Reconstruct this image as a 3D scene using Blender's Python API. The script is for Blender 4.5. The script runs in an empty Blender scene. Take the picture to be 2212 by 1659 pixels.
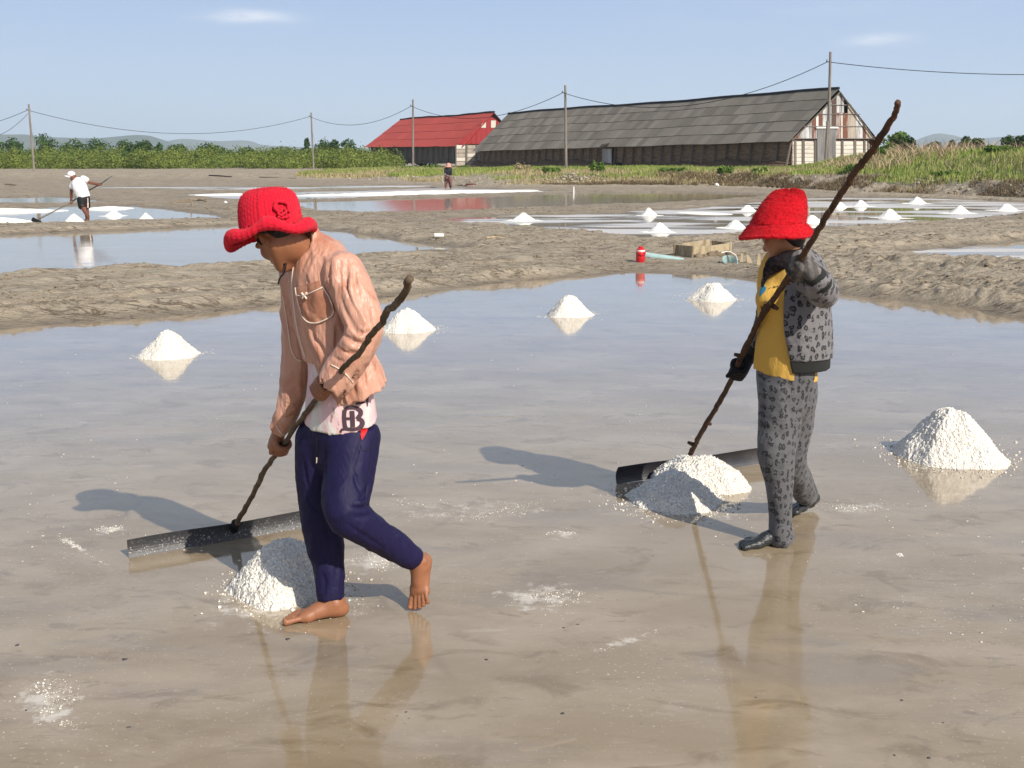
import bpy, math, random
import numpy as np
from mathutils import Vector, Matrix
from mathutils.bvhtree import BVHTree
from mathutils.geometry import delaunay_2d_cdt

random.seed(7)
rng = np.random.default_rng(7)
scene = bpy.context.scene
COL = scene.collection
R = math.radians

# ------------------------------------------------------------------ camera, sky, sun
F, CX, CY, H = 2400.0, 1106.0, 829.5, 1.72          # focal length and centre in a 2212 px wide frame
PITCH = math.atan((CY - 343.0) / F)
cp, sp = math.cos(PITCH), math.sin(PITCH)
cam_d = bpy.data.cameras.new("camera"); cam = bpy.data.objects.new("camera", cam_d); COL.objects.link(cam)
cam.location = (0, 0, H); cam.rotation_euler = (math.pi / 2 - PITCH, 0, 0)
cam_d.sensor_width = 36; cam_d.lens = F / 2212 * 36; cam_d.clip_start = 0.05; cam_d.clip_end = 20000
scene.camera = cam

EL = R(37); AZ = np.array([-0.63, 0.777]); AZ = AZ / np.linalg.norm(AZ)      # direction the shadows fall
sun_d = bpy.data.lights.new("sun", 'SUN'); sun_d.energy = 4.8; sun_d.angle = R(0.5); sun_d.color = (1.0, 0.93, 0.82)
sun = bpy.data.objects.new("sun", sun_d); COL.objects.link(sun)
ldir = Vector((AZ[0] * math.cos(EL), AZ[1] * math.cos(EL), -math.sin(EL)))
sun.rotation_euler = ldir.to_track_quat('-Z', 'Y').to_euler(); sun.location = (20, -20, 30)

world = bpy.data.worlds.new("World"); scene.world = world; world.use_nodes = True
wn, wl = world.node_tree.nodes, world.node_tree.links
wn.clear()
sky = wn.new('ShaderNodeTexSky'); sky.sky_type = 'NISHITA'; sky.sun_disc = False
sky.sun_elevation = EL; sky.sun_rotation = math.atan2(-AZ[0], -AZ[1]) % (2 * math.pi)
sky.air_density = 1.0; sky.dust_density = 1.4; sky.ozone_density = 2.2; sky.altitude = 0
geo = wn.new('ShaderNodeTexCoord')
sep = wn.new('ShaderNodeSeparateXYZ'); wl.new(geo.outputs['Generated'], sep.inputs[0])
def wmath(op, a, b=None, c=None):
    n = wn.new('ShaderNodeMath'); n.operation = op
    for i, x in enumerate((a, b, c)):
        if x is None: continue
        if isinstance(x, (int, float)): n.inputs[i].default_value = x
        else: wl.new(x, n.inputs[i])
    return n.outputs[0]
# faint wisps of cloud: noise inside a few soft direction windows
cn = wn.new('ShaderNodeTexNoise'); cn.inputs['Scale'].default_value = 16; cn.inputs['Detail'].default_value = 6
cmap = wn.new('ShaderNodeMapping'); cmap.inputs['Scale'].default_value = (1.0, 1.0, 4.5)
wl.new(geo.outputs['Generated'], cmap.inputs[0]); wl.new(cmap.outputs[0], cn.inputs[0])
def window(u, v, su, sv):
    x = (u - CX) / F; y = (CY - v) / F
    d = np.array([x, cp + y * sp, -sp + y * cp]); d = d / np.linalg.norm(d)
    ax = wmath('DIVIDE', wmath('SUBTRACT', sep.outputs[0], float(d[0])), su / F)
    az = wmath('DIVIDE', wmath('SUBTRACT', sep.outputs[2], float(d[2])), sv / F)
    return wmath('POWER', 2.718, wmath('MULTIPLY', wmath('ADD', wmath('MULTIPLY', ax, ax), wmath('MULTIPLY', az, az)), -1.0))
w1 = window(530, 36, 75, 11); w2 = window(1905, 85, 50, 11); w3 = window(1750, 30, 300, 40)
wsum = wmath('ADD', wmath('ADD', w1, wmath('MULTIPLY', w2, 0.75)), wmath('MULTIPLY', w3, 0.12))
nz = wn.new('ShaderNodeMapRange'); nz.inputs[1].default_value = 0.32; nz.inputs[2].default_value = 0.72
wl.new(cn.outputs[0], nz.inputs[0])
cm = wmath('MINIMUM', wmath('MULTIPLY', wmath('MULTIPLY', wsum, nz.outputs[0]), 1.5), .95)
hsv = wn.new('ShaderNodeHueSaturation'); hsv.inputs['Saturation'].default_value = 0.92
wl.new(sky.outputs[0], hsv.inputs['Color'])
# pale humid air lying along the horizon, all the way round
hz = wn.new('ShaderNodeMapRange'); hz.inputs[1].default_value = 0.75; hz.inputs[2].default_value = 0.12
hz.inputs[3].default_value = 0.0; hz.inputs[4].default_value = 0.95
wl.new(sep.outputs[2], hz.inputs[0])
pal = wn.new('ShaderNodeMixRGB'); pal.inputs[1].default_value = (4.5, 5.5, 6.6, 1); pal.inputs[2].default_value = (2.65, 3.75, 5.9, 1)
pr = wn.new('ShaderNodeMapRange'); pr.inputs[1].default_value = 0.0; pr.inputs[2].default_value = 0.17; wl.new(sep.outputs[2], pr.inputs[0]); wl.new(pr.outputs[0], pal.inputs[0])
pal3 = wn.new('ShaderNodeMixRGB'); pal3.inputs[2].default_value = (3.5, 3.75, 4.3, 1); pr3 = wn.new('ShaderNodeMapRange'); pr3.inputs[1].default_value = 0.14; pr3.inputs[2].default_value = 0.27; wl.new(sep.outputs[2], pr3.inputs[0]); wl.new(pr3.outputs[0], pal3.inputs[0]); wl.new(pal.outputs[0], pal3.inputs[1])
mh = wn.new('ShaderNodeMixRGB'); wl.new(pal3.outputs[0], mh.inputs[2])
wl.new(hz.outputs[0], mh.inputs[0]); wl.new(hsv.outputs[0], mh.inputs[1])
mx = wn.new('ShaderNodeMixRGB'); mx.inputs[2].default_value = (6.6, 6.9, 7.6, 1)
wl.new(cm, mx.inputs[0]); wl.new(mh.outputs[0], mx.inputs[1])
bg = wn.new('ShaderNodeBackground'); bg.inputs[1].default_value = 0.12
wl.new(mx.outputs[0], bg.inputs[0])
wo = wn.new('ShaderNodeOutputWorld'); wl.new(bg.outputs[0], wo.inputs[0])

vs = scene.view_settings; vs.view_transform = 'Standard'; vs.look = 'None'; vs.exposure = 0.18; vs.gamma = 1.0
vs.use_curve_mapping = False
scene.render.engine = 'CYCLES'
cy = scene.cycles
cy.use_denoising = True; cy.max_bounces = 6; cy.diffuse_bounces = 3; cy.glossy_bounces = 3; cy.transmission_bounces = 3
cy.volume_bounces = 1; cy.caustics_reflective = False; cy.caustics_refractive = False
cy.use_adaptive_sampling = True; cy.adaptive_threshold = 0.01
for _a, _v in (('volume_step_rate', 10.0), ('volume_max_steps', 32)):
    try: setattr(cy, _a, _v)
    except Exception: pass

# ------------------------------------------------------------------ projection helpers
def ray(u, v):
    x = (u - CX) / F; y = (CY - v) / F
    return np.array([x, cp + y * sp, -sp + y * cp])
O = np.array([0.0, 0.0, H])
def G(u, v, z=0.0):                    # the ground point seen at a pixel
    d = ray(u, v); return O + d * ((z - H) / d[2])
def P(u, v, Y):                        # the point seen at a pixel at distance Y
    d = ray(u, v); return O + d * (Y / d[1])
def PL(u, v, p0, n):                   # the point seen at a pixel on a plane
    d = ray(u, v); return O + d * (np.dot(p0 - O, n) / np.dot(d, n))
def nrm(v):
    v = np.asarray(v, float); return v / (np.linalg.norm(v) + 1e-12)
def lerp(a, b, t): return a + (b - a) * t
def sstep(a, b, x):
    t = np.clip((x - a) / (b - a), 0, 1); return t * t * (3 - 2 * t)

# ------------------------------------------------------------------ numpy noise
def _h(ix, iy, iz, seed):
    h = (ix.astype(np.uint32) * np.uint32(374761393)) ^ (iy.astype(np.uint32) * np.uint32(668265263)) ^ \
        (iz.astype(np.uint32) * np.uint32(2246822519)) ^ np.uint32((seed * 3266489917) & 0xffffffff)
    h = (h ^ (h >> np.uint32(15))) * np.uint32(2246822519)
    h = (h ^ (h >> np.uint32(13))) * np.uint32(3266489917)
    return ((h ^ (h >> np.uint32(16))) & np.uint32(0xffffff)).astype(np.float32) / 16777215.0
def vnoise(p, seed=0):
    p = np.asarray(p, np.float32); i = np.floor(p); f = p - i; f = f * f * (3 - 2 * f); i = i.astype(np.int64)
    x, y, z = i[:, 0], i[:, 1], i[:, 2]; fx, fy, fz = f[:, 0], f[:, 1], f[:, 2]
    def hh(a, b, c): return _h(x + a, y + b, z + c, seed)
    a = lerp(lerp(hh(0,0,0), hh(1,0,0), fx), lerp(hh(0,1,0), hh(1,1,0), fx), fy)
    b = lerp(lerp(hh(0,0,1), hh(1,0,1), fx), lerp(hh(0,1,1), hh(1,1,1), fx), fy)
    return lerp(a, b, fz) * 2 - 1
def fbm(p, octs=4, seed=0, gain=0.5):
    s = 0; a = 1.0; q = np.asarray(p, np.float32); t = 0
    for o in range(octs):
        s = s + a * vnoise(q, seed + o * 17); t += a; a *= gain; q = q * 2.03 + 13.7
    return s / t
def worley(p, seed=0, three=True):
    p = np.asarray(p, np.float32); i = np.floor(p).astype(np.int64); best = np.full(len(p), 9.0, np.float32)
    for a in (-1, 0, 1):
        for b in (-1, 0, 1):
            for c in ((-1, 0, 1) if three else (0,)):
                cx_, cy_, cz_ = i[:, 0] + a, i[:, 1] + b, i[:, 2] + c
                q = np.stack([cx_ + _h(cx_, cy_, cz_, seed), cy_ + _h(cx_, cy_, cz_, seed + 1),
                              cz_ + (_h(cx_, cy_, cz_, seed + 2) if three else 0.5)], 1).astype(np.float32)
                pp = p if three else np.stack([p[:, 0], p[:, 1], q[:, 2]], 1)
                best = np.minimum(best, ((q - pp) ** 2).sum(1))
    return np.sqrt(best)
def p3(x, y, z=0.0): return np.stack(np.broadcast_arrays(x, y, z), -1).reshape(-1, 3)

# ------------------------------------------------------------------ object helpers
def tag(o, label=None, cat=None, group=None, kind=None):
    if label: o['label'] = label
    if cat: o['category'] = cat
    if group: o['group'] = group
    if kind: o['kind'] = kind
    return o
def new_mesh(name, verts, faces, mat=None, smooth=False):
    me = bpy.data.meshes.new(name)
    verts = np.asarray(verts, np.float32)
    if isinstance(faces, np.ndarray):
        n, k = faces.shape
        me.vertices.add(len(verts)); me.vertices.foreach_set('co', verts.ravel())
        me.loops.add(n * k); me.loops.foreach_set('vertex_index', faces.astype(np.int32).ravel())
        me.polygons.add(n); me.polygons.foreach_set('loop_start', np.arange(0, n * k, k, dtype=np.int32))
        try: me.polygons.foreach_set('loop_total', np.full(n, k, dtype=np.int32))
        except Exception: pass
        me.update(calc_edges=True); me.validate()
    else:
        me.from_pydata([tuple(v) for v in verts], [], [tuple(f) for f in faces]); me.update()
    if smooth:
        me.polygons.foreach_set('use_smooth', np.ones(len(me.polygons), dtype=bool))
    if mat: me.materials.append(mat)
    return me
def add(name, verts, faces, mat=None, parent=None, smooth=False, base=None):
    """link one mesh object; vertices are given in world coordinates"""
    verts = np.asarray(verts, np.float32)
    org = np.zeros(3)
    if parent is not None: org = np.array(parent['_org']) if '_org' in parent else np.array(parent.location)
    elif base is not None: org = np.asarray(base, float)
    me = new_mesh(name, verts - org.astype(np.float32), faces, mat, smooth)
    o = bpy.data.objects.new(name, me); COL.objects.link(o)
    if parent is not None:
        o.parent = parent; o['_org'] = [float(x) for x in org]
    else:
        o.location = org
        o['_org'] = [float(x) for x in org]
    return o
def thing(name, loc, label, cat, group=None):
    o = bpy.data.objects.new(name, None); COL.objects.link(o); o.location = tuple(float(x) for x in loc)
    o.empty_display_size = 0.1
    o['_org'] = [float(x) for x in loc]
    return tag(o, label, cat, group)

class MB:                                # mesh collector
    def __init__(s): s.v = []; s.f = []; s.n = 0
    def put(s, v, f):
        v = np.asarray(v, float); s.v.append(v); s.f += [tuple(int(i) + s.n for i in q) for q in f]; s.n += len(v)
    def box8(s, c):                      # eight corners: bottom 4 ccw, top 4 ccw
        s.put(c, [(3,2,1,0), (4,5,6,7), (0,1,5,4), (1,2,6,5), (2,3,7,6), (3,0,4,7)])
    def box(s, c, size, rot=None):
        hx, hy, hz = np.asarray(size) / 2.0
        q = np.array([[-hx,-hy,-hz],[hx,-hy,-hz],[hx,hy,-hz],[-hx,hy,-hz],[-hx,-hy,hz],[hx,-hy,hz],[hx,hy,hz],[-hx,hy,hz]])
        if rot is not None: q = q @ np.asarray(rot).T
        s.box8(q + np.asarray(c))
    def tube(s, pts, rad, n=8, cap=True):
        v, f = tube(pts, rad, n, cap); s.put(v, f)
    def build(s, name, mat, parent=None, smooth=False, base=None):
        return add(name, np.concatenate(s.v), s.f, mat, parent, smooth, base)
def tube(pts, rad, n=8, cap=True, squash=None):
    pts = np.asarray(pts, float); m = len(pts)
    rad = np.broadcast_to(np.asarray(rad, float), (m,))
    T = np.gradient(pts, axis=0); T /= (np.linalg.norm(T, axis=1, keepdims=True) + 1e-12)
    a = np.array([0, 0, 1.0]) if abs(T[0][2]) < 0.9 else np.array([1.0, 0, 0])
    N = nrm(np.cross(T[0], a)); V = []
    for i in range(m):
        N = nrm(N - T[i] * np.dot(N, T[i])); B = np.cross(T[i], N)
        ang = np.arange(n) * 2 * math.pi / n
        V.append(pts[i] + rad[i] * (np.cos(ang)[:, None] * N + np.sin(ang)[:, None] * B))
    V = np.concatenate(V); Fc = []
    for i in range(m - 1):
        for j in range(n):
            Fc.append((i*n+j, i*n+(j+1)%n, (i+1)*n+(j+1)%n, (i+1)*n+j))
    if cap: Fc.append(tuple(range(n-1, -1, -1))); Fc.append(tuple((m-1)*n + k for k in range(n)))
    return V, Fc
def catmull(pts, per=6):
    pts = np.asarray(pts, float); P_ = np.vstack([2*pts[0]-pts[1], pts, 2*pts[-1]-pts[-2]]); out = []
    for i in range(1, len(P_) - 2):
        a, b, c, d = P_[i-1], P_[i], P_[i+1], P_[i+2]
        for k in range(per):
            t = k / per
            out.append(0.5*((2*b)+(-a+c)*t+(2*a-5*b+4*c-d)*t*t+(-a+3*b-3*c+d)*t**3))
    out.append(pts[-1]); return np.array(out)
def gridfaces(nr, nc, wrap=False):
    i = np.arange(nr - 1)[:, None]; j = np.arange(nc if wrap else nc - 1)[None, :]; j2 = (j + 1) % nc
    return np.stack([i*nc+j, i*nc+j2, (i+1)*nc+j2, (i+1)*nc+j], -1).reshape(-1, 4)

# ------------------------------------------------------------------ material helper
def mat(name, base, rough=0.8, spec=0.5, layers=(), bumps=(), sheen=0.0, coat=0.0, ior=1.45, world_co=False, rand=0.0, sss=0.0, metallic=0.0, sat=None):
    m = bpy.data.materials.new(name); m.use_nodes = True
    N, L = m.node_tree.nodes, m.node_tree.links; N.clear()
    out = N.new('ShaderNodeOutputMaterial'); b = N.new('ShaderNodeBsdfPrincipled'); L.new(b.outputs[0], out.inputs[0])
    tc = N.new('ShaderNodeTexCoord')
    gp = N.new('ShaderNodeNewGeometry')
    co = gp.outputs['Position'] if world_co else tc.outputs['Object']
    def tex(kind, scale, detail=4, distort=0.0, rot=None):
        mp = N.new('ShaderNodeMapping'); L.new(co, mp.inputs[0])
        sc = scale if isinstance(scale, (tuple, list)) else (scale,) * 3
        mp.inputs['Scale'].default_value = sc
        if rot: mp.inputs['Rotation'].default_value = rot
        if kind == 'noise':
            t = N.new('ShaderNodeTexNoise'); t.inputs['Scale'].default_value = 1; t.inputs['Detail'].default_value = detail
            t.inputs['Roughness'].default_value = 0.6; t.inputs['Distortion'].default_value = distort
            o = t.outputs[0]
        elif kind == 'vor':
            t = N.new('ShaderNodeTexVoronoi'); t.inputs['Scale'].default_value = 1; o = t.outputs[0]
        elif kind == 'edge':
            t = N.new('ShaderNodeTexVoronoi'); t.feature = 'DISTANCE_TO_EDGE'; t.inputs['Scale'].default_value = 1; o = t.outputs[0]
        elif kind == 'wave':
            t = N.new('ShaderNodeTexWave'); t.inputs['Scale'].default_value = 1; t.inputs['Distortion'].default_value = distort
            t.inputs['Detail'].default_value = detail; o = t.outputs[0]
        elif kind == 'ridge':
            t = N.new('ShaderNodeTexNoise'); t.inputs['Scale'].default_value = 1; t.inputs['Detail'].default_value = detail; t.inputs['Distortion'].default_value = distort
            q1 = N.new('ShaderNodeMath'); q1.operation = 'SUBTRACT'; q1.inputs[1].default_value = .5; L.new(t.outputs[0], q1.inputs[0]); q2 = N.new('ShaderNodeMath'); q2.operation = 'ABSOLUTE'; L.new(q1.outputs[0], q2.inputs[0]); o = q2.outputs[0]
        elif kind == 'z':
            s_ = N.new('ShaderNodeSeparateXYZ'); L.new(gp.outputs['Position'], s_.inputs[0]); o = s_.outputs[2]; t = s_
        elif kind == 'nz':
            s_ = N.new('ShaderNodeSeparateXYZ'); L.new(gp.outputs['Normal'], s_.inputs[0]); o = s_.outputs[2]; t = s_
        if kind not in ('z', 'nz'): L.new(mp.outputs[0], t.inputs[0])
        return o
    def rng_(x, lo, hi):
        r = N.new('ShaderNodeMapRange'); r.inputs[1].default_value = lo; r.inputs[2].default_value = hi; L.new(x, r.inputs[0]); return r.outputs[0]
    def mul(a, c):
        q = N.new('ShaderNodeMath'); q.operation = 'MULTIPLY'; L.new(a, q.inputs[0])
        if isinstance(c, (int, float)): q.inputs[1].default_value = c
        else: L.new(c, q.inputs[1])
        return q.outputs[0]
    rgb = N.new('ShaderNodeRGB'); rgb.outputs[0].default_value = (*base, 1); cur = rgb.outputs[0]
    rv = N.new('ShaderNodeValue'); rv.outputs[0].default_value = rough; rcur = rv.outputs[0]
    for Ly in layers:
        o = tex(Ly.get('k', 'noise'), Ly.get('s', 1.0), Ly.get('d', 4), Ly.get('dist', 0.0), Ly.get('rot'))
        fac = rng_(o, Ly.get('lo', 0.4), Ly.get('hi', 0.6))
        if 'and' in Ly:
            A = Ly['and']; fac = mul(fac, rng_(tex(A.get('k', 'noise'), A.get('s', 1.0), A.get('d', 4), A.get('dist', 0.0), A.get('rot')), A.get('lo', .4), A.get('hi', .6)))
        fac = mul(fac, Ly.get('f', 1.0))
        if 'c' in Ly:
            mxn = N.new('ShaderNodeMixRGB'); L.new(fac, mxn.inputs[0]); L.new(cur, mxn.inputs[1]); mxn.inputs[2].default_value = (*Ly['c'], 1)
            if Ly.get('mode'): mxn.blend_type = Ly['mode']
            cur = mxn.outputs[0]
        if 'r' in Ly:
            mr = N.new('ShaderNodeMix'); mr.data_type = 'FLOAT'; L.new(fac, mr.inputs[0]); L.new(rcur, mr.inputs[2]); mr.inputs[3].default_value = Ly['r']; rcur = mr.outputs[0]
    if rand:
        oi = N.new('ShaderNodeObjectInfo'); hs = N.new('ShaderNodeHueSaturation'); L.new(cur, hs.inputs['Color'])
        mr = N.new('ShaderNodeMapRange'); mr.inputs[3].default_value = 1 - rand; mr.inputs[4].default_value = 1 + rand
        L.new(oi.outputs['Random'], mr.inputs[0]); L.new(mr.outputs[0], hs.inputs['Value']); cur = hs.outputs[0]
    L.new(cur, b.inputs['Base Color']); L.new(rcur, b.inputs['Roughness'])
    b.inputs['IOR'].default_value = ior; b.inputs['Specular IOR Level'].default_value = spec; b.inputs['Metallic'].default_value = metallic
    if sheen: b.inputs['Sheen Weight'].default_value = sheen
    if coat: b.inputs['Coat Weight'].default_value = coat; b.inputs['Coat Roughness'].default_value = 0.1
    if sss:
        b.inputs['Subsurface Weight'].default_value = sss; b.inputs['Subsurface Radius'].default_value = (0.01, 0.004, 0.002); b.inputs['Subsurface Scale'].default_value = 0.5
    prev = None
    for B in bumps:
        k, s, dist = B[0], B[1], B[2]; dt = B[3] if len(B) > 3 else 4
        o = tex(k, s, dt, B[4] if len(B) > 4 else 0.0)
        bn = N.new('ShaderNodeBump'); bn.inputs['Distance'].default_value = dist; bn.inputs['Strength'].default_value = 1.0
        L.new(o, bn.inputs['Height'])
        if prev: L.new(prev, bn.inputs['Normal'])
        prev = bn.outputs[0]
    if prev: L.new(prev, b.inputs['Normal'])
    return m
# ------------------------------------------------------------------ terrain: mud bunds, brine pans, embankment
def poly(px, z=0.0): return np.array([G(u, v, z)[:2] for u, v in px])
POND_PX = {
 'a': [(-900,820),(-300,740),(0,711),(180,697),(354,685),(612,662),(800,646),(940,629),(1123,609),(1270,596),(1390,589),(1500,592),(1640,606),(1811,632),(1937,648),(2051,662),(2212,690),(2500,735),(3000,830)],
 'b': [(-900,500),(0,508),(250,499),(524,487),(679,494),(785,508),(888,524),(1017,542),(901,549),(772,557),(602,571),(354,583),(212,587),(0,600),(-900,660)],
 'c': [(-900,500),(-300,492),(0,487),(250,480),(475,473),(487,469),(375,455),(275,444),(150,446),(0,452),(-900,470)],
 'd': [(-900,452),(0,440),(100,440),(225,437),(175,428),(100,425),(0,427),(-900,434)],
 'e': [(200,404),(330,404),(560,403),(800,401),(960,401),(860,407),(700,410),(553,412),(380,409),(230,408)],
 'f': [(375,420),(553,417),(743,413),(973,405),(1216,415),(1071,418),(900,423),(743,429),(620,433),(553,434)],
 'g': [(600,437),(743,434),(1071,423),(1235,417),(1469,415),(1640,420),(1645,425),(1469,437),(1235,445),(1038,454),(800,461),(700,456)],
 'h': [(940,470),(1071,467),(1235,464),(1382,456),(1480,452),(1596,442),(1731,427),(1945,427),(2212,436),(2500,446),(2500,452),(2212,461),(2095,472),(1907,487),(1757,495),(1596,513),(1469,520),(1382,517),(1301,508),(1104,490),(1005,481)],
 'i': [(1850,551),(2000,540),(2212,522),(2500,500),(2700,540),(2700,620),(2500,596),(2212,573),(1950,556)],
}
POND = {k: poly(v) for k, v in POND_PX.items()}
POND['a'] = np.vstack([POND['a'], [[14, -6], [-14, -6]]])
def sdpoly(X, Y, pg):
    d = np.full(X.shape, 1e9); inside = np.zeros(X.shape, bool); n = len(pg)
    for i in range(n):
        a = pg[i]; b = pg[(i + 1) % n]; e = b - a; wx = X - a[0]; wy = Y - a[1]
        t = np.clip((wx*e[0] + wy*e[1]) / (e @ e + 1e-12), 0, 1)
        d = np.minimum(d, (wx - e[0]*t)**2 + (wy - e[1]*t)**2)
        c1 = (a[1] <= Y) != (b[1] <= Y)
        with np.errstate(divide='ignore', invalid='ignore'):
            xi = a[0] + (Y - a[1]) / (b[1] - a[1] + 1e-12) * e[0]
        inside ^= c1 & (X < xi)
    d = np.sqrt(d); return np.where(inside, -d, d)
FOOT = np.array([G(u, v, 0.05)[:2] for u, v in ((-700,387),(0,386),(400,385),(743,387),(900,394),(1071,401),(1300,402),(1469,402),(1645,406),(1832,416),(2000,422),(2212,430),(2700,452))])
def emb(X, Y):
    """height of the embankment and of the land behind it"""
    yf = np.interp(X, FOOT[:, 0], FOOT[:, 1]) + 0.9 * vnoise(p3(X * .5, 0 * X, 3.3), 5).reshape(X.shape)
    e = Y - yf
    top = np.interp(X, [-60, -18, -8, 2, 24, 60], [0.40, 0.42, 0.55, 0.68, 0.85, 0.9])
    W = np.interp(X, [-60, -15, 0, 12, 25], [22, 18, 13, 8, 5.0])
    z = top * (0.75 * sstep(0, 1, e / W) + 0.25 * sstep(0, 1, e / (W * 2.5)))
    hill = sstep(20.0, 26.5, X + 0.05 * (Y - 60)) * sstep(3, 22, e) * 1.15
    hill = hill * (1 - sstep(78, 92, Y))
    return z + hill, e
def terrain(X, Y):
    sh = X.shape
    wig = 0.10 * vnoise(p3(X * 1.7, Y * 1.7, 0), 21).reshape(sh) + 0.04 * vnoise(p3(X * 7, Y * 7, 0), 22).reshape(sh)
    wig = wig * np.clip(Y / 12, 0.6, 2.0)
    D = np.full(sh, 1e9)
    for k, pg in POND.items(): D = np.minimum(D, sdpoly(X, Y, pg))
    D = D + wig
    base = np.where(D < 0, np.maximum(-0.06, 0.12 * D), 0.085 * (1 - np.exp(-np.maximum(D, 0) / 0.6)))
    on = sstep(0.0, 0.5, D)
    furrow = (0.5 + 0.5 * np.cos(D * 2 * math.pi / 1.15 + 1.6 * vnoise(p3(X * .6, Y * .6, 1.0), 4).reshape(sh) + 2.6))
    clods = fbm(p3(X * 3.2, Y * 3.2, 0), 4, 9).reshape(sh)
    wl_ = worley(p3(X * 5.5 + 0.5 * clods, Y * 5.5, 0), 3, False).reshape(sh)
    flat = sstep(0.15, 0.6, vnoise(p3(X * .35, Y * .8, 7), 31).reshape(sh) * 0.5 + 0.5)     # trodden smooth stretches
    rough_ = 1 + 1.1 * sstep(2.5, 5.0, X) * (1 - sstep(20, 26, Y))
    z = base + on * (0.035 * furrow * rough_ + rough_ * (0.024 * clods + 0.036 * (0.55 - wl_)) * (0.35 + 0.65 * flat) * (0.4 + furrow * 0.9))
    tt = D / 0.62 + 0.55 * vnoise(p3(X * 1.1, Y * 1.1, 5), 61).reshape(sh) + 0.25 * vnoise(p3(X * 4, Y * 4, 5), 62).reshape(sh); sw = tt - np.floor(tt)
    z = z + on * 0.040 * (sstep(0, .16, sw) * (1 - .85 * sw)) * sstep(-.3, .3, vnoise(p3(X * .5, Y * .9, 8), 63).reshape(sh) + .1)
    crest = np.exp(-((D - 0.42) / 0.28) ** 2) * (0.03 + 0.035 * vnoise(p3(X * 2.5, Y * 2.5, 2), 8).reshape(sh))
    z = z + on * crest
    z = z * np.where(D > 0, 1 - .45 * sstep(22, 36, Y), 1.0)
    fl = np.exp(-(((X - 2.55) / 1.9) ** 2 + ((Y - 18.0) / 2.0) ** 2) ** 2) * .85; z = np.where(D > 0, z * (1 - fl) + base * fl, z)
    ez, e = emb(X, Y)
    k = sstep(-0.5, 1.0, e)
    rub = fbm(p3(X * 1.1, Y * 1.1, 0), 5, 77, 0.6).reshape(sh); rk = worley(p3(X * 1.6, Y * 1.6, 0), 13, False).reshape(sh)
    slope = sstep(0.02, 0.12, ez) * (1 - sstep(10, 22, e))
    z = z * (1 - k * 0.7) + ez + slope * (0.17 * rub + 0.17 * (0.5 - rk))
    foot = np.exp(-((e + 1.2) / 0.5) ** 2) * 0.10 * sstep(25, 45, Y) + np.exp(-((e + 3.2) / 0.4) ** 2) * 0.07 * sstep(25, 45, Y) * (D > .3)
    return z + foot, D, e
ys = [-60, -30, -12, -4, 0, 3, 5, 6.5, 7.6]
y = 8.4
while y < 62: ys.append(y); y *= 1.0042
while y < 180: ys.append(y); y *= 1.009
while y < 9000: ys.append(y); y *= 1.16
tx = np.concatenate([[-12, -6, -3, -1.8, -1.1, -.85, -.72], np.linspace(-.64, .64, 620), [.72, .85, 1.1, 1.8, 3, 6, 12]])
YY, TT = np.meshgrid(np.array(ys), tx, indexing='ij')
XX = TT * np.maximum(YY, 9.0)
ZZ, DD, EE = terrain(XX, YY)
far = sstep(300, 900, YY); ZZ = ZZ * (1 - far) + 0.6 * far
def ground_z(x, y):
    z, _, _ = terrain(np.atleast_1d(np.asarray(x, float)), np.atleast_1d(np.asarray(y, float))); return z
M_mud = mat('dry_mud', (0.385, 0.32, 0.235), 0.9, 0.25, world_co=True,
    layers=[dict(s=(0.5, 1.1, 1), lo=.38, hi=.62, c=(0.43, 0.37, 0.285), f=.8), dict(s=3.0, lo=.47, hi=.64, c=(0.31, 0.26, 0.19), f=.6),
            dict(s=14.0, lo=.5, hi=.7, c=(0.42, 0.36, 0.27), f=.55, d=6),
            dict(k='z', lo=0.09, hi=0.015, c=(0.21, 0.17, 0.12), f=.7, r=.35),
            dict(k='z', lo=0.5, hi=0.95, c=(0.27, 0.225, 0.15), f=.8),
            dict(s=0.35, lo=.52, hi=.6, c=(0.42, 0.36, 0.27), f=.65, **{'and': dict(k='z', lo=.25, hi=.5)}),
            dict(s=2.3, lo=.60, hi=.68, c=(0.20, 0.155, 0.11), f=.45),
            dict(k='ridge', s=(2.2, 6.5, 3), lo=.035, hi=.008, c=(.10, .075, .05), f=.8, d=6, dist=.6, **{'and': dict(s=(.8, 1.6, 1), lo=.44, hi=.56)}),
            dict(k='ridge', s=(.8, 3.0, 1), lo=.02, hi=.004, c=(.12, .09, .06), f=.7, d=7, dist=.4, **{'and': dict(s=(.5, .8, 1), lo=.4, hi=.5)})],
    bumps=[('noise', (6, 12, 9), 0.09, 8), ('noise', 40.0, 0.02, 6)])
ground = add('ground', p3(XX, YY, ZZ), gridfaces(len(ys), len(tx)), M_mud, smooth=True)
tag(ground, 'bare tan mud bunds and embankment between the salt pans', kind='structure')

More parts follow.
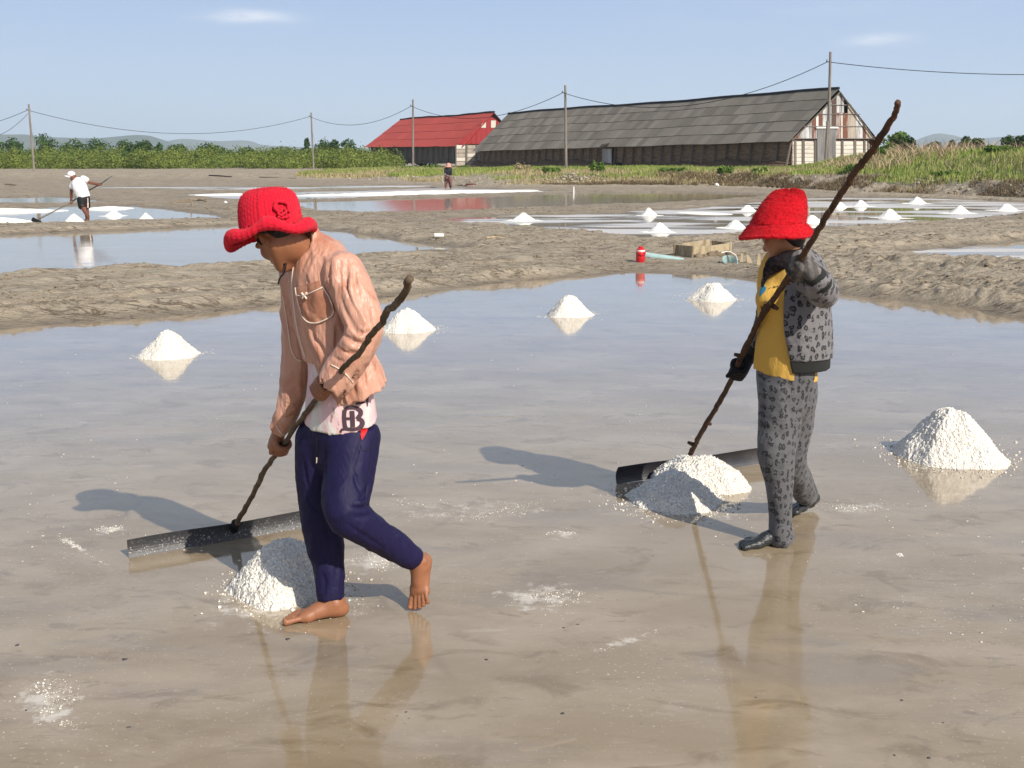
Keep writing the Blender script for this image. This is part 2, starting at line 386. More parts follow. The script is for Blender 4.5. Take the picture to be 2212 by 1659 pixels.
# the pans
def salt_layers(amount, scale=(0.55, 2.2, 1)):
    return
M_pan = mat('wet_pan', (0.315, 0.255, 0.175), 0.045, 0.5, ior=1.5, coat=0.62, world_co=True,
    layers=[dict(s=(0.35, 0.9, 1), lo=.35, hi=.65, c=(0.245, 0.188, 0.118), f=.8, rot=(0, 0, .35)),
            dict(s=(1.3, 2.4, 1), lo=.42, hi=.62, c=(0.40, 0.335, 0.25), f=.6, rot=(0, 0, .5), d=8, dist=.4),
            dict(s=(3.2, 5.5, 1), lo=.55, hi=.66, c=(0.195, 0.145, 0.085), f=.65, rot=(0, 0, .4), d=7, dist=.8),
            dict(s=(7, 15, 1), lo=.60, hi=.68, c=(0.14, 0.11, 0.085), f=.5, rot=(0, 0, .3), d=6, dist=.6, **{'and': dict(s=.7, lo=.42, hi=.58)}),
            dict(k='ridge', s=(1.3, 5.5, 1), lo=.010, hi=.002, c=(.19, .145, .10), f=.28, d=7, rot=(0, 0, .38), **{'and': dict(s=.9, lo=.48, hi=.58)}),
            dict(k='edge', s=(.55, .9, 1), lo=.012, hi=.0, c=(.22, .175, .12), f=.5, **{'and': dict(s=1.3, lo=.5, hi=.6)}),
            dict(s=(0.8, 1.9, 1), lo=.54, hi=.62, c=(0.20, 0.17, 0.15), f=.35, rot=(0, 0, .2), d=8),
            dict(s=(2.6, 7.5, 1), lo=.61, hi=.72, c=(0.60, 0.56, 0.50), f=.45, rot=(0, 0, .15), d=9, r=.28, **{'and': dict(s=.5, lo=.45, hi=.6)}),
            dict(s=(60, 60, 1), lo=.62, hi=.75, c=(0.7, 0.66, 0.6), f=.5, d=2, **{'and': dict(s=.8, lo=.4, hi=.62)}),
            dict(s=(1.1, 1.6, 1), lo=.48, hi=.64, r=.14, f=.8, d=7)],
    bumps=[('noise', (2.0, 5.0, 1), 0.0016, 3), ('noise', (9, 14, 1), 0.0009, 4), ('noise', (40, 60, 1), 0.0003, 3)])
PAN_SPOTS = []
_b = [n for n in M_pan.node_tree.nodes if n.type == 'BSDF_PRINCIPLED'][0]; _b.inputs['Coat Roughness'].default_value = .03; _b.inputs['Coat IOR'].default_value = 1.45; _b.inputs['Specular Tint'].default_value = (1.0, .93, .84, 1); _b.inputs['Coat Tint'].default_value = (1.0, .97, .93, 1)
M_brine = mat('brine', (0.33, 0.285, 0.22), 0.06, 0.5, ior=1.38, world_co=True,
    layers=[dict(s=(.3, 1.0, 1), lo=.4, hi=.6, c=(0.26, 0.215, 0.15), f=.6), dict(s=(1.5, 6, 1), lo=.6, hi=.75, c=(.45, .41, .36), f=.4, r=.2)],
    bumps=[('noise', (2.2, 1.2, 1), 0.004, 3), ('noise', (9, 4, 1), 0.0012, 3)])
M_slush = mat('salt_slush_pan', (0.20, 0.16, 0.105), 0.04, 0.5, ior=1.38, world_co=True,
    layers=[dict(s=(.16, .50, 1), lo=.46, hi=.54, c=(0.62, 0.59, 0.56), f=.92, d=5, r=.45, rot=(0, 0, .12)),
            dict(s=(.9, 3.0, 1), lo=.6, hi=.72, c=(.45, .41, .36), f=.5, d=5, r=.3)],
    bumps=[('noise', (1.5, 1.2, 1), 0.0014, 3)])
M_white = mat('white_salt_pan', (0.22, 0.18, 0.13), 0.05, 0.5, ior=1.38, world_co=True,
    layers=[dict(s=(.10, .55, 1), lo=.43, hi=.52, c=(0.66, 0.64, 0.60), f=.85, d=5, r=.4, rot=(0, 0, .1))],
    bumps=[('noise', (1.5, 1.2, 1), 0.003, 3)])
for _m in (M_brine, M_slush): [n for n in _m.node_tree.nodes if n.type == 'BSDF_PRINCIPLED'][0].inputs['Specular Tint'].default_value = (1.0, .94, .87, 1)
def grow(pg, m):
    c = pg.mean(0); n = len(pg); out = []
    area = 0.5 * sum(pg[i][0]*pg[(i+1)%n][1] - pg[(i+1)%n][0]*pg[i][1] for i in range(n)); s = 1 if area > 0 else -1
    for i in range(n):
        e1 = nrm(pg[i] - pg[i-1]); e2 = nrm(pg[(i+1)%n] - pg[i])
        nn = nrm(np.array([e1[1] + e2[1], -e1[0] - e2[0]]) * s); out.append(pg[i] + nn * m)
    return np.array(out)
PMAT = dict(a=M_pan, b=M_brine, c=M_brine, d=M_brine, e=M_slush, f=M_white, g=M_brine, h=M_slush, i=M_slush)
for i, (k, pg) in enumerate(POND.items()):
    q = grow(pg, 0.22 if k != 'a' else 0.3)
    o = add('brine_pan', p3(q[:, 0], q[:, 1], 0.0), [tuple(range(len(q)))], PMAT[k])
    if o.data.polygons[0].normal.z < 0: o.data.flip_normals()
    tag(o, {'a': 'large shallow wet salt pan under the two red-hatted workers', 'b': 'grey water pan behind the first mud bund on the left',
            'c': 'water pan where the man in white rakes salt', 'd': 'narrow water pan at far left behind the man in white', 'e': 'thin far strip of wet salt pan',
            'f': 'far pan with a bright white salt line', 'g': 'brown water pan mirroring the red roof', 'h': 'salt pan dotted with small white heaps at right',
            'i': 'small pan at the right edge behind the furrowed bund'}[k], kind='structure')

# far hills
M_hill = mat('hill_forest', (0.05, 0.075, 0.04), 0.95, 0.1, layers=[dict(s=.004, lo=.4, hi=.6, c=(.08, .10, .05))], world_co=True)
def hills(prof, Y, label):
    us = np.array([p[0] for p in prof], float); vs_ = np.array([p[1] for p in prof], float)
    uu = np.linspace(us[0], us[-1], 160); vv = np.interp(uu, us, vs_)
    k = np.hanning(9); k /= k.sum(); vv = np.convolve(np.pad(vv, 4, mode='edge'), k, 'valid')
    X = np.array([P(u, 343, Y)[0] for u in uu]); Z = np.maximum(np.array([P(u, v, Y)[2] for u, v in zip(uu, vv)]), 1.0)
    Z = Z + 0.03 * Z.max() * fbm(p3(X * .01, 0 * X, Y), 4, 3)
    rows = []
    for t in np.linspace(-1, 1, 15):
        prof_z = (1 - abs(t) ** 1.5); yy = Y + t * 700
        rows.append(p3(X + 40 * vnoise(p3(X * .004, t * 3 + 0 * X, 0), 2), yy, Z * prof_z * (1 + 0.10 * vnoise(p3(X * .006, yy * .006, 0), 9)) - 2))
    o = add('hills', np.concatenate(rows), gridfaces(15, 160), M_hill, smooth=True)
    tag(o, label, kind='structure')
hills([(-400,305),(-100,300),(20,291),(60,291),(110,297),(170,300),(210,299),(270,292),(310,294),(345,303),(380,313),(410,330),(430,343)], 3600, 'low wooded hill ridge on the left horizon')
hills([(330,330),(375,301),(410,299),(440,303),(475,306),(500,303),(530,304),(550,312),(640,317),(800,322),(1000,335),(1100,343)], 5200, 'faint farther hill ridge beyond the scrub')
hills([(1930,343),(1960,318),(1990,302),(2020,290),(2045,288),(2070,296),(2095,302),(2130,297),(2170,291),(2205,286),(2230,283),(2270,296),(2330,310),(2420,335)], 5200, 'blue hills on the right horizon behind the grass')
# ------------------------------------------------------------------ storage sheds
def rust(name, c1, c2, f=1.0, lo=.42, hi=.56, r=.6):
    return mat(name, c1, r, 0.3, layers=[dict(s=(2.2, 2.2, .5), lo=lo, hi=hi, c=c2, f=f, d=6), dict(s=(9, 9, 2), lo=.5, hi=.75, c=(.2, .16, .12), f=.3, d=6)], world_co=True, rand=.06)
M_asb = mat('weathered_roofing', (0.175, 0.158, 0.132), 0.9, 0.2, world_co=True, rand=0.22,
    layers=[dict(s=1.2, lo=.4, hi=.7, c=(.145, .132, .112), f=.7, d=7), dict(s=(7, 7, 2), lo=.5, hi=.75, c=(.23, .22, .195), f=.5, d=5)])
M_redroof = mat('red_roofing', (0.50, 0.078, 0.052), 0.6, 0.3, world_co=True, rand=0.07, layers=[dict(s=1.5, lo=.4, hi=.7, c=(.42, .06, .05), f=.6), dict(s=6, lo=.6, hi=.8, c=(.3, .1, .09), f=.4)])
M_redwall = mat('red_sheet', (0.30, 0.028, 0.03), 0.6, 0.3, rand=.08)
M_ridge = mat('dark_ridge', (0.03, 0.03, 0.035), 0.8, 0.2)
M_plankd = mat('brown_plank', (0.21, 0.15, 0.10), 0.9, 0.2, world_co=True, rand=.2, layers=[dict(s=(1.0, 1.0, 8), lo=.45, hi=.65, c=(.10, .065, .04), f=.8, d=6)])
M_plankg = mat('grey_plank', (0.22, 0.20, 0.175), 0.9, 0.2, world_co=True, rand=.2, layers=[dict(s=(5, 5, 1), lo=.45, hi=.65, c=(.10, .09, .08), f=.7, d=6)])
M_plankw = mat('white_plank', (0.62, 0.58, 0.50), 0.85, 0.2, world_co=True, rand=.08, layers=[dict(s=(1.5, 1.5, 12), lo=.55, hi=.7, c=(.34, .28, .22), f=.8, d=7)])
M_post = mat('post_wood', (0.16, 0.135, 0.11), 0.9, 0.2, rand=.25, world_co=True)
M_zinc = rust('grey_zinc', (.42, .43, .43), (.30, .29, .28)); M_zincw = rust('pale_zinc', (.56, .58, .58), (.34, .32, .30))
M_rust = rust('rusty_zinc', (.17, .065, .038), (.45, .40, .37), .7, .5, .62); M_brown = rust('brown_sheet', (.075, .045, .035), (.10, .06, .05))
M_tan = rust('tan_sheet', (.42, .36, .29), (.34, .29, .24)); M_door = rust('grey_door', (.15, .145, .14), (.21, .205, .20)); M_white = mat('white_paint', (.72, .7, .64), .7)
M_earth = mat('earth_heap', (.13, .085, .055), 1.0, .1, layers=[dict(s=3, lo=.4, hi=.6, c=(.19, .13, .085), f=.7)], bumps=[('noise', 5.0, .08, 5)])

def corr_sheet(p00, p10, p01, p11, lift, ncor=5, amp=0.03, thick=0.02):
    """corrugated sheet between four corners (u across the corrugation); p0* top edge, p1* bottom edge"""
    n = nrm(np.cross(p01 - p00, p10 - p00)); n = n if n[2] > 0 else -n
    m = ncor * 2 + 1; V = []
    for s_ in (0, 1):
        for t in (0, 1):
            for j in range(m):
                a = j / (m - 1); q = lerp(lerp(p00, p01, a), lerp(p10, p11, a), t)
                V.append(q + n * (lift * (t if lift else 0) + amp * (1 if j % 2 else -1) * .5 - thick * s_))
    Fc = []
    for j in range(m - 1):
        Fc.append((j, m+j, m+j+1, j+1))
        Fc.append((3*m+j, 2*m+j, 2*m+j+1, 3*m+j+1)); Fc.append((m+j, 3*m+j, 3*m+j+1, m+j+1))
    return V, Fc
def shed(name, label, A, B, C, D, cols, rows, M_r, wall_in, gable_in, ground, front_M, posts, sheetname, label2=None):
    along = nrm(np.array([B[0]-A[0], B[1]-A[1], 0])); across = nrm(np.array([A[0]-C[0], A[1]-C[1], 0]))
    across = nrm(across - along * np.dot(across, along))
    t = thing(name, (C[0], C[1], ground), label, 'shed')
    E = A + (A - C) * np.array([1, 1, -1]); Ff = B + (B - D) * np.array([1, 1, -1])
    sag = lambda a, r: 0.10 * math.sin(a * 9.0 + 1.0) * (1 - r) + 0.05 * math.sin(a * 31) 
    def S(a, r):
        q = lerp(lerp(A, B, a), lerp(C, D, a), r); return q + np.array([0, 0, sag(a, r) * .6])
    for i in range(cols):
        for k in range(rows):
            a0, a1 = i / cols, (i + 1.04) / cols; r0, r1 = k / rows, (k + 1.03) / rows
            dz = random.uniform(0, .02)
            V, Fc = corr_sheet(S(a0, r0) + (0, 0, dz), S(a0, r1) + (0, 0, dz + .018), S(a1, r0) + (0, 0, dz), S(a1, r1) + (0, 0, dz + .018), 0.02)
            add(sheetname, V, Fc, M_r, t)
    # far slope of the roof with its purlins
    m = MB(); nn = 24
    for i in range(nn):
        a0, a1 = i / nn, (i + 1.02) / nn
        V, Fc = corr_sheet(lerp(A, B, a0), lerp(E, Ff, a0), lerp(A, B, a1), lerp(E, Ff, a1), 0, 4); m.put(V, Fc)
    m.build('roof_back_slope', M_r, t)
    for r in (.1, .3, .5, .7, .9):
        a = lerp(A, E, r) + (0, 0, -.10); b = lerp(B, Ff, r) + (0, 0, -.10); mm = MB(); mm.tube([a, a + (b - a) * .03], .05, 5); mm.build('purlin', M_post, t)
    mm = MB(); pts = [lerp(A, B, a) + (0, 0, .05 + sag(a, 0) * .6) for a in np.linspace(0, 1, 30)]; mm.tube(pts, .13, 6); mm.build('ridge_cap', M_ridge, t)
    # eaves wall: horizontal boards between leaning posts
    W0 = C + across * wall_in + along * gable_in; W1 = D + across * wall_in - along * gable_in
    L_ = np.linalg.norm((W1 - W0)[:2]); up = np.array([0, 0, 1.0])
    h0 = W0[2] + .35 - ground; h1 = W1[2] + .35 - ground
    out = -across
    m = MB(); nb = 6
    for i in range(posts):
        for k in range(nb):
            a0, a1 = i / posts, (i + 1) / posts; hh = lerp(h0, h1, a0) / nb
            o = random.uniform(-.02, .02)
            p = lambda a, z, d: np.array([*(lerp(W0, W1, a)[:2]), ground + z]) + out * d
            z0 = k * hh + .012; z1 = (k + 1) * hh - .012
            m.box8([p(a0, z0, -.04), p(a1, z0, -.04), p(a1, z0, .04 + o), p(a0, z0, .04 + o), p(a0, z1, -.04), p(a1, z1, -.04), p(a1, z1, .04 + o), p(a0, z1, .04 + o)])
    w = m.build('plank_wall', front_M, t); w['kind'] = 'stuff'
    for i in range(posts + 1):
        a = i / posts; b = np.array([*(lerp(W0, W1, a)[:2]), ground]) + out * random.uniform(.30, .55) + along * random.uniform(-.15, .15)
        tp = np.array([*(lerp(W0, W1, a)[:2]), ground + lerp(h0, h1, a) - .15]) + out * .16
        mm = MB(); mm.tube([b, lerp(b, tp, .5), tp], [.11, .10, .09], 6); mm.build('post', M_post, t)
    # plain far gable and back wall close the body
    bk0 = E - across * wall_in + along * gable_in; bk1 = Ff - across * wall_in - along * gable_in
    rf = lerp(B, A, .01) - along * 0; m = MB()
    q = [np.array([*W1[:2], ground]), np.array([*bk1[:2], ground]), bk1 + (0, 0, .2), B - along * gable_in - (0, 0, .15), W1 + (0, 0, .2)]
    m.put(q, [(0, 1, 2, 3, 4)]); m.put([np.array([*bk0[:2], ground]), np.array([*bk1[:2], ground]), bk1 + (0,0,.2), bk0 + (0,0,.2)], [(0,1,2,3)])
    m.build('back_wall', front_M, t)
    return t, along, across, W0, bk0, out

GZ = 0.92
A, B, C, D = P(1812, 193, 100), P(1098, 245, 160), P(1704, 306, 97.3), P(1020, 327, 157.3)
shed_t, al, ac, W0, BK0, outv = shed('storage_shed', 'long weathered grey-roofed wooden salt shed with rusty tin gable', A, B, C, D, 60, 5, M_asb, .9, .55, GZ, M_plankd, 36, 'roof_sheet')
gn = nrm(np.array([-al[0], -al[1], 0]))       # gable faces the camera side
def gp(x, y, d=0.0):                          # a point on the gable wall, from its place on the photograph's gable
    u = (x / 4.608 + 1760) / 1.1573; v = (y / 4.608 + 180) / 1.1573
    return PL(u, v, W0 + gn * d, gn)
roofy = lambda x: (215 + (1570 - x) * 1.005) if x < 1570 else (215 + (x - 1570) * 1.36)
def gquad(name, x0, x1, y0a, y0b, y1, M, d=0.0, th=.03, ncor=0, parent=None):
    a, b, c, e = gp(x0, y1, d), gp(x1, y1, d), gp(x1, y0b, d), gp(x0, y0a, d)
    m = MB()
    if ncor:
        k = ncor * 2 + 1; V = []
        for j in range(k):
            t_ = j / (k - 1); o = gn * (.02 if j % 2 else 0); V += [lerp(a, b, t_) + o, lerp(e, c, t_) + o]
        m.put(V, [(2*j, 2*j+2, 2*j+3, 2*j+1) for j in range(k - 1)])
        m.put([a - gn*th, b - gn*th, c - gn*th, e - gn*th], [(3,2,1,0)])
    else: m.box8([a, b, b - gn*th, a - gn*th, e, c, c - gn*th, e - gn*th])
    return m.build(name, M, parent or shed_t)
yb = 770
for x0, x1, M_ in [(1035,1105,M_rust),(1105,1212,M_zincw),(1212,1245,M_zinc),(1245,1290,M_rust),(1290,1320,M_white),(1320,1365,M_rust),(1365,1435,M_zincw),(1435,1470,M_zinc),
                   (1470,1526,M_brown),(1655,1750,M_tan),(1750,1828,M_zincw),(1828,1862,M_rust),(1862,1955,M_tan)]:
    n_ = 2 if x1 - x0 < 60 else 4
    bottom = 628 if 1300 < x0 < 1520 else yb
    gquad('gable_sheet', x0 + 1.5, x1 - 1.5, roofy(x0) + 16, roofy(x1) + 16, bottom, M_, random.uniform(0, .02), ncor=n_)
for x0, x1, M_ in [(1526,1580,M_zincw),(1583,1612,M_zincw)]: gquad('gable_sheet', x0 + 1, x1 - 1, max(roofy(x0)+16, 232), max(roofy(x1)+16, 245), 470, M_, 0, ncor=2)
for x0, x1, M_ in [(1515,1580,M_rust),(1580,1597,M_white),(1597,1657,M_rust)]: gquad('gable_sheet', x0 + 1, x1 - 1, 473, 473, yb, M_, .01, ncor=2)
gquad('gable_board', 1020, 1960, 210, 210, 211, M_post, -.1) if False else None
for y_, xa, xb in ((380,1405,1700),(487,1300,1800),(627,1150,1880),(768,1010,1960)):
    mm = MB(); mm.tube([gp(xa, y_, .06), gp(xb, y_, .06)], .035, 5); mm.build('gable_rail', M_plankg, shed_t)
rows_y = np.linspace(795, 1075, 7)
for xa, xb in ((1022,1040),(1066,1128),(1160,1268),(1520,1578),(1608,1725),(1755,1842),(1862,1888)):
    for k in range(6):
        gquad('gable_plank', xa, xb, rows_y[k] + 3, rows_y[k] + 3, rows_y[k+1] - 1, M_plankw, random.uniform(-.01, .015))
gquad('gable_backing', 1012, 1935, 790, 790, 1080, M_brown, -.06)
gquad('gable_backing', 1045, 1945, 755, 755, 792, M_brown, -.06)
for xa, w_ in ((1052,24),(1143,22),(1284,26),(1594,24),(1740,24),(1850,20),(1900,22),(1935,20)):
    gquad('gable_post', xa - w_/2, xa + w_/2, 785, 785, 1085, M_post, .07, .14)
for xa, xb in ((1305,1408),(1410,1520)): gquad('door_leaf', xa, xb, 655, 655, 1085, M_door, .10, .04, ncor=5)
gquad('door_lintel', 1297, 1550, 632, 632, 650, M_white, .2, .2)
for (x0, y0), (x1, y1) in (((1570, 232), (1015, 792)), ((1570, 232), (1965, 785))):     # barge boards under the verge
    mm = MB(); mm.tube([gp(x0, y0, .2), gp(x1, y1, .2)], .07, 4); mm.build('barge_board', M_post, shed_t)
for y_ in np.linspace(0.08, .97, 9):
    a = lerp(A, A + (A - C) * np.array([1, 1, -1]), y_) + (0, 0, -.12); mm = MB(); mm.tube([a, a + al * 1.2], .05, 5); mm.build('rafter_end', M_plankg, shed_t)
# the tin door half way along the eaves wall, its lifted awning sheet, and earth banked against the boards
def wp(u, v, d=0.0): return PL(u, v, W0 + outv * d, outv)
for i in range(2):
    m = MB(); u0, u1 = 1301 + i * 10.5, 1310.8 + i * 10.5
    m.box8([wp(u0, 364, .6), wp(u1, 364, .6), wp(u1, 364, .55), wp(u0, 364, .55), wp(u0, 321, .6), wp(u1, 321, .6), wp(u1, 321, .55), wp(u0, 321, .55)]); m.build('side_door_leaf', M_zinc, shed_t)
m = MB(); a, b, c, d_ = wp(1293, 318, 1.6), wp(1300, 311, 1.9), wp(1317, 309, .9), wp(1312, 316, .7); m.put([a, b, c, d_, a - (0,0,.05), b - (0,0,.05), c - (0,0,.05), d_ - (0,0,.05)], [(0,1,2,3),(7,6,5,4),(0,4,5,1),(3,2,6,7)]); m.build('awning_sheet', M_zincw, shed_t)
n_ = 140; V = []
for j in range(6):
    t_ = j / 5
    for i in range(n_):
        a = i / (n_ - 1); q = lerp(W0, D + ac * .9, a)
        h_ = (.62 + .22 * math.sin(a * 13) + .12 * math.sin(a * 57)) * (1 - t_ ** 1.6)
        V.append([q[0] + outv[0] * (.05 + t_ * 1.3), q[1] + outv[1] * (.05 + t_ * 1.3), GZ - .15 + h_])
V = np.array(V); V[:, 2] += .08 * fbm(V * 2.0, 4, 3)
eb = add('earth_bank', V, gridfaces(6, n_), M_earth, base=(W0[0], W0[1], GZ), smooth=True); tag(eb, 'dark brown earth banked along the foot of the grey shed wall', kind='structure')

# red roofed shed
A2, B2, C2, D2 = P(1068, 243, 165), P(865, 258, 194), P(1001, 316, 162.4), P(788, 318, 191.4)
red_t, al2, ac2, W02, BK02, out2 = shed('storage_shed', 'smaller wooden salt shed with bright red tin roof, left of the grey shed', A2, B2, C2, D2, 12, 4, M_redroof, .9, .4, 1.0, M_plankg, 19, 'roof_sheet')
gn2 = nrm(np.array([-al2[0], -al2[1], 0]))
def gp2(x, y, d=0.0): return PL(743 + x / 3.047, 173 + y / 3.047, W02 + gn2 * d, gn2)
def gq2(name, x0, x1, ya, yb_, y1, M, d=0.0, th=.04):
    m = MB(); a, b, c, e = gp2(x0, y1, d), gp2(x1, y1, d), gp2(x1, yb_, d), gp2(x0, ya, d)
    m.box8([a, b, b - gn2*th, a - gn2*th, e, c, c - gn2*th, e - gn2*th]); m.build(name, M, red_t)
ry = lambda x: 226 + ((975 - x) * .80 if x < 975 else (x - 975) * .95)
for x0, x1 in ((738,770),(772,803),(805,836),(838,869),(871,902),(937,966),(1002,1040),(1042,1090),(1092,1150),(1152,1200)):
    gq2('gable_sheet', x0, x1, ry(x0) + 8, ry(x1) + 8, 420, M_redwall, random.uniform(0, .03))
for x0, x1 in ((903,936),(967,1001)):
    gq2('gable_sheet', x0, x1, ry(x0) + 8, ry(x1) + 8, 264, M_redwall); gq2('gable_opening', x0 + 1, x1 - 1, 265, 265, 314, M_plankw, -.05); gq2('gable_sheet', x0, x1, 316, 316, 420, M_redwall)
for k in range(5):
    for x0, x1 in ((740,800),(808,868),(876,940),(948,1010),(1018,1080),(1088,1150),(1158,1212)): gq2('gable_plank', x0, x1, 428 + k*27, 428 + k*27, 452 + k*27, M_tan if (k + int(x0/60)) % 3 else M_plankw, random.uniform(-.02, .02))
for x0 in (735, 800, 868, 942, 1012, 1082, 1152): gq2('gable_post', x0, x0 + 7, 424, 424, 566, M_post, .08, .12)

# ------------------------------------------------------------------ pole line
M_pole = mat('pole_wood', (0.25, 0.22, 0.19), 0.85, 0.2, layers=[dict(s=(8, 8, .8), lo=.4, hi=.65, c=(.15, .13, .11), f=.8, d=6)], world_co=True)
M_wire = mat('black_wire', (0.03, 0.03, 0.035), 0.6, 0.3)
poles = [((62, 225), (73, 360), 125, 'leaning wooden power pole at the far left before the scrub'), ((672, 243), (677, 355), 150, 'wooden power pole standing left of the red-roofed shed'),
         ((892, 215), (892, 352), 130, 'wooden power pole in front of the red roof'), ((1221, 184), (1223, 362), 100, 'wooden power pole in front of the grey roof middle'),
         ((1794, 112), (1788, 356), 86, 'tallest wooden power pole, spliced, in front of the tin gable')]
ptop = []
for i, ((u0, v0), (u1, v1), Y, lab) in enumerate(poles):
    a, b = P(u1, v1, Y), P(u0, v0, Y); gz = float(ground_z(a[0], a[1])[0]); a = a + (a - b) * max(0, (a[2] - gz + .2)) / (a[2] - b[2]) * -1 if False else np.array([a[0], a[1], min(a[2], gz) - .2])
    t = thing('power_pole', a, lab, 'pole', 'wooden power poles along the embankment')
    mm = MB(); mm.tube([a, lerp(a, b, .5), b], [.13, .115, .095], 9); mm.build('pole_shaft', M_pole, t)
    if i == 4:
        c0 = P(1788, 262, Y - .16); mm = MB(); mm.tube([np.array([c0[0], c0[1], a[2]]), c0], [.11, .10], 8); mm.build('splint', M_pole, t)
    wpt = lerp(b, a, {0: .085, 1: .07, 2: .09, 3: .085, 4: .085}[i]); ptop.append(wpt)
    mm = MB(); mm.tube([wpt + (-.28, 0, 0), wpt + (.12, 0, 0)], .035, 6); mm.tube([wpt + (-.26, 0, -.02), wpt + (-.26, 0, .16)], [.05, .035], 7); mm.build('insulator', M_wire, t)
    if i in (1, 3, 0):
        mm = MB(); g_ = lerp(b, a, .45); e_ = np.array([a[0] + (1.2 if i != 0 else .9), a[1] - .5, gz + (2.0 if i == 3 else 0)]); mm.tube([lerp(b, a, .3), e_], .012, 4); mm.build('stay_wire', M_plankg, t)
def wire(a, b, sag, lab, r=.028):
    pts = [lerp(a, b, t_) - np.array([0, 0, sag * 4 * t_ * (1 - t_)]) for t_ in np.linspace(0, 1, 26)]
    v, f = tube(pts, r, 5); o = add('wire', v, f, M_wire, base=a); tag(o, lab, 'wire', 'power wires strung from pole to pole')
wire(ptop[0] + (-.2,0,0), ptop[1] + (-.2,0,0), 2.35, 'long sagging wire between far left pole and the pole beside the red shed')
wire(ptop[1] + (-.2,0,0), ptop[2] + (-.2,0,0), 1.55, 'wire rising from the second pole to the pole before the red roof')
wire(ptop[2] + (-.2,0,0), ptop[3] + (-.2,0,0), 1.75, 'wire between the red-roof pole and the grey-roof pole')
wire(ptop[3] + (-.2,0,0), ptop[4] + (-.2,0,0), 2.15, 'wire climbing from the grey-roof pole to the tallest pole')
wire(ptop[4] + (-.2,0,0), P(2700, 133, 80), .9, 'wire leaving the tallest pole to the right edge')
wire(ptop[0] + (-.2,0,0), P(-200, 274, 122), 1.0, 'upper wire leaving the far left pole to the left')
wire(ptop[0] + (-.2,0,-.4), P(-120, 285, 110), 1.6, 'lower slack wire leaving the far left pole to the left', .025)

# ------------------------------------------------------------------ vegetation
def leafcloud(blobs, n, size, seed, flat=0.5, shell=0.55):
    """many small leaf clumps spread through the crown's blobs"""
    r = np.random.default_rng(seed); B_ = np.array([[*b[0], *np.broadcast_to(b[1], 3)] for b in blobs], float)
    w = B_[:, 3] * B_[:, 4] * B_[:, 5]; idx = r.choice(len(B_), n, p=w / w.sum())
    d = r.normal(size=(n, 3)); d /= np.linalg.norm(d, axis=1, keepdims=True)
    rad = shell + (1 - shell) * r.random(n) ** .5; rad = rad * (1 + .22 * r.normal(size=n) * (r.random(n) < .25))
    c = B_[idx, :3] + d * rad[:, None] * B_[idx, 3:]
    nrm_ = d + r.normal(size=(n, 3)) * .8; nrm_[:, 2] += flat; nrm_ /= np.linalg.norm(nrm_, axis=1, keepdims=True)
    t1 = np.cross(nrm_, r.normal(size=(n, 3))); t1 /= np.linalg.norm(t1, axis=1, keepdims=True); t2 = np.cross(nrm_, t1)
    s = size * (.5 + r.random(n))[:, None]; s2 = s * (.45 + .5 * r.random(n))[:, None]
    V = np.stack([c - t1 * s, c - t2 * s2, c + t1 * s, c + t2 * s2], 1).reshape(-1, 3)
    return V, np.arange(n * 4).reshape(-1, 4)
def leafmat(name, c, c2, c3=None):
    return mat(name, c, .75, .15, world_co=True, layers=[dict(s=.9, lo=.4, hi=.6, c=c2, f=.8, d=3), dict(s=4.0, lo=.5, hi=.75, c=c3 or c2, f=.6, d=2)])
M_dark = leafmat('mangrove_leaves', (.035, .075, .02), (.055, .105, .028), (.09, .14, .04))
M_light = mat('scrub_leaves', (.15, .195, .04), .8, .1, world_co=True, layers=[dict(s=(.12, .3, .3), lo=.42, hi=.6, c=(.07, .11, .025), f=.9, d=5), dict(s=1.1, lo=.45, hi=.65, c=(.24, .27, .07), f=.7, d=3)])
M_bush = leafmat('bush_leaves', (.075, .14, .025), (.13, .20, .04), (.16, .22, .06))
M_bark = mat('bark', (.12, .09, .065), .95, .1)
def tree(name, lab, cat, u, vtop, hw, Y, zb, M, seed, n=1100, size=None, group=None, lobes=8, low=.15):
    px = Y / F; base = P(u, 343, Y); top = P(u, vtop, Y)[2]; h = top - zb; w = hw * px * 1.45
    t = thing(name, (base[0], Y, zb), lab, cat, group); r = random.Random(seed); blobs = []
    for i in range(lobes):
        a = r.uniform(0, 6.28); q = r.uniform(.15, .62); zz = r.uniform(.35, .78)
        blobs.append(((base[0] + math.cos(a) * w * q, Y + math.sin(a) * w * q, zb + h * (low + (1 - low) * zz)), (w * r.uniform(.22, .48), w * r.uniform(.22, .48), h * (1 - low) * r.uniform(.12, .26))))
    blobs.append(((base[0] + w * .08, Y, zb + h * (1 - (1 - low) * .24)), (w * .45, w * .45, h * (1 - low) * .24)))
    if low < .3: blobs.append(((base[0], Y, zb + h * .3), (w * .8, w * .7, h * .3)))
    V, Fc = leafcloud(blobs, n, size or .26, seed); add('crown', V, Fc, M, t)
    m = MB(); b0 = np.array([base[0], Y, zb - .1]); m.tube([b0, b0 + (0, 0, h * .35), b0 + (w * .08, 0, h * .75)], [.09, .07, .03], 6)
    for i in range(4):
        bb = blobs[i][0]; m.tube([b0 + (0, 0, h * .3), np.array(bb)], [.05, .02], 5)
    m.build('trunk', M_bark, t)
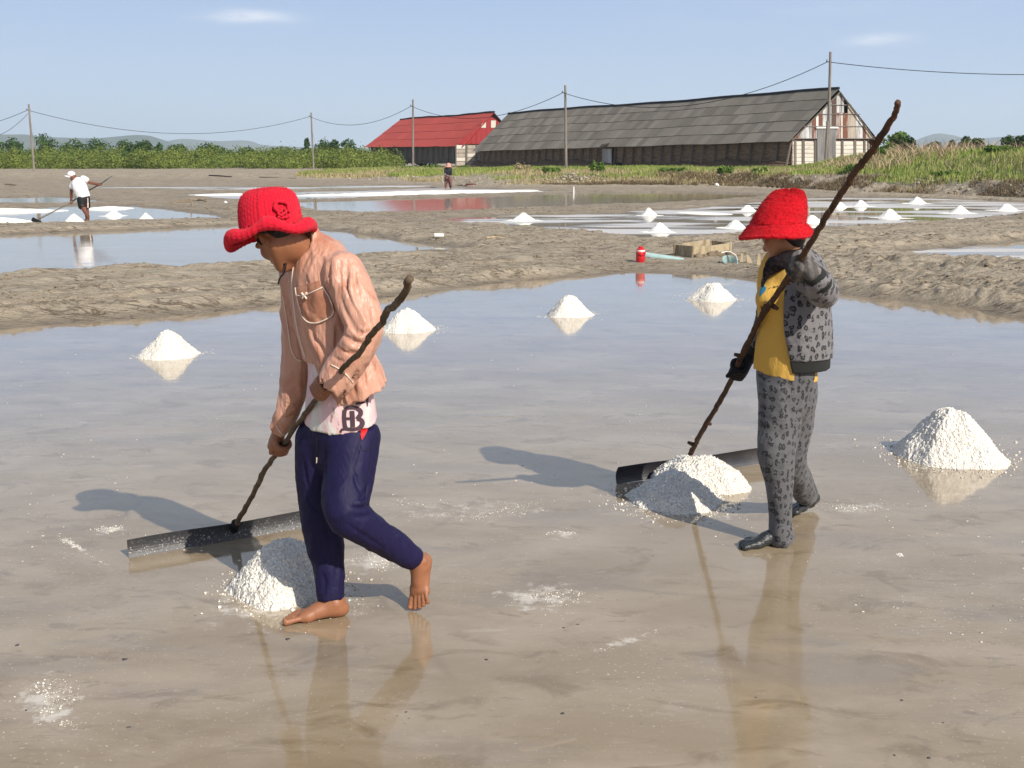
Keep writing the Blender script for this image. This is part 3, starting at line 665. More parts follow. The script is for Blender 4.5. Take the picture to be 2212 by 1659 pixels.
LT = [(28, 297, 22, 'wide dark tree at the far left edge behind the leaning pole'), (100, 287, 21, 'tallest feathery dark tree right of the leaning pole'), (160, 299, 24, 'dark tree left of the pair under the low hill'), (205, 297, 28, 'broad dark mangrove under the left hill crest'),
      (268, 299, 21, 'grey-green tree above the round dark bush'), (312, 302, 23, 'pale green tree just right of the grey-green one'), (345, 308, 11, 'small dark tree between pale tree and scrub gap'), (388, 310, 17, 'squat dark tree in the middle of the scrub belt'),
      (452, 309, 27, 'broad dark rounded mangrove in the middle of the left scrub'), (533, 316, 17, 'low dark tree above the man in pink'), (598, 318, 22, 'low rounded tree left of the second pole'), (663, 297, 9, 'thin upright dark tree just left of the second pole'),
      (700, 299, 16, 'feathery dark tree right of the second pole'), (722, 301, 12, 'narrow tree between two feathery ones left of the red shed'), (752, 299, 22, 'dark spreading tree nearest to the red shed')]
for i, (u, vt, hw, lab) in enumerate(LT):
    tree('mangrove_tree', lab, 'tree', u, vt, hw, 186 + (i * 37 % 14), .5, M_dark, 100 + i, 1500, .17, 'mangrove trees above the left scrub', lobes=10 if hw > 15 else 6, low=.1)
tree('round_bush', 'dark round bush standing out in front of the pale left scrub', 'bush', 274, 320, 13, 158, .5, M_dark, 77, 900, .2, low=.02)
RT = [(1937, 283, 27, 118, 'big leafy tree touching the right end of the grey shed'), (1962, 296, 16, 116, 'smaller tree leaning right of the big leafy tree by the shed'), (2016, 305, 17, 150, 'low tree row in front of the blue hills'), (2053, 301, 7, 150, 'tiny upright tree between the hills'),
      (2082, 294, 14, 135, 'round dark tree in the middle of the right grass skyline'), (2110, 298, 13, 135, 'open-crowned tree right of the round one on the skyline'), (2174, 294, 16, 125, 'dark tree near the right edge of the skyline'), (2208, 291, 18, 122, 'dark tree cut by the right edge of the photo')]
for i, (u, vt, hw, Y, lab) in enumerate(RT):
    tree('shade_tree', lab, 'tree', u, vt, hw, Y, 1.7, M_dark if i else M_bush, 200 + i, 1100, .17, 'trees on the right skyline', low=.15)
# the pale scrub belt on the left: one mass of low mangrove
rs = np.random.default_rng(3); blobs = []
for i in range(600):
    Y = rs.uniform(148, 182); x = rs.uniform(-100, -16.5) * Y / 165; h = rs.uniform(.4, 2.5) + (Y - 148) * .026
    blobs.append(((x, Y, .5 + h * .45), (rs.uniform(.8, 1.9), rs.uniform(.8, 1.7), h * .62)))
V, Fc = leafcloud(blobs, 160000, .105, 5)
tag(add('mangrove_scrub', V, Fc, M_light, base=(-40, 160, .5)), 'pale yellow-green mangrove scrub belt behind the left pans', kind='stuff')
blobs = []
for i in range(130):
    Y = rs.uniform(182, 205); x = rs.uniform(-125, -14) * Y / 190; blobs.append(((x, Y, 1.8), (2.2, 2, rs.uniform(1.0, 1.75))))
V, Fc = leafcloud(blobs, 16000, .26, 6); tag(add('mangrove_scrub', V, Fc, M_dark, base=(-40, 190, .5)), 'darker mangrove mass along the back of the scrub', kind='stuff')

# grass, reeds and weeds on the embankment
def blades(n, xf, seed, h0, h1, w, keep, lean=.35):
    r = np.random.default_rng(seed); X, Y = xf(r, n); Z, D_, E_ = terrain(X, Y)
    m = keep(X, Y, Z, D_, E_, r); X, Y, Z = X[m], Y[m], Z[m]; n = len(X); E_ = E_[m]
    a = r.uniform(0, math.pi, n); h = r.uniform(h0, h1, n) * (0.6 + 0.7 * (0.5 + 0.5 * vnoise(p3(X * .5, Y * .5, 0), 8)))
    wv = w * r.uniform(.6, 1.4, n) * Y / 70; lx = r.normal(size=n) * lean * h; ly = r.normal(size=n) * lean * h
    lx += .12 * h
    b0 = p3(X - np.cos(a) * wv, Y - np.sin(a) * wv, Z - .05); b1 = p3(X + np.cos(a) * wv, Y + np.sin(a) * wv, Z - .05)
    m1 = p3(X + lx * .35 + np.cos(a) * wv * .6, Y + ly * .35 + np.sin(a) * wv * .6, Z + h * .6); m0 = p3(X + lx * .35 - np.cos(a) * wv * .6, Y + ly * .35 - np.sin(a) * wv * .6, Z + h * .6)
    tp = p3(X + lx, Y + ly, Z + h)
    V = np.stack([b0, b1, m1, m0, tp], 1).reshape(-1, 3); i = np.arange(n)[:, None] * 5
    Fq = [tuple(q) for q in (i + np.array([[0, 1, 2, 3]])).tolist()] + [tuple(q) for q in (i + np.array([[3, 2, 4]])).tolist()]
    return V, Fq
def area(r, n, e0=0.0, e1=45.0, x0=-20, x1=48):
    X = r.uniform(x0, x1, n); yf = np.interp(X, FOOT[:, 0], FOOT[:, 1]); return X, yf + e0 + (e1 - e0) * r.random(n) ** 1.25
def inshed(X, Y):
    bad = np.zeros(len(X), bool)
    for Wc, a_, c_, L_ in ((W0, al, ac, 66), (W02, al2, ac2, 34)):
        dx, dy = X - Wc[0], Y - Wc[1]; s_ = dx * a_[0] + dy * a_[1]; q_ = dx * c_[0] + dy * c_[1]
        bad |= (s_ > -.3) & (s_ < L_) & (q_ > -.8) & (q_ < 11.5)
    return bad
def nearwall(X, Y):
    bad = np.zeros(len(X))
    for Wc, a_, c_, L_ in ((W0, al, ac, 66), (W02, al2, ac2, 34)):
        dx, dy = X - Wc[0], Y - Wc[1]; s_ = dx * a_[0] + dy * a_[1]; q_ = dx * c_[0] + dy * c_[1]; bad = np.maximum(bad, ((s_ > -2) & (s_ < L_)) * np.clip(1 + (q_ + 1) / 7, 0, .93) * (q_ < 2))
    return bad
gmask = lambda X, Y: vnoise(p3(X * .16, Y * .16, 0), 41) + .35 * vnoise(p3(X * .7, Y * .7, 0), 42)
M_grass = leafmat('green_grass', (.19, .26, .055), (.33, .36, .10), (.13, .20, .04)); M_dry = mat('dry_grass', (.42, .35, .20), .9, .1, world_co=True, layers=[dict(s=.4, lo=.4, hi=.6, c=(.34, .30, .14), f=.8), dict(s=3, lo=.5, hi=.7, c=(.24, .18, .10), f=.6)])
V, Fc = blades(150000, lambda r, n: area(r, n, 4, 45), 11, .14, .42, .026, lambda X, Y, Z, D_, E_, r: (~inshed(X, Y)) & (E_ > np.interp(X, [-15, 5, 20, 28], [8, 6, 3.2, 3.0])) & (nearwall(X, Y) < r.random(len(X))) & (gmask(X, Y) + .25 * sstep(5, 14, E_) + .3 * (X > 20) > -.16 + .4 * r.random(len(X))))
tag(add('grass', V, Fc, M_grass, base=(20, 80, 1)), 'green grass over the top of the embankment', kind='stuff')
V, Fc = blades(110000, lambda r, n: area(r, n, .8, 42), 12, .10, .36, .024, lambda X, Y, Z, D_, E_, r: (~inshed(X, Y)) & (nearwall(X, Y) < r.random(len(X))) & (gmask(X + 40, Y) + .1 * sstep(3, 10, E_) + .25 * (X > 14) > -.05 + .5 * r.random(len(X))), .5)
tag(add('dry_grass', V, Fc, M_dry, base=(20, 80, 1)), 'dry straw-coloured grass and stalks on the embankment face', kind='stuff')
M_scrub = mat('brown_scrub', (.17, .125, .075), .95, .1, world_co=True, layers=[dict(s=1.2, lo=.4, hi=.6, c=(.26, .20, .125), f=.8), dict(s=5, lo=.5, hi=.7, c=(.10, .085, .045), f=.6)])
V, Fc = blades(80000, lambda r, n: area(r, n, .6, 7.5, 2, 40), 17, .08, .30, .022, lambda X, Y, Z, D_, E_, r: (vnoise(p3(X * .35, Y * .35, 0), 47) + .5 * vnoise(p3(X * 1.5, Y * 1.5, 0), 48) + .25 * (X > 12) > -.1 + .45 * r.random(len(X))), .7)
tag(add('dry_scrub', V, Fc, M_scrub, base=(20, 60, 1)), 'brown dead scrub on the steep face of the right bank', kind='stuff')
M_reed = mat('reed_plume', (.46, .36, .24), .9, .1, world_co=True, layers=[dict(s=.6, lo=.4, hi=.6, c=(.36, .24, .16), f=.8)])
V, Fc = blades(3000, lambda r, n: (r.uniform(21, 38, n), r.uniform(60, 78, n)), 13, .5, .95, .03, lambda X, Y, Z, D_, E_, r: gmask(X * 1.6, Y * 1.6) > -.05, .9)
tag(add('reeds', V, Fc, M_reed, base=(28, 70, 1)), 'brown-pink feathery reeds bending over the right grass slope', kind='stuff')
# separate leafy weeds standing on the bank
WB = [(1128, 350, 26, 14, 88, 'dry plumed weed clump at the left end of the grey shed'), (1292, 357, 17, 17, 84, 'bright green shrub in front of the tin side door'), (1190, 362, 20, 10, 82, 'low green weed left of the rubble heap'), (1570, 352, 18, 12, 74, 'green weed clump at the shed front, left of the gable'),
      (1640, 352, 20, 11, 72, 'wide green weed clump under the eaves near the gable'), (1455, 360, 30, 9, 78, 'long low green weed strip by the shed middle'), (1895, 345, 22, 16, 74, 'green creeper bush against the right of the gable'), (1850, 352, 26, 12, 66, 'leafy bush below the door of the tin gable'),
      (930, 352, 26, 8, 118, 'low green weeds under the red shed wall'), (1000, 352, 20, 7, 112, 'small green weeds right of the distant worker'), (2060, 372, 60, 8, 56, 'dark green creeper trailing down the right bank'), (2170, 345, 40, 10, 60, 'pale green bush mound near the right edge'), (880, 358, 18, 6, 118, 'low weeds in front of the red shed corner')]
for i, (u, vb, hw, hpx, Y, lab) in enumerate(WB):
    b = P(u, vb, Y); z = float(ground_z(b[0], b[1])[0]); w = hw * Y / F; h = hpx * Y / F * 1.7
    r = random.Random(i); bl = [((b[0] + r.uniform(-.7, .7) * w, Y + r.uniform(-.4, .4) * w, z + h * r.uniform(.25, .6)), (w * .35, w * .3, h * .38)) for _ in range(7)]
    V, Fc = leafcloud(bl, 1100, .075 if i else .05, 300 + i, flat=.2); tag(add('weed_bush', V, Fc, M_dry if i == 0 else M_bush, base=(b[0], Y, z)), lab, 'bush', 'weedy bushes on the embankment')
# pale rubble and clods
M_stone = mat('pale_clod', (.40, .35, .27), .95, .1, world_co=True, layers=[dict(s=1.0, lo=.4, hi=.6, c=(.28, .235, .175), f=.8)], bumps=[('noise', 8.0, .05, 4)])
M_stone2 = mat('mud_clod', (.235, .187, .13), .95, .1, world_co=True, layers=[dict(s=1.0, lo=.4, hi=.6, c=(.16, .125, .085), f=.8)], bumps=[('noise', 20.0, .02, 4)])
ICO_V = np.array([[0,0,1],[.894,0,.447],[.276,.851,.447],[-.724,.526,.447],[-.724,-.526,.447],[.276,-.851,.447],[.724,.526,-.447],[-.276,.851,-.447],[-.894,0,-.447],[-.276,-.851,-.447],[.724,-.526,-.447],[0,0,-1]])
ICO_F = np.array([[0,1,2],[0,2,3],[0,3,4],[0,4,5],[0,5,1],[1,6,2],[2,7,3],[3,8,4],[4,9,5],[5,10,1],[6,7,2],[7,8,3],[8,9,4],[9,10,5],[10,6,1],[11,7,6],[11,8,7],[11,9,8],[11,10,9],[11,6,10]])
def lumps(c, s, seed, jit=.35, flat=.8):
    r = np.random.default_rng(seed); n = len(c); V = ICO_V[None] * (1 + jit * r.uniform(-1, 1, (n, 12, 1)))
    a = r.uniform(0, 6.28, n); V = V * (s[:, None, None] * np.stack([r.uniform(.7, 1.3, n), r.uniform(.7, 1.3, n), flat * r.uniform(.7, 1.2, n)], 1)[:, None, :])
    ca, sa = np.cos(a)[:, None], np.sin(a)[:, None]; V = np.stack([V[..., 0] * ca - V[..., 1] * sa, V[..., 0] * sa + V[..., 1] * ca, V[..., 2]], -1)
    V = V + np.asarray(c)[:, None, :]; Fc = (ICO_F[None] + (np.arange(n) * 12)[:, None, None]).reshape(-1, 3)
    return V.reshape(-1, 3), Fc
r_ = np.random.default_rng(4); n = 1500
g0 = P(1245, 385, 76)
X = np.concatenate([g0[0] + r_.normal(size=500) * 1.5, r_.uniform(-12, 22, n - 500)]); Y = np.concatenate([g0[1] + r_.normal(size=500) * 2.2, np.interp(X[500:], FOOT[:, 0], FOOT[:, 1]) + r_.uniform(.5, 8, n - 500)])
Z, _, _ = terrain(X, Y); Z[:500] += .35 * np.exp(-((X[:500] - g0[0]) ** 2 / 3 + (Y[:500] - g0[1]) ** 2 / 12)) * r_.random(500)
V, Fc = lumps(np.stack([X, Y, Z], 1), (.03 + .13 * r_.random(n) ** 3), 5); tag(add('rubble', V, Fc, M_stone, base=g0), 'pale rubble heaped on the bank below the grey shed', kind='stuff')
# clods broken off along the near bunds
n = 26000; U = r_.uniform(-.62, .62, n); Y = 10 + 30 * r_.random(n) ** 1.3; X = U * Y; Z, D_, E_ = terrain(X, Y)
m = (D_ > .25) & (E_ < 0) & (vnoise(p3(X * 1.3, Y * 1.3, 0), 55) + .3 * r_.random(n) > .1)
X, Y, Z = X[m], Y[m], Z[m]; V, Fc = lumps(np.stack([X, Y, Z], 1), (.008 + .024 * r_.random(len(X)) ** 3) * (Y / 14) ** .5, 6, .5, .6)
tag(add('mud_clods', V, Fc, M_stone2, base=(0, 14, 0)), 'small crumbled clods strewn over the mud bunds', kind='stuff')
# ------------------------------------------------------------------ salt heaps
M_salt = mat('salt', (0.81, 0.77, 0.69), 0.75, 0.35, world_co=True, sss=0.0,
    layers=[dict(s=9.0, lo=.45, hi=.7, c=(.70, .65, .56), f=.6, d=5), dict(s=55, lo=.6, hi=.75, c=(.45, .40, .33), f=.45, d=3)],
    bumps=[('vor', 90.0, 0.008), ('noise', 160.0, 0.004, 3)])
M_saltfar = mat('salt_far', (0.86, 0.83, 0.76), 0.8, 0.3, world_co=True, bumps=[('noise', 12.0, 0.02, 4)])
M_crust = mat('salt_crust', (0.66, 0.62, 0.55), 0.4, 0.5, world_co=True, layers=[dict(s=18.0, lo=.45, hi=.65, c=(.42, .37, .30), f=.7, d=6)], bumps=[('vor', 70.0, 0.006), ('noise', 130.0, 0.004, 3)])
def heap(c, r, h, seed, res, grain, gs, lobes=0.12, sx=1.0, ang=0.0, peak=(0, 0), power=1.08, foot=1.0):
    nr = max(8, int(r * 1.25 / res)); nt = max(20, int(2 * math.pi * r * .75 / res))
    rr = np.linspace(0, 1.22, nr)[:, None]; th = np.linspace(0, 2 * math.pi, nt, endpoint=False)[None, :]
    lob = 1 + lobes * vnoise(p3(np.cos(th[0]) * 1.7, np.sin(th[0]) * 1.7, seed), seed).reshape(1, -1)
    X = r * rr * np.cos(th) * lob * sx; Y = r * rr * np.sin(th) * lob; k = np.maximum(0, 1 - rr)
    X = X + peak[0] * k; Y = Y + peak[1] * k
    Z = h * np.where(rr < 1, (np.maximum(1 - rr, 0)) ** power, 0) + 0 * X; Z = Z - h * 0.15 * np.exp(-(rr / .16) ** 2) - np.maximum(0, rr - .93) * .16 * foot * r
    Z = Z + h * .13 * fbm(p3(X / r * 2.6, Y / r * 2.6, seed), 4, seed).reshape(Z.shape) * np.clip(1.1 - rr, 0, 1)
    ca, sa = math.cos(ang), math.sin(ang); X, Y = X * ca - Y * sa, X * sa + Y * ca
    V = p3(X, Y, Z + 0 * X)
    if grain:
        n_ = V.copy(); n_[:, 2] = 0; n_ = n_ / (np.linalg.norm(n_, axis=1, keepdims=True) + 1e-6) * .55; n_[:, 2] = .83
        q = V / gs + seed; w1 = worley(q, seed); w2 = worley(q * 2.3, seed + 3)
        d = grain * ((.6 - w1) * 1.1 + (.6 - w2) * .5 + .8 * fbm(V / (gs * 4), 3, seed + 5)); fade = np.broadcast_to(np.clip((1.12 - rr) * 8, 0, 1), Z.shape).reshape(-1)
        V = V + n_ * (d * fade)[:, None]
    return V + np.asarray(c), gridfaces(nr, nt, True)
def salt_heap(u, v, hw, hp, lab, seed, group, M=M_salt, res=None, grain=.006, gs=.016, **kw):
    g = G(u, v); s = np.linalg.norm(g[:2]); px = s / F * 1.01; r = hw * px; Yc = g + np.array([g[0] / s, g[1] / s, 0]) * r * .55
    h = (hp + r * .55 / px * 0) * px; dep = r * .55 * (H / s); h = h - dep * .0 
    res = res or max(.006, px * 1.6)
    if px > .006: grain = max(grain, px * .9); gs = max(gs, px * 2.2)
    V, Fc = heap((Yc[0], Yc[1], -0.004), r, h, seed, res, grain, gs, **kw)
    o = add('salt_heap', V, Fc, M, base=(Yc[0], Yc[1], 0), smooth=s > 25); tag(o, lab, 'salt heap', group); return Yc, r, h
def grains(c, r, n, seed, s0, s1, name_lab, sq=1.0, M=M_salt):
    q = np.random.default_rng(seed); a = q.uniform(0, 6.28, n); d = r * (1 + np.abs(q.normal(size=n)) * .35) * q.uniform(.8, 1.05, n)
    C_ = np.stack([c[0] + np.cos(a) * d, c[1] + np.sin(a) * d * sq, np.full(n, .002)], 1)
    V, Fc = lumps(C_, s0 + (s1 - s0) * q.random(n) ** 2.5, seed, .3, .8); return V, Fc
def skirt(c, rx, ry, seed, h=.016, ang=0.0, thr=.35, res=.012, fq=5.0):
    n1, n2 = int(2 * rx / res), int(2 * ry / res); n1 = min(n1, 240); n2 = min(n2, 240)
    a, b = np.meshgrid(np.linspace(-1, 1, n1), np.linspace(-1, 1, n2)); e = np.sqrt(a*a + b*b)
    X, Y = a * rx, b * ry; ca, sa = math.cos(ang), math.sin(ang); X, Y = X*ca - Y*sa, X*sa + Y*ca
    Z = h * (1.15 * (1 - e ** 1.3) - thr + .75 * fbm(p3(X * fq, Y * fq * 1.8, seed), 5, seed, .65).reshape(X.shape)); Z = np.where(e >= .99, -.02, Z)
    Z = np.where(Z > 0, Z ** .8 * (h ** .2), Z)
    return p3(X, Y, Z) + np.asarray(c), gridfaces(n2, n1)
def crust_patch(u, v, hwu, hwv, lab, seed, ang=0.0, thr=.35, h=.014, M=None, fq=5.0):
    """a drift of small salt crystals, thickest at its middle and ragged at its edge"""
    c = G(u, v); a = abs(G(u + hwu, v)[0] - c[0]); b = abs(G(u, v - hwv)[1] - c[1]); q = np.random.default_rng(seed)
    n = int(min(2600, 400 + 8000 * a * b)); x, y = q.normal(size=n) * .48, q.normal(size=n) * .48
    X, Y = x * a, y * b; ca, sa = math.cos(ang), math.sin(ang); X, Y = c[0] + X*ca - Y*sa, c[1] + X*sa + Y*ca
    m = vnoise(p3(X * 9, Y * 9, seed), seed) + .6 * vnoise(p3(X * 28, Y * 28, seed), seed + 1) > (thr - .45) + .5 * (x*x + y*y); X, Y = X[m], Y[m]
    px = c[1] / F * 2.2; sz = (.0009 + .0036 * q.random(len(X)) ** 4) * max(1, px / .006)
    V = OCT_V[None] * (1 + .35 * q.uniform(-1, 1, (len(X), 6, 1))) * sz[:, None, None] * np.array([1.3, 1.3, .7]); V = V + np.stack([X, Y, 0 * X + .0005], 1)[:, None, :]
    Fc = (OCT_F[None] + (np.arange(len(X)) * 6)[:, None, None]).reshape(-1, 3)
    tag(add('salt_crust', V.reshape(-1, 3), Fc, M or M_salt, base=(c[0], c[1], 0)), lab, kind='stuff')
    PAN_SPOTS.append((c[0], c[1], a, b, ang, .55 if thr < .45 else .35))
OCT_V = np.array([[1,0,0],[0,1,0],[-1,0,0],[0,-1,0],[0,0,1],[0,0,-1.]]); OCT_F = np.array([[0,1,4],[1,2,4],[2,3,4],[3,0,4],[1,0,5],[2,1,5],[3,2,5],[0,3,5]])
def stain_pan():
    """whitish salt deposits in the pan floor, each with its own ragged shape"""
    m = M_pan; N, L = m.node_tree.nodes, m.node_tree.links; b = [n for n in N if n.type == 'BSDF_PRINCIPLED'][0]; gp = N.new('ShaderNodeNewGeometry')
    nz = N.new('ShaderNodeTexNoise'); nz.inputs['Scale'].default_value = 11; nz.inputs['Detail'].default_value = 10; nz.inputs['Roughness'].default_value = .78; L.new(gp.outputs['Position'], nz.inputs[0]); tot = None
    def mt(op, a, c):
        q = N.new('ShaderNodeMath'); q.operation = op
        for i, x in enumerate((a, c)):
            if isinstance(x, (int, float)): q.inputs[i].default_value = x
            else: L.new(x, q.inputs[i])
        return q.outputs[0]
    for x, y, a, c, ang, st in PAN_SPOTS:
        mp = N.new('ShaderNodeMapping'); mp.vector_type = 'TEXTURE'; mp.inputs['Location'].default_value = (x, y, 0); mp.inputs['Rotation'].default_value = (0, 0, ang); mp.inputs['Scale'].default_value = (a * 1.25, c * 1.25, 1)
        L.new(gp.outputs['Position'], mp.inputs[0]); ln = N.new('ShaderNodeVectorMath'); ln.operation = 'LENGTH'; L.new(mp.outputs[0], ln.inputs[0])
        r = N.new('ShaderNodeMapRange'); r.inputs[1].default_value = 1.0; r.inputs[2].default_value = 0.1; r.inputs[4].default_value = st; L.new(ln.outputs['Value'], r.inputs[0])
        tot = r.outputs[0] if tot is None else mt('MAXIMUM', tot, r.outputs[0])
    k = N.new('ShaderNodeMapRange'); L.new(mt('ADD', tot, mt('MULTIPLY', mt('SUBTRACT', nz.outputs[0], .5), 2.6)), k.inputs[0]); k.inputs[1].default_value = .30; k.inputs[2].default_value = .62; fac = mt('MULTIPLY', k.outputs[0], mt('GREATER_THAN', tot, .001)); fac = mt('MULTIPLY', fac, .8)
    src = b.inputs['Base Color'].links[0].from_socket; mx_ = N.new('ShaderNodeMixRGB'); L.new(fac, mx_.inputs[0]); L.new(src, mx_.inputs[1]); mx_.inputs[2].default_value = (.64, .60, .53, 1); L.new(mx_.outputs[0], b.inputs['Base Color'])
    src = b.inputs['Roughness'].links[0].from_socket; mr = N.new('ShaderNodeMix'); mr.data_type = 'FLOAT'; L.new(fac, mr.inputs[0]); L.new(src, mr.inputs[2]); mr.inputs[3].default_value = .3; L.new(mr.outputs[0], b.inputs['Roughness'])
near = [(363, 773, 67, 62, 'white salt heap on the left of the near pan, alone in the water'), (880, 717, 60, 55, 'white salt heap just right of the man in the pink shirt'),
        (1233, 684, 54, 51, 'white salt heap in the middle of the near pan below the long shed'), (1538, 650, 52, 46, 'white salt heap beside the woman, below the wooden trough')]
for i, (u, v, hw, hp, lab) in enumerate(near):
    c, r, h = salt_heap(u, v, hw, hp, lab, 11 + i, 'salt heaps standing in the near pan', gs=.026, grain=.017, res=.010, peak=(random.uniform(-.03, .03), 0), power=1.02)
    crust_patch(u, v - 6, hw * 1.25, 14, 'thin salt slush ringing a salt heap', 50 + i, thr=.2)
c5, r5, h5 = salt_heap(2056, 1000, 114, 128, 'large coarse salt heap at the right, nearest the woman', 31, 'salt heaps standing in the near pan', gs=.019, grain=.014, res=.0055, power=1.05, peak=(-.02, 0))
V, Fc = grains(c5, r5, 260, 3, .003, .009, ''); tag(add('salt_grains', V, Fc, M_salt, base=c5), 'loose salt grains round the large right heap', kind='stuff')
crust_patch(2040, 1003, 125, 16, 'damp salt rim in front of the large right heap', 9, thr=.3)
# the man's heap and the woman's two
def big(u, v, hw, hp, lab, seed, depth=.75, **kw):
    g = G(u, v); px = g[1] / F * 1.02; r = hw * px; c = g + np.array([0, r * depth, 0]); 
    V, Fc = heap((c[0], c[1], -.004), r, hp * px, seed, .0048, .017, .015, **kw)
    tag(add('salt_heap', V, Fc, M_salt, base=(c[0], c[1], 0)), lab, 'salt heap', 'salt heaps being raked by the workers'); return c, r
cm, rm = big(596, 1303, 128, 146, 'coarse salt heap at the feet of the man in the pink shirt', 41, .72, power=.80, peak=(.03, .02), lobes=.10)
V, Fc = grains(cm, rm, 220, 5, .003, .009, '', .9); tag(add('salt_grains', V, Fc, M_salt, base=cm), 'loose salt grains round the man\'s heap', kind='stuff')
cw, rw = big(1462, 1104, 104, 80, 'shaded coarse salt heap in front of the woman\'s rake', 43, .7, power=.92, lobes=.14, peak=(.02, .05))
cw2, rw2 = big(1522, 1066, 98, 76, 'sunlit flat-topped salt heap pressed against the woman\'s rake blade', 44, .8, power=.60, lobes=.15, sx=1.2)
V, Fc = grains(cw, rw * 1.1, 220, 6, .003, .009, '', .9); tag(add('salt_grains', V, Fc, M_salt, base=cw), 'loose salt grains round the woman\'s heap', kind='stuff')
crust_patch(620, 1300, 190, 55, 'wet salt slush spread round the man\'s heap', 61, .1, .30)
crust_patch(800, 1215, 90, 28, 'salt slush left behind the man\'s forward leg', 62, .3, .35)
crust_patch(1480, 1090, 170, 40, 'wet salt slush spread round the woman\'s heap', 63, .1, .32)
crust_patch(100, 1512, 75, 62, 'white salt crust patch on the near lower left', 64, .5, .25, .02)
crust_patch(130, 1548, 45, 30, 'white salt crust patch on the near lower left', 65, .5, .3, .02)
crust_patch(1170, 1290, 120, 34, 'pale salt crust patch between the two workers', 66, .2, .42, .016)
crust_patch(1215, 1155, 34, 14, 'small salt crust between the workers', 67, 0, .3)
crust_patch(232, 1145, 45, 13, 'bright salt crumbs at the left of the man\'s rake', 68, .2, .2, .022)
crust_patch(170, 1185, 12, 42, 'thin salt ridge left of the man\'s rake', 69, .75, .1)
crust_patch(1010, 1100, 260, 26, 'faint salt crust streak behind the man', 70, .1, .55)
crust_patch(1850, 1095, 120, 18, 'faint salt crust right of the woman\'s foot', 71, .05, .5)
crust_patch(1945, 1198, 16, 5, 'small salt lump right of the woman\'s feet', 72, 0, -.2, .03)
crust_patch(1350, 1385, 120, 10, 'thin salt line running to the woman\'s foot', 73, .62, .45)
crust_patch(60, 1700, 1, 1, 'tiny salt crumb', 74) if False else None
# low silt streaks and scrape lines left by the rakes
M_silt = mat('silt', (.31, .25, .175), .2, .5, world_co=True, layers=[dict(s=9, lo=.4, hi=.65, c=(.27, .21, .14), f=.7, d=6)])
for i, (u, v, L_, w_, an) in enumerate(((250,1480,1.0,.030,.30),(520,1500,.8,.018,.35),(620,1492,.45,.010,.25),(900,1560,.7,.030,.35),(1040,1420,.6,.016,.2),(300,1600,1.1,.02,.3),(1180,1610,.9,.035,.45),(1330,1480,.7,.02,.3),(1500,1560,.5,.018,.3),(1900,1380,.8,.02,.15),
      (2000,1500,.6,.03,.2),(560,860,2.2,.03,.05),(300,930,2.0,.025,.08),(1150,900,2.4,.03,.04),(1800,870,1.8,.03,.1),(950,1180,1.0,.025,.2),(120,1330,.9,.03,.4),(1260,1240,.8,.02,.3))):
    c = G(u, v); V, Fc = skirt((c[0], c[1], -.002), L_ / 2, w_, 400 + i, .0035 * max(1, c[1] / 6), an, .55, L_ / 200, 9); tag(add('silt_streak', V, Fc, M_silt, base=(c[0], c[1], 0), smooth=True), 'faint ridge of silt scraped up in the near pan', kind='stuff')
M_speck = mat('dark_speck', (.06, .055, .06), .5); q = np.random.default_rng(18); pts = np.array([G(a, b) for a, b in zip(q.uniform(0, 2212, 45), q.uniform(1300, 1659, 45))])
V, Fc = lumps(pts, .002 + .007 * q.random(45) ** 3, 19, .4, .25); tag(add('dark_specks', V, Fc, M_speck, base=(0, 4, 0)), 'dark specks of algae in the near pan', kind='stuff')
# floating flecks and crumbs over the near pan
q = np.random.default_rng(8); n = 2600; vv = 620 + 1000 * q.random(n) ** 1.0; uu = q.uniform(-60, 2270, n); pts = np.array([G(a, b) for a, b in zip(uu, vv)])
keep = (vnoise(p3(pts[:, 0] * 1.2, pts[:, 1] * 1.2, 0), 90) > .12) & (sdpoly(pts[:, 0], pts[:, 1], POND['a']) < -.3); pts = pts[keep]
V, Fc = lumps(pts, .0015 + .006 * q.random(len(pts)) ** 4, 9, .3, .5); tag(add('salt_flecks', V, Fc, M_crust, base=(0, 5, 0)), 'salt flecks floating on the near pan', kind='stuff')
stain_pan()
# far heaps
farh = [(161, 481, 23, 19, 'small white heap just left of the man in white'), (246, 467, 19, 13, 'small white heap farthest of three in the pan of the man in white'), (316, 479, 20, 20, 'small white heap right of the man in white'),
        (1130, 477, 26, 20, 'leftmost white heap of the right-hand pan'), (1401, 466, 19, 19, 'white heap behind its twin, above the red flask'), (1425, 502, 26, 24, 'white heap nearest the wooden trough, above the red flask'),
        (1615, 456, 18, 15, 'white heap just left of the woman\'s hat top'), (1587, 493, 23, 21, 'white heap just left of the woman\'s hat brim'), (1753, 483, 23, 20, 'white heap partly behind the woman\'s hat and stick'),
        (1813, 448, 16, 13, 'white heap half hidden by the raised stick'), (1859, 446, 18, 16, 'white heap just right of the raised stick'), (1980, 440, 19, 15, 'farthest white heap below the right bank'),
        (1921, 471, 25, 20, 'white heap at the near side of the right pan'), (2073, 461, 22, 17, 'second white heap from the right edge'), (2174, 455, 22, 16, 'white heap at the right edge')]
for i, (u, v, hw, hp, lab) in enumerate(farh):
    c, r, h = salt_heap(u, v, hw, hp, lab, 80 + i, 'small white salt heaps in the farther pans', M_saltfar, grain=.01, power=1.1, lobes=.1)
    V, Fc = skirt((c[0], c[1], 0), r * 2.2, r * 2.2, 150 + i, .02, 0, .45, .06, 1.2); tag(add('salt_crust', V, Fc, M_saltfar, base=(c[0], c[1], 0), smooth=True), 'white slush ring round a far salt heap', kind='stuff')
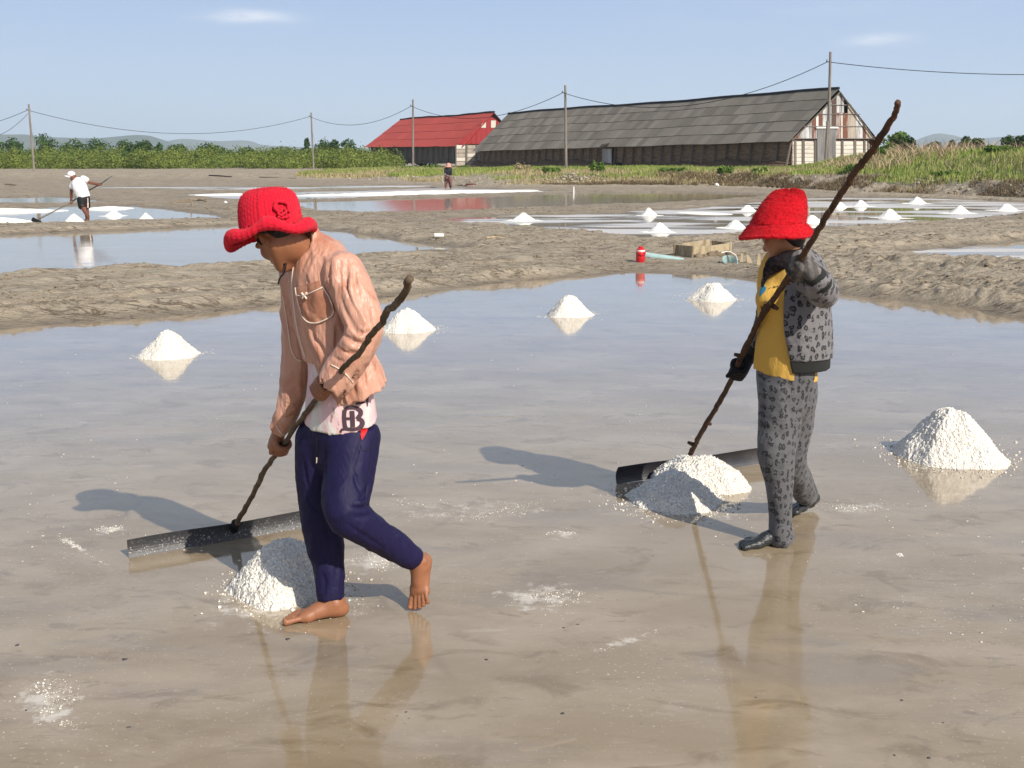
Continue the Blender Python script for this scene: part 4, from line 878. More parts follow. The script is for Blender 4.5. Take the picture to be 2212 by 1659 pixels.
def windrow(u0, v0, u1, v1, w, h, lab, seed):
    a, b = G(u0, v0), G(u1, v1); c = (a + b) / 2; L_ = np.linalg.norm(b - a) / 2; an = math.atan2(b[1] - a[1], b[0] - a[0])
    V, Fc = skirt((c[0], c[1], 0), L_, w, seed, h, an, .05, L_ / 100, .8); tag(add('salt_ridge', V, Fc, M_saltfar, base=(c[0], c[1], 0), smooth=True), lab, kind='stuff')
windrow(-160, 482, 76, 480, .75, .16, 'raked ridge of white salt ending at the rake of the man in white', 201)
windrow(-140, 458, 150, 455, .8, .09, 'white salt line behind the man in white', 202)
windrow(180, 452, 290, 450, .6, .07, 'short white salt line right of the man in white', 203)
windrow(600, 424, 1210, 411, 1.8, .10, 'long bright salt line at the feet of the distant worker', 204)
windrow(380, 423, 600, 419, 1.0, .06, 'white salt streak in the far left pan', 205)
windrow(1480, 462, 1560, 460, 1.2, .03, 'salt slush streak in the right pan', 206)

# ------------------------------------------------------------------ things lying on the bunds
M_redp = mat('red_plastic', (.55, .015, .02), .35, .5, coat=.2); M_wp = mat('white_plastic', (.7, .68, .64), .45); M_aqua = mat('aqua_pvc', (.42, .60, .58), .45, layers=[dict(s=6, lo=.5, hi=.7, c=(.35, .40, .36), f=.6)])
M_oldwood = mat('old_yellow_wood', (.42, .34, .22), .9, .2, layers=[dict(s=(7, 7, 3), lo=.44, hi=.60, c=(.19, .15, .10), f=.85, d=8), dict(s=(3, 3, 9), lo=.55, hi=.66, c=(.30, .255, .19), f=.8, d=6)], bumps=[('noise', 30.0, .006, 4)])
M_graywood = mat('driftwood', (.27, .21, .14), .9, .2, layers=[dict(s=(2, 2, 20), lo=.4, hi=.7, c=(.13, .10, .07), f=.7)])
M_black = mat('black', (.012, .012, .014), .7, .3)
def on_ground(u, v, z=.12, it=6):
    g = G(u, v, z)
    for _ in range(it): z = float(ground_z(g[0], g[1])[0]); g = G(u, v, z)
    return g
# red flask
g = on_ground(1383.5, 566); px = g[1] / F
t = thing('water_flask', g, 'red plastic water flask with white band standing on the mud bund', 'flask')
def lathe(prof, c, n=20):
    V = []; 
    for r, z in prof: V += [[c[0] + r * math.cos(a), c[1] + r * math.sin(a), c[2] + z] for a in np.arange(n) * 2 * math.pi / n]
    Fc = [tuple(q) for q in gridfaces(len(prof), n, True)[:, ::-1].tolist()]; Fc.append(tuple(range(n - 1, -1, -1))); Fc.append(tuple((len(prof) - 1) * n + k for k in range(n))); return V, Fc
w_ = 10.2 * px; hh = 34 * px
V, Fc = lathe([(w_*.82, -.01), (w_*.9, hh*.03), (w_, hh*.25), (w_*.97, hh*.6), (w_*.9, hh*.66)], g); add('flask_body', V, Fc, M_redp, t, smooth=False)
V, Fc = lathe([(w_*.92, hh*.66), (w_*.94, hh*.68), (w_*.93, hh*.75), (w_*.88, hh*.77)], g); add('white_band', V, Fc, M_wp, t)
V, Fc = lathe([(w_*.88, hh*.77), (w_*.86, hh*.83), (w_*.6, hh*.88), (w_*.5, hh*.9), (w_*.5, hh*.98), (w_*.42, hh)], g); add('lid', V, Fc, M_redp, t)
m = MB(); m.tube([g + (w_*.9, -w_*.4, hh*.7), g + (w_*.9, -w_*.8, hh*.5), g + (w_*.1, -w_*1.15, hh*.44), g + (-w_*.6, -w_*.95, hh*.6), g + (-w_*.9, -w_*.4, hh*.7)], .008, 6); m.build('strap', M_redp, t)
# aqua pipe behind it
a = on_ground(1392, 556); b = on_ground(1476, 560); a[2] += .03; b[2] -= .03
V, Fc = tube([a, lerp(a, b, .5), b], [.062, .058, .05], 16); t = tag(add('pipe', V, Fc, M_aqua, base=a, smooth=False), 'pale green plastic pipe half sunk in mud beside the red flask', 'pipe')
# wooden trough
def panel(name, pts, th, M, t, nrm_dir):
    q = np.asarray(pts, float); d = nrm(nrm_dir) * th; add(name, list(q) + list(q + d), [(0,1,2,3), (7,6,5,4), (0,4,5,1), (1,5,6,2), (2,6,7,3), (3,7,4,0)], M, t)
a0, a1, a2 = on_ground(1462, 554), on_ground(1495, 556), on_ground(1580, 546); pxx = a1[1] / F
t = thing('wooden_trough', a1, 'broken yellowish wooden trough half buried in mud, left of the woman', 'trough')
hA = 24 * pxx; back = nrm([a0[0]-a1[0], a0[1]-a1[1]+.35, 0]); side = nrm([a2[0]-a1[0], a2[1]-a1[1], 0])
a0 = a1 + np.array([-.24, .38, 0])
def rag(p, q, h0, h1, z=-.08): return [p + (0,0,z), q + (0,0,z), q + (0,0,h1), p + (0,0,h0)]
panel('end_board', rag(a1 + side*.01, a0 + side*.01, hA, hA*.97), .03, M_oldwood, t, side)
panel('front_board', rag(a1 + side*.05, lerp(a1, a2, .45), hA*.95, hA*.9), .035, M_oldwood, t, [0.1, 1, 0]); panel('front_board', rag(lerp(a1, a2, .46), a2, hA*.86, hA*.93), .035, M_oldwood, t, [0.1, 1, 0])
panel('back_board', rag(a0 + side*.05, a0 + (a2 - a1)*.9, hA*1.0, hA*1.15), .03, M_oldwood, t, [0, 1, 0])
panel('end_board', rag(a2 - side*.03, a2 - side*.03 + (a0 - a1), hA*.9, hA), .03, M_oldwood, t, -side)
m = MB(); m.tube([a1 + (0, -.015, -.08), a1 + (0, -.015, hA*1.02)], .022, 6); m.build('corner_post', M_graywood, t)
m = MB(); m.tube([a0 + (0, .0, -.08), a0 + (-.01, 0, hA*1.02)], .02, 6); m.build('corner_post', M_graywood, t)
V, Fc = lumps(np.array([lerp(a1, a2, x) + (0, -.06, .0) for x in (.15, .3, .42, .5, .6, .72, .9)]), np.array([.07,.06,.08,.12,.1,.07,.07]), 4); tag(add('mud_lump', V, Fc, M_stone2, base=a1), 'mud lumps piled against the wooden trough', kind='stuff')
# tipped basin with its handle
g = on_ground(1578, 569); px = g[1] / F; w_ = 17 * px; t = thing('basin', g, 'pale blue plastic basin tipped on its side in the mud', 'basin')
ax = nrm([.12, -.55, .8]); e1 = nrm(np.cross(ax, [0, 0, 1])); e2 = np.cross(ax, e1); cc = g + (0, .05, w_ * .35); n = 24; V = []
for r, k in ((w_*.75, -.16), (w_*.95, -.02), (w_*1.04, 0), (w_*.97, .01), (w_*.9, -.02), (w_*.7, -.15)):
    V += [cc + ax * k + r * (math.cos(q) * e1 + math.sin(q) * e2) for q in np.arange(n) * 2 * math.pi / n]
Fc = [tuple(q) for q in gridfaces(6, n, True).tolist()] + [tuple(5 * n + k for k in range(n)), tuple(range(n - 1, -1, -1))]
add('bowl', V, Fc, M_aqua, t)
V, Fc = tube(catmull([cc - e1*w_, cc - e1*w_*.9 + (-.02, 0, .08), cc + (-.02, .03, .14), cc + e1*w_*.4 + (-.1, 0, .12)], 4), .008, 6); add('handle', V, Fc, M_wp, t)
# broken boards right of the basin
for i, (u0, v0, u1, v1, wd) in enumerate(((1601, 566, 1603, 545, .03), (1622, 568, 1615, 549, .05), (1638, 573, 1640, 545, .035))):
    a = on_ground(u0, v0); b = P(u1, v1, a[1] + .02); m = MB(); m.box8([a + (-wd, 0, -.05), a + (wd, 0, -.05), a + (wd, .02, -.05), a + (-wd, .02, -.05), b + (-wd*.4, 0, 0), b + (wd*.7, 0, -.04), b + (wd*.7, .02, -.04), b + (-wd*.4, .02, 0)])
    o = m.build('broken_board', M_oldwood, base=a); tag(o, ['short broken board stub right of the basin', 'tilted grey board piece between two stubs', 'broken board stub nearest the woman\'s chin'][i], 'board', 'broken boards right of the basin')
# small white pipe end, planks, driftwood, stakes
a = on_ground(938, 513); px = a[1] / F; b = a + np.array([.20, .02, .035]); a = a + (0, 0, .045)
t = thing('pipe', a, 'short white pipe end sticking out of the mud by the middle pan', 'pipe'); V, Fc = tube([a, b], .048, 14); add('pipe_body', V, Fc, M_wp, t); V, Fc = tube([a - (b - a) * .03, a - (b - a) * .0], .036, 14); add('mouth_shade', V, Fc, M_black, t)  # black disc on the end stands in for the shade inside the pipe
def plank(u0, v0, u1, v1, r, lab, M=M_graywood, name='plank', dz=.02):
    a, b = on_ground(u0, v0), on_ground(u1, v1); a[2] += dz; b[2] += dz; V, Fc = tube([a, lerp(a, b, .5) + (0, 0, .01), b], [r, r * 1.1, r * .7], 6); tag(add(name, V, Fc, M, base=a), lab, name.replace('_', ' '))
plank(1050, 516, 1084, 515, .025, 'yellowish stick lying on the middle mud bund', M_oldwood)
plank(372, 441, 443, 431, .07, 'long driftwood log on the bund left of the man in pink', name='log'); plank(425, 433, 448, 437, .05, 'short forked driftwood beside the long log', name='log')
plank(12, 399, 36, 401, .06, 'dark log on the far left mud flat', name='log'); plank(452, 380, 500, 383, .06, 'dark plank by the far left pans', M_black, dz=.05)
plank(560, 383, 640, 386, .05, 'long low board lying before the bank left of the red shed', M_graywood)
plank(985, 401, 1010, 402, .05, 'grey board lying right of the distant worker', M_graywood); plank(1008, 400, 1027, 400, .09, 'dark red board end right of the distant worker', mat('dark_red_wood', (.10, .02, .02), .7))
def stake(u, v0, v1, r, lab, M=M_graywood, du=0):
    a = G(u, v0, 0); b = P(u + du, v1, a[1]); V, Fc = tube([a - (0, 0, .05), b], [r, r * .85], 7); tag(add('stake', V, Fc, M, base=a), lab, 'stake')
stake(1239, 417, 403, .05, 'white stake standing in the brown pan below the long shed', M_wp); stake(683, 447, 428, .03, 'thin grey stake behind the man\'s hat')
stake(417, 449, 428, .03, 'dark leaning stick on the bund by the driftwood', du=-7); stake(902, 550, 534, .02, 'thin grey stake right of the man\'s shoulder'); stake(85, 479, 461, .04, 'grey stake beside the rake of the man in white')
for i, (u, v, s, lab, M) in enumerate(((54, 362, .18, 'white bag on the far left bank', M_wp), (1355, 370, .16, 'white bag on the bank before the long shed', M_wp), (1333, 362, .3, 'pale sack left of the dark opening of the shed', M_stone), (1548, 399, .13, 'small white scrap at the foot of the bank', M_wp), (487, 438, .10, 'white scrap on the bund beside the driftwood', M_wp), (755, 386, .14, 'white scrap at the foot of the left bank', M_wp), (1478, 462, .02, '', None))):
    if M is None: continue
    g = on_ground(u, v, .5); V, Fc = lumps(g[None], np.array([s]), 60 + i, .3, .7); tag(add('plastic_bag' if 'bag' in lab or 'sack' in lab else 'scrap', V, Fc, M, base=g, smooth=True), lab, 'bag' if 'bag' in lab or 'sack' in lab else 'scrap')
# black sack by the side door
g = wp(1336, 362, 1.0); V, Fc = lumps(g[None] + (0, 0, .25), np.array([.42]), 71, .12, 1.1); tag(add('sack', V, Fc, M_black, base=g, smooth=True), 'black sack leaning at the shed wall right of the tin side door', 'sack')
# ------------------------------------------------------------------ smooth solid modelling for people and cloth
class Vol:
    def __init__(s, h): s.h = h; s.ops = []; s.lo = np.full(3, 1e9); s.hi = np.full(3, -1e9)
    def op(s, lo, hi, fn, mode='u', k=.01):
        lo, hi = np.asarray(lo, float), np.asarray(hi, float); s.ops.append((lo, hi, fn, mode, k))
        if mode == 'u': s.lo = np.minimum(s.lo, lo); s.hi = np.maximum(s.hi, hi)
    def seg(s, a, b, ra, rb, k=.012, flat=None, mode='u', cap=None):
        a, b = np.asarray(a, float), np.asarray(b, float); m = max(ra, rb) * (1.0 if flat is None else max(1.0, 1 / flat[1]))
        def fn(X, Y, Z):
            d = b - a; L2 = d @ d + 1e-12; px, py, pz = X - a[0], Y - a[1], Z - a[2]
            t = np.clip((px * d[0] + py * d[1] + pz * d[2]) / L2, 0, 1)
            qx, qy, qz = px - t * d[0], py - t * d[1], pz - t * d[2]; q2 = qx*qx + qy*qy + qz*qz
            if flat is not None:
                n, sc = flat; qn = qx * n[0] + qy * n[1] + qz * n[2]; q2 = q2 + (sc * sc - 1) * qn * qn
            r = np.sqrt(np.maximum(q2, 1e-12)) - (ra + (rb - ra) * t)
            if cap is not None: r = np.maximum(r, (X - b[0]) * cap[0] + (Y - b[1]) * cap[1] + (Z - b[2]) * cap[2])
            return r
        s.op(np.minimum(a, b) - m, np.maximum(a, b) + m, fn, mode, k)
    def ell(s, c, r, axes, k=.012, mode='u'):
        c = np.asarray(c, float); A_ = np.asarray(axes, float); r = np.asarray(r, float); m = r.max()
        def fn(X, Y, Z):
            x, y, z = X - c[0], Y - c[1], Z - c[2]; q = [(x * a[0] + y * a[1] + z * a[2]) for a in A_]
            k0 = np.sqrt(sum((q[i] / r[i]) ** 2 for i in range(3)) + 1e-9); k1 = np.sqrt(sum((q[i] / r[i] ** 2) ** 2 for i in range(3)) + 1e-9)
            return k0 * (k0 - 1) / k1
        s.op(c - m, c + m, fn, mode, k)
    def chain(s, pts, k=.012, flat=None, mode='u', per=4, endcap=False, startcap=False):
        P_ = catmull([np.append(p[0], p[1]) for p in pts], per)
        for i in range(len(P_) - 1):
            a, b = P_[i], P_[i + 1]; cap = None
            if endcap and i == len(P_) - 2: cap = nrm(b[:3] - a[:3])
            s.seg(a[:3], b[:3], a[3], b[3], .002 if i else k, flat, mode, cap)
    def build(s, noise=None, band=.03):
        h = s.h; s.lo = s.lo - 4 * h; n = np.ceil((s.hi + 4 * h - s.lo) / h).astype(int); s.n = n
        Fv = np.full(n, 1.0, np.float32); ax = [s.lo[i] + h * np.arange(n[i]) for i in range(3)]; s.ax = ax
        for lo, hi, fn, mode, k in s.ops:
            mg = k + 3 * h
            i0 = np.clip(np.floor((lo - mg - s.lo) / h).astype(int), 0, n - 1); i1 = np.clip(np.ceil((hi + mg - s.lo) / h).astype(int) + 1, 1, n)
            if (i1 <= i0).any(): continue
            sl = tuple(slice(a, b) for a, b in zip(i0, i1))
            X = ax[0][sl[0]][:, None, None]; Y = ax[1][sl[1]][None, :, None]; Z = ax[2][sl[2]][None, None, :]
            d = fn(X, Y, Z).astype(np.float32); d = np.broadcast_to(d, Fv[sl].shape); c = Fv[sl]
            if mode == 'u':
                t = np.clip(.5 + .5 * (c - d) / k, 0, 1); Fv[sl] = c * (1 - t) + d * t - k * t * (1 - t)
            elif mode == 'sub':
                d = -d; t = np.clip(.5 - .5 * (c - d) / k, 0, 1); Fv[sl] = c * (1 - t) + d * t + k * t * (1 - t)
            elif mode == 'cut': Fv[sl] = np.maximum(c, d)
        if noise is not None:
            I = np.argwhere(np.abs(Fv) < band); pts = s.lo + I * h
            Fv[I[:, 0], I[:, 1], I[:, 2]] += noise(pts).astype(np.float32)
        s.F = Fv; return snet(Fv, s.lo, h)
def snet(Fv, lo, h):
    S = Fv < 0; nx, ny, nz = Fv.shape
    cnt = np.zeros((nx-1, ny-1, nz-1), np.int8)
    for a in (0, 1):
        for b in (0, 1):
            for c in (0, 1): cnt += S[a:nx-1+a, b:ny-1+b, c:nz-1+c]
    I = np.argwhere((cnt > 0) & (cnt < 8)); n = len(I)
    idx = np.full(cnt.shape, -1, np.int32); idx[I[:, 0], I[:, 1], I[:, 2]] = np.arange(n)
    cor = [(a, b, c) for a in (0, 1) for b in (0, 1) for c in (0, 1)]
    val = {c: Fv[I[:, 0]+c[0], I[:, 1]+c[1], I[:, 2]+c[2]] for c in cor}
    acc = np.zeros((n, 3)); w = np.zeros(n)
    for c in cor:
        for ax in range(3):
            if c[ax]: continue
            e = list(c); e[ax] = 1; e = tuple(e); a, b = val[c], val[e]; m = (a < 0) != (b < 0)
            t = np.where(m, a / np.where(m, a - b, 1), 0); p = np.tile(np.array(c, float), (n, 1)); p[:, ax] = t
            acc += np.where(m[:, None], p, 0); w += m
    V = lo + (I + acc / w[:, None]) * h
    faces = []
    for ax in range(3):
        sl0 = [slice(None)] * 3; sl1 = [slice(None)] * 3; sl0[ax] = slice(0, -1); sl1[ax] = slice(1, None)
        s0, s1 = S[tuple(sl0)], S[tuple(sl1)]; E = np.argwhere(s0 != s1); sg = s0[E[:, 0], E[:, 1], E[:, 2]]
        b, c = (ax + 1) % 3, (ax + 2) % 3
        ok = (E[:, b] > 0) & (E[:, c] > 0) & (E[:, b] < Fv.shape[b]-1) & (E[:, c] < Fv.shape[c]-1); E = E[ok]; sg = sg[ok]
        q = []
        for db, dc in ((-1, -1), (0, -1), (0, 0), (-1, 0)):
            j = E.copy(); j[:, b] += db; j[:, c] += dc; q.append(idx[j[:, 0], j[:, 1], j[:, 2]])
        q = np.stack(q, 1); q[~sg] = q[~sg][:, ::-1]; faces.append(q)
    return V, np.concatenate(faces)
class Surf:                                     # for laying trims and prints on a finished garment
    def __init__(s, V, Fc): s.b = BVHTree.FromPolygons([tuple(v) for v in V], [tuple(int(i) for i in f) for f in Fc])
    def hit(s, u, v):
        d = Vector(ray(u, v)).normalized(); r = s.b.ray_cast(Vector(O), d, 50)
        return (np.array(r[0]), np.array(r[1])) if r[0] is not None else None
    def path(s, px, off=.002, per=5):
        P_ = catmull([(a, b, 0) for a, b in px], per); out = []
        for p in P_:
            h = s.hit(p[0], p[1])
            if h is None: continue
            n = h[1]; n = n if np.dot(n, ray(p[0], p[1])) < 0 else -n; out.append(h[0] + n * off)
        return np.array(out)
    def piping(s, name, px, r, M, parent, off=.002):
        q = s.path(px, off)
        if len(q) > 2:
            k = np.array([.25, .5, .25]); qq = q.copy()
            for _ in range(2): qq[1:-1] = .25*qq[:-2] + .5*qq[1:-1] + .25*qq[2:]
            V, Fc = tube(qq, r, 6); return add(name, V, Fc, M, parent, True)
    def patch(s, name, px, M, parent, off=.003, step=3.0):
        px = np.array(px, float); lo, hi = px.min(0), px.max(0); pts = [Vector(p) for p in px]; ed = [(i, (i + 1) % len(px)) for i in range(len(px))]
        for x in np.arange(lo[0], hi[0], step):
            for y in np.arange(lo[1], hi[1], step): pts.append(Vector((x, y)))
        v2, _, f2, *_ = delaunay_2d_cdt(pts, ed, [], 1, 1e-4)
        V = []; ok = []
        for p in v2:
            h = s.hit(p.x, p.y)
            if h is None: V.append((0, 0, 0)); ok.append(False); continue
            n = h[1]; n = n if np.dot(n, ray(p.x, p.y)) < 0 else -n; V.append(h[0] + n * off); ok.append(True)
        f = [tuple(q) for q in f2 if all(ok[i] for i in q)]
        # keep only faces whose centre lies inside the outline
        def ins(c):
            k = False
            for i in range(len(px)):
                a, b = px[i], px[(i + 1) % len(px)]
                if (a[1] > c[1]) != (b[1] > c[1]) and c[0] < (b[0]-a[0])*(c[1]-a[1])/(b[1]-a[1]+1e-12)+a[0]: k = not k
            return k
        f = [q for q in f if ins(np.mean([v2[i] for i in q], axis=0))]
        gid = {}                                        # keep the largest connected piece
        def find(i):
            while gid.setdefault(i, i) != i: i = gid[i]
            return i
        for q in f:
            for i in q[1:]: gid[find(i)] = find(q[0])
        if f:
            cnt = {}
            for q in f: cnt[find(q[0])] = cnt.get(find(q[0]), 0) + 1
            best = max(cnt, key=cnt.get); f = [q for q in f if find(q[0]) == best]
        if f:
            us = sorted({i for q in f for i in q}); mp_ = {i: k for k, i in enumerate(us)}; return add(name, [V[i] for i in us], [tuple(mp_[i] for i in q) for q in f], M, parent, True)
    def stroke(s, mb, px, w, off=.0025):
        P_ = catmull([(p[0], p[1], p[2] if len(p) > 2 else w) for p in px], 6); T = np.gradient(P_[:, :2], axis=0); T /= np.linalg.norm(T, axis=1, keepdims=True) + 1e-9
        V = []
        for p, t in zip(P_, T):
            for k in np.linspace(-.5, .5, 5):
                a = p[:2] + np.array([-t[1], t[0]]) * p[2] * k; h = s.hit(*a)
                if h is None:
                    if not V: return
                    V.append(V[-1]); continue
                n = h[1]; n = n if np.dot(n, ray(*a)) < 0 else -n; V.append(h[0] + n * off)
        mb.put(V, gridfaces(len(P_), 5).tolist())

def head(v, c, f, u, sc=1.0, neck=None, nr=.052):
    f = nrm(f); u = nrm(u - f * np.dot(u, f)); s = np.cross(f, u); A_ = (s, f, u); g = lambda a, b, d: c + (s * a + f * b + u * d) * sc
    v.ell(g(0, -.012, .012), np.array([.074, .093, .092]) * sc, A_); v.ell(g(0, .02, -.05), np.array([.060, .070, .062]) * sc, A_, .03)
    v.seg(g(-.012, .066, -.100), g(.012, .066, -.100), .020*sc, .020*sc, .025)
    for q in (-1, 1):
        v.seg(g(q*.055, -.012, -.055), g(q*.022, .06, -.100), .018*sc, .016*sc, .03)          # jaw line
        v.ell(g(q*.042, .055, -.035), np.array([.024, .022, .022]) * sc, A_, .02)             # cheek
        v.seg(g(q*.012, .084, .006), g(q*.050, .068, .008), .011*sc, .010*sc, .012)            # brow
        v.ell(g(q*.031, .092, -.012), np.array([.017, .013, .010]) * sc, A_, .010, 'sub')
        v.ell(g(q*.076, -.008, -.018), np.array([.008, .017, .030]) * sc, A_, .006); v.ell(g(q*.084, -.004, -.018), np.array([.005, .009, .018]) * sc, A_, .004, 'sub')
        v.ell(g(q*.011, .096, -.052), np.array([.009, .010, .008]) * sc, A_, .006)
    v.seg(g(0, .084, -.008), g(0, .104, -.046), .008*sc, .0125*sc, .012)
    v.seg(g(-.018, .083, -.071), g(.018, .083, -.071), .0075*sc, .0075*sc, .006); v.seg(g(-.015, .082, -.083), g(.015, .082, -.083), .0085*sc, .0085*sc, .006)
    v.seg(g(-.022, .092, -.077), g(.022, .092, -.077), .002, .002, .003, mode='sub')
    if neck is not None: v.seg(g(0, -.022, -.055), neck, nr, nr * 1.12, .03)
    return g
def eyes(g, parent, Mw):
    for q in (-1, 1):
        c = g(q*.031, .080, -.012); V = ICO_V * .0115 + c; add('eye', V, ICO_F, Mw, parent, True)
def grip(v, c, axis, wrist, rs, front=True, fat=0.0, sc=1.0, thumb=1, k=.0022, index=None):
    axis = nrm(axis); w = wrist - c; e1 = nrm(w - axis * np.dot(w, axis)); e2 = np.cross(axis, e1)
    toc = nrm(O - c)
    if (np.dot(e2, toc) > 0) != front: e2 = -e2
    E = lambda deg, r, s=0.0: c + axis * s + (e1 * math.cos(R(deg)) + e2 * math.sin(R(deg))) * r
    lens = (1.0, 1.08, 1.03, .88)
    for i in range(4):
        s_ = (i - 1.5) * .0205 * sc; L_ = lens[i] if thumb > 0 else lens[3 - i]; r0 = .0092 * sc + fat
        angs = [(55, .040), (95, .033 + .002 * L_), (140, .025), (190, rs + .011), (235, rs + .0098), (235 + 45 * L_, rs + .0098)]
        pts = [(E(a, r * (1 if j < 3 else 1), s_ * (1.05 if j < 2 else 1)), r0 * (1.08 - .055 * j)) for j, (a, r) in enumerate(angs)]
        v.chain(pts, k, per=3); v.seg(wrist, pts[0][0], .019*sc + fat, .0125*sc + fat, .012)
        v.ell(E(92, .037, s_), (np.array([.0105]*3) + fat) * sc, np.eye(3), .006)     # knuckle
    v.seg(wrist, E(40, .032, .0), .024*sc + fat, .022*sc + fat, .016)
    v.seg(E(30, .038, -.022), E(30, .038, .022), .017 + fat, .017 + fat, .014)
    ts = .036 * thumb
    v.chain([(wrist * .6 + E(0, .03, ts) * .4, .017 + fat), (E(-25, .036, ts * .9), .0145 + fat), (E(-70, rs + .018, ts * 1.05), .0115 + fat), (E(-120, rs + .013, ts * 1.15), .010 + fat), (E(-150, rs + .012, ts * 1.1), .0085 + fat)], .008, per=3)
    return E
def foot(v, heel, d, up, med, L=.235, ankle=None, sock=False, ar=.034):
    d = nrm(d); up = nrm(up - d * np.dot(up, d)); ax = np.cross(d, up); ax = ax if np.dot(ax, med) > 0 else -ax; q = L / .24
    g = lambda a, b, c: heel + (d * a + ax * b + up * c) * q
    v.seg(g(.018, 0, .030), g(.045, 0, .034), .029*q, .030*q, .015); v.seg(g(.03, -.012, .022), g(.155, -.026, .016), .022*q, .016*q, .02)
    v.seg(g(.04, .006, .040), g(.165, .022, .021), .030*q, .021*q, .02); v.seg(g(.05, 0, .05), g(.15, .0, .026), .028*q, .018*q, .02)
    v.seg(g(.148, .026, .019), g(.150, -.034, .014), .0185*q, .013*q, .014)
    if ankle is not None:
        v.seg(ankle, g(.048, 0, .052), ar, .033*q, .02); v.seg(ankle, g(.11, .005, .040), ar * .85, .022*q, .02)
        for s_ in (-1, 1): v.ell(ankle + ax * s_ * .029 - up * 0 + (g(.04, 0, .05) - ankle) * .35, np.array([.012]*3), np.eye(3), .012)
    for i, (b, r, reach) in enumerate(((.031, .0130, .243), (.0100, .0094, .240), (-.0075, .0090, .232), (-.0240, .0084, .220), (-.0395, .0078, .205))):
        rr = r + (.003 if sock else 0); rise = .004 if i else 0
        v.chain([(g(.140, b * .85, .020), rr), (g(.150 + (reach - .16) * .5, b * 1.06, .019 + rise), rr * .86), (g(reach - r, b * 1.15, r * 1.0), rr)], .010 if sock else .0022, per=3)
        if not sock: v.ell(g(reach - r * .7, b * 1.1, r * 1.75), np.array([r*.6]*3), np.eye(3), .003)
    if sock: v.seg(g(.17, .028, .016), g(.215, -.02, .013), .015, .013, .02)
def fold(p, f1=(9, 9, 5), a1=.005, f2=(22, 12, 9), a2=.005, seed=1):
    n1 = vnoise(p * np.array(f1), seed); q = p * np.array(f2); n2 = 1 - np.abs(vnoise(q + .6 * n1[:, None], seed + 1)) * 2
    return -(a1 * n1 + a2 * n2 * .8)
def garment(name, v, M, parent, noise=None, lab=None, creases=()):
    if creases:                                  # folds pressed into (or raised on) the cloth along hand-placed lines
        h0 = v.h; v.h = h0 * 1.7; V, Fc = v.build(); S0 = Surf(V, Fc); v.h = h0; ops = []
        for px, r, up in creases:
            q = S0.path(px, r * (.15 if up < 0 else -.45), 4)
            for i in range(len(q) - 1):
                if np.linalg.norm(q[i] - q[i+1]) > .06: continue
                w0 = math.sin(math.pi * (i + .3) / (len(q) - .4)) * .75 + .25; w1 = math.sin(math.pi * (i + 1.3) / (len(q) - .4)) * .75 + .25
                ops.append((q[i], q[i+1], .8 * r * abs(w0), .8 * r * abs(w1), 'sub' if up < 0 else 'u'))
        v.lo = v.lo + 4 * v.h * 1.7
        for a, b_, r0, r1, md in ops: v.seg(a, b_, r0, r1, .010 if md == 'u' else .006, None, md)
    V, Fc = v.build(noise); o = add(name, V, Fc, M, parent, True)
    if lab: o['label'] = lab
    s = Surf(V, Fc); s.o = o; return s

# ------------------------------------------------------------------ materials for people
M_skin = mat('brown_skin', (.30, .125, .062), .42, .5, sss=.12, layers=[dict(s=25, lo=.4, hi=.7, c=(.22, .085, .042), f=.5), dict(s=160, lo=.5, hi=.8, c=(.36, .17, .09), f=.3)], bumps=[('noise', 260.0, .0012, 3)])
M_skinw = mat('tan_skin', (.40, .19, .10), .45, .5, sss=.1, layers=[dict(s=25, lo=.4, hi=.7, c=(.33, .14, .07), f=.5)], bumps=[('noise', 260.0, .0008, 3)])
M_hair = mat('black_hair', (.012, .009, .008), .5, .4, bumps=[('noise', (300, 300, 40), .004, 3)])
M_eye = mat('eye_white', (.6, .55, .5), .2)
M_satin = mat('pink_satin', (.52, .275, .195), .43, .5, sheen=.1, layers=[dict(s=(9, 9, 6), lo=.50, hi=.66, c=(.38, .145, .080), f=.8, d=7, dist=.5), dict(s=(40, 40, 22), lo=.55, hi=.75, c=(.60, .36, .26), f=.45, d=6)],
    bumps=[('noise', (26, 26, 6), .010, 3, .5), ('noise', (60, 60, 40), .0010, 2, .4)])
M_satin2 = mat('brown_satin', (.34, .150, .090), .38, .5, layers=[dict(s=(16, 16, 12), lo=.5, hi=.66, c=(.56, .30, .20), f=.8, d=5, dist=.8)], bumps=[('noise', (10, 12, 9), .014, 2, .8)])
M_crochet = mat('red_crochet', (.66, .012, .035), .9, .15, sheen=.08, layers=[dict(s=300, lo=.45, hi=.7, c=(.50, .008, .025), f=.6, d=2)], bumps=[('noise', 420.0, .003, 2)])
M_fuzz = mat('red_fuzz', (.62, .008, .018), .9, .12, sheen=.08, layers=[dict(s=(60, 60, 90), lo=.4, hi=.7, c=(.45, .006, .012), f=.7, d=4)], bumps=[('noise', (180, 180, 260), .005, 4)])
M_trim = mat('cream_piping', (.72, .60, .50), .6)
M_navy = mat('navy_cloth', (.0095, .0075, .040), .6, .25, layers=[dict(s=(6, 6, 3), lo=.4, hi=.7, c=(.013, .010, .050), f=.7)], bumps=[('noise', (14, 14, 5), .010, 4, .5), ('noise', 500.0, .0006, 2)])
M_under = mat('printed_undershirt', (.72, .50, .52), .75, .3, layers=[dict(s=(9, 9, 5), lo=.47, hi=.53, c=(.66, .66, .60), f=.95), dict(s=(16, 16, 8), lo=.58, hi=.64, c=(.62, .45, .14), f=.8), dict(s=(22, 22, 12), lo=.62, hi=.66, c=(.20, .14, .12), f=.8, d=6), dict(s=(7, 7, 3), lo=.62, hi=.66, c=(.50, .62, .66), f=.6)],
    bumps=[('noise', (14, 14, 6), .010, 4)])
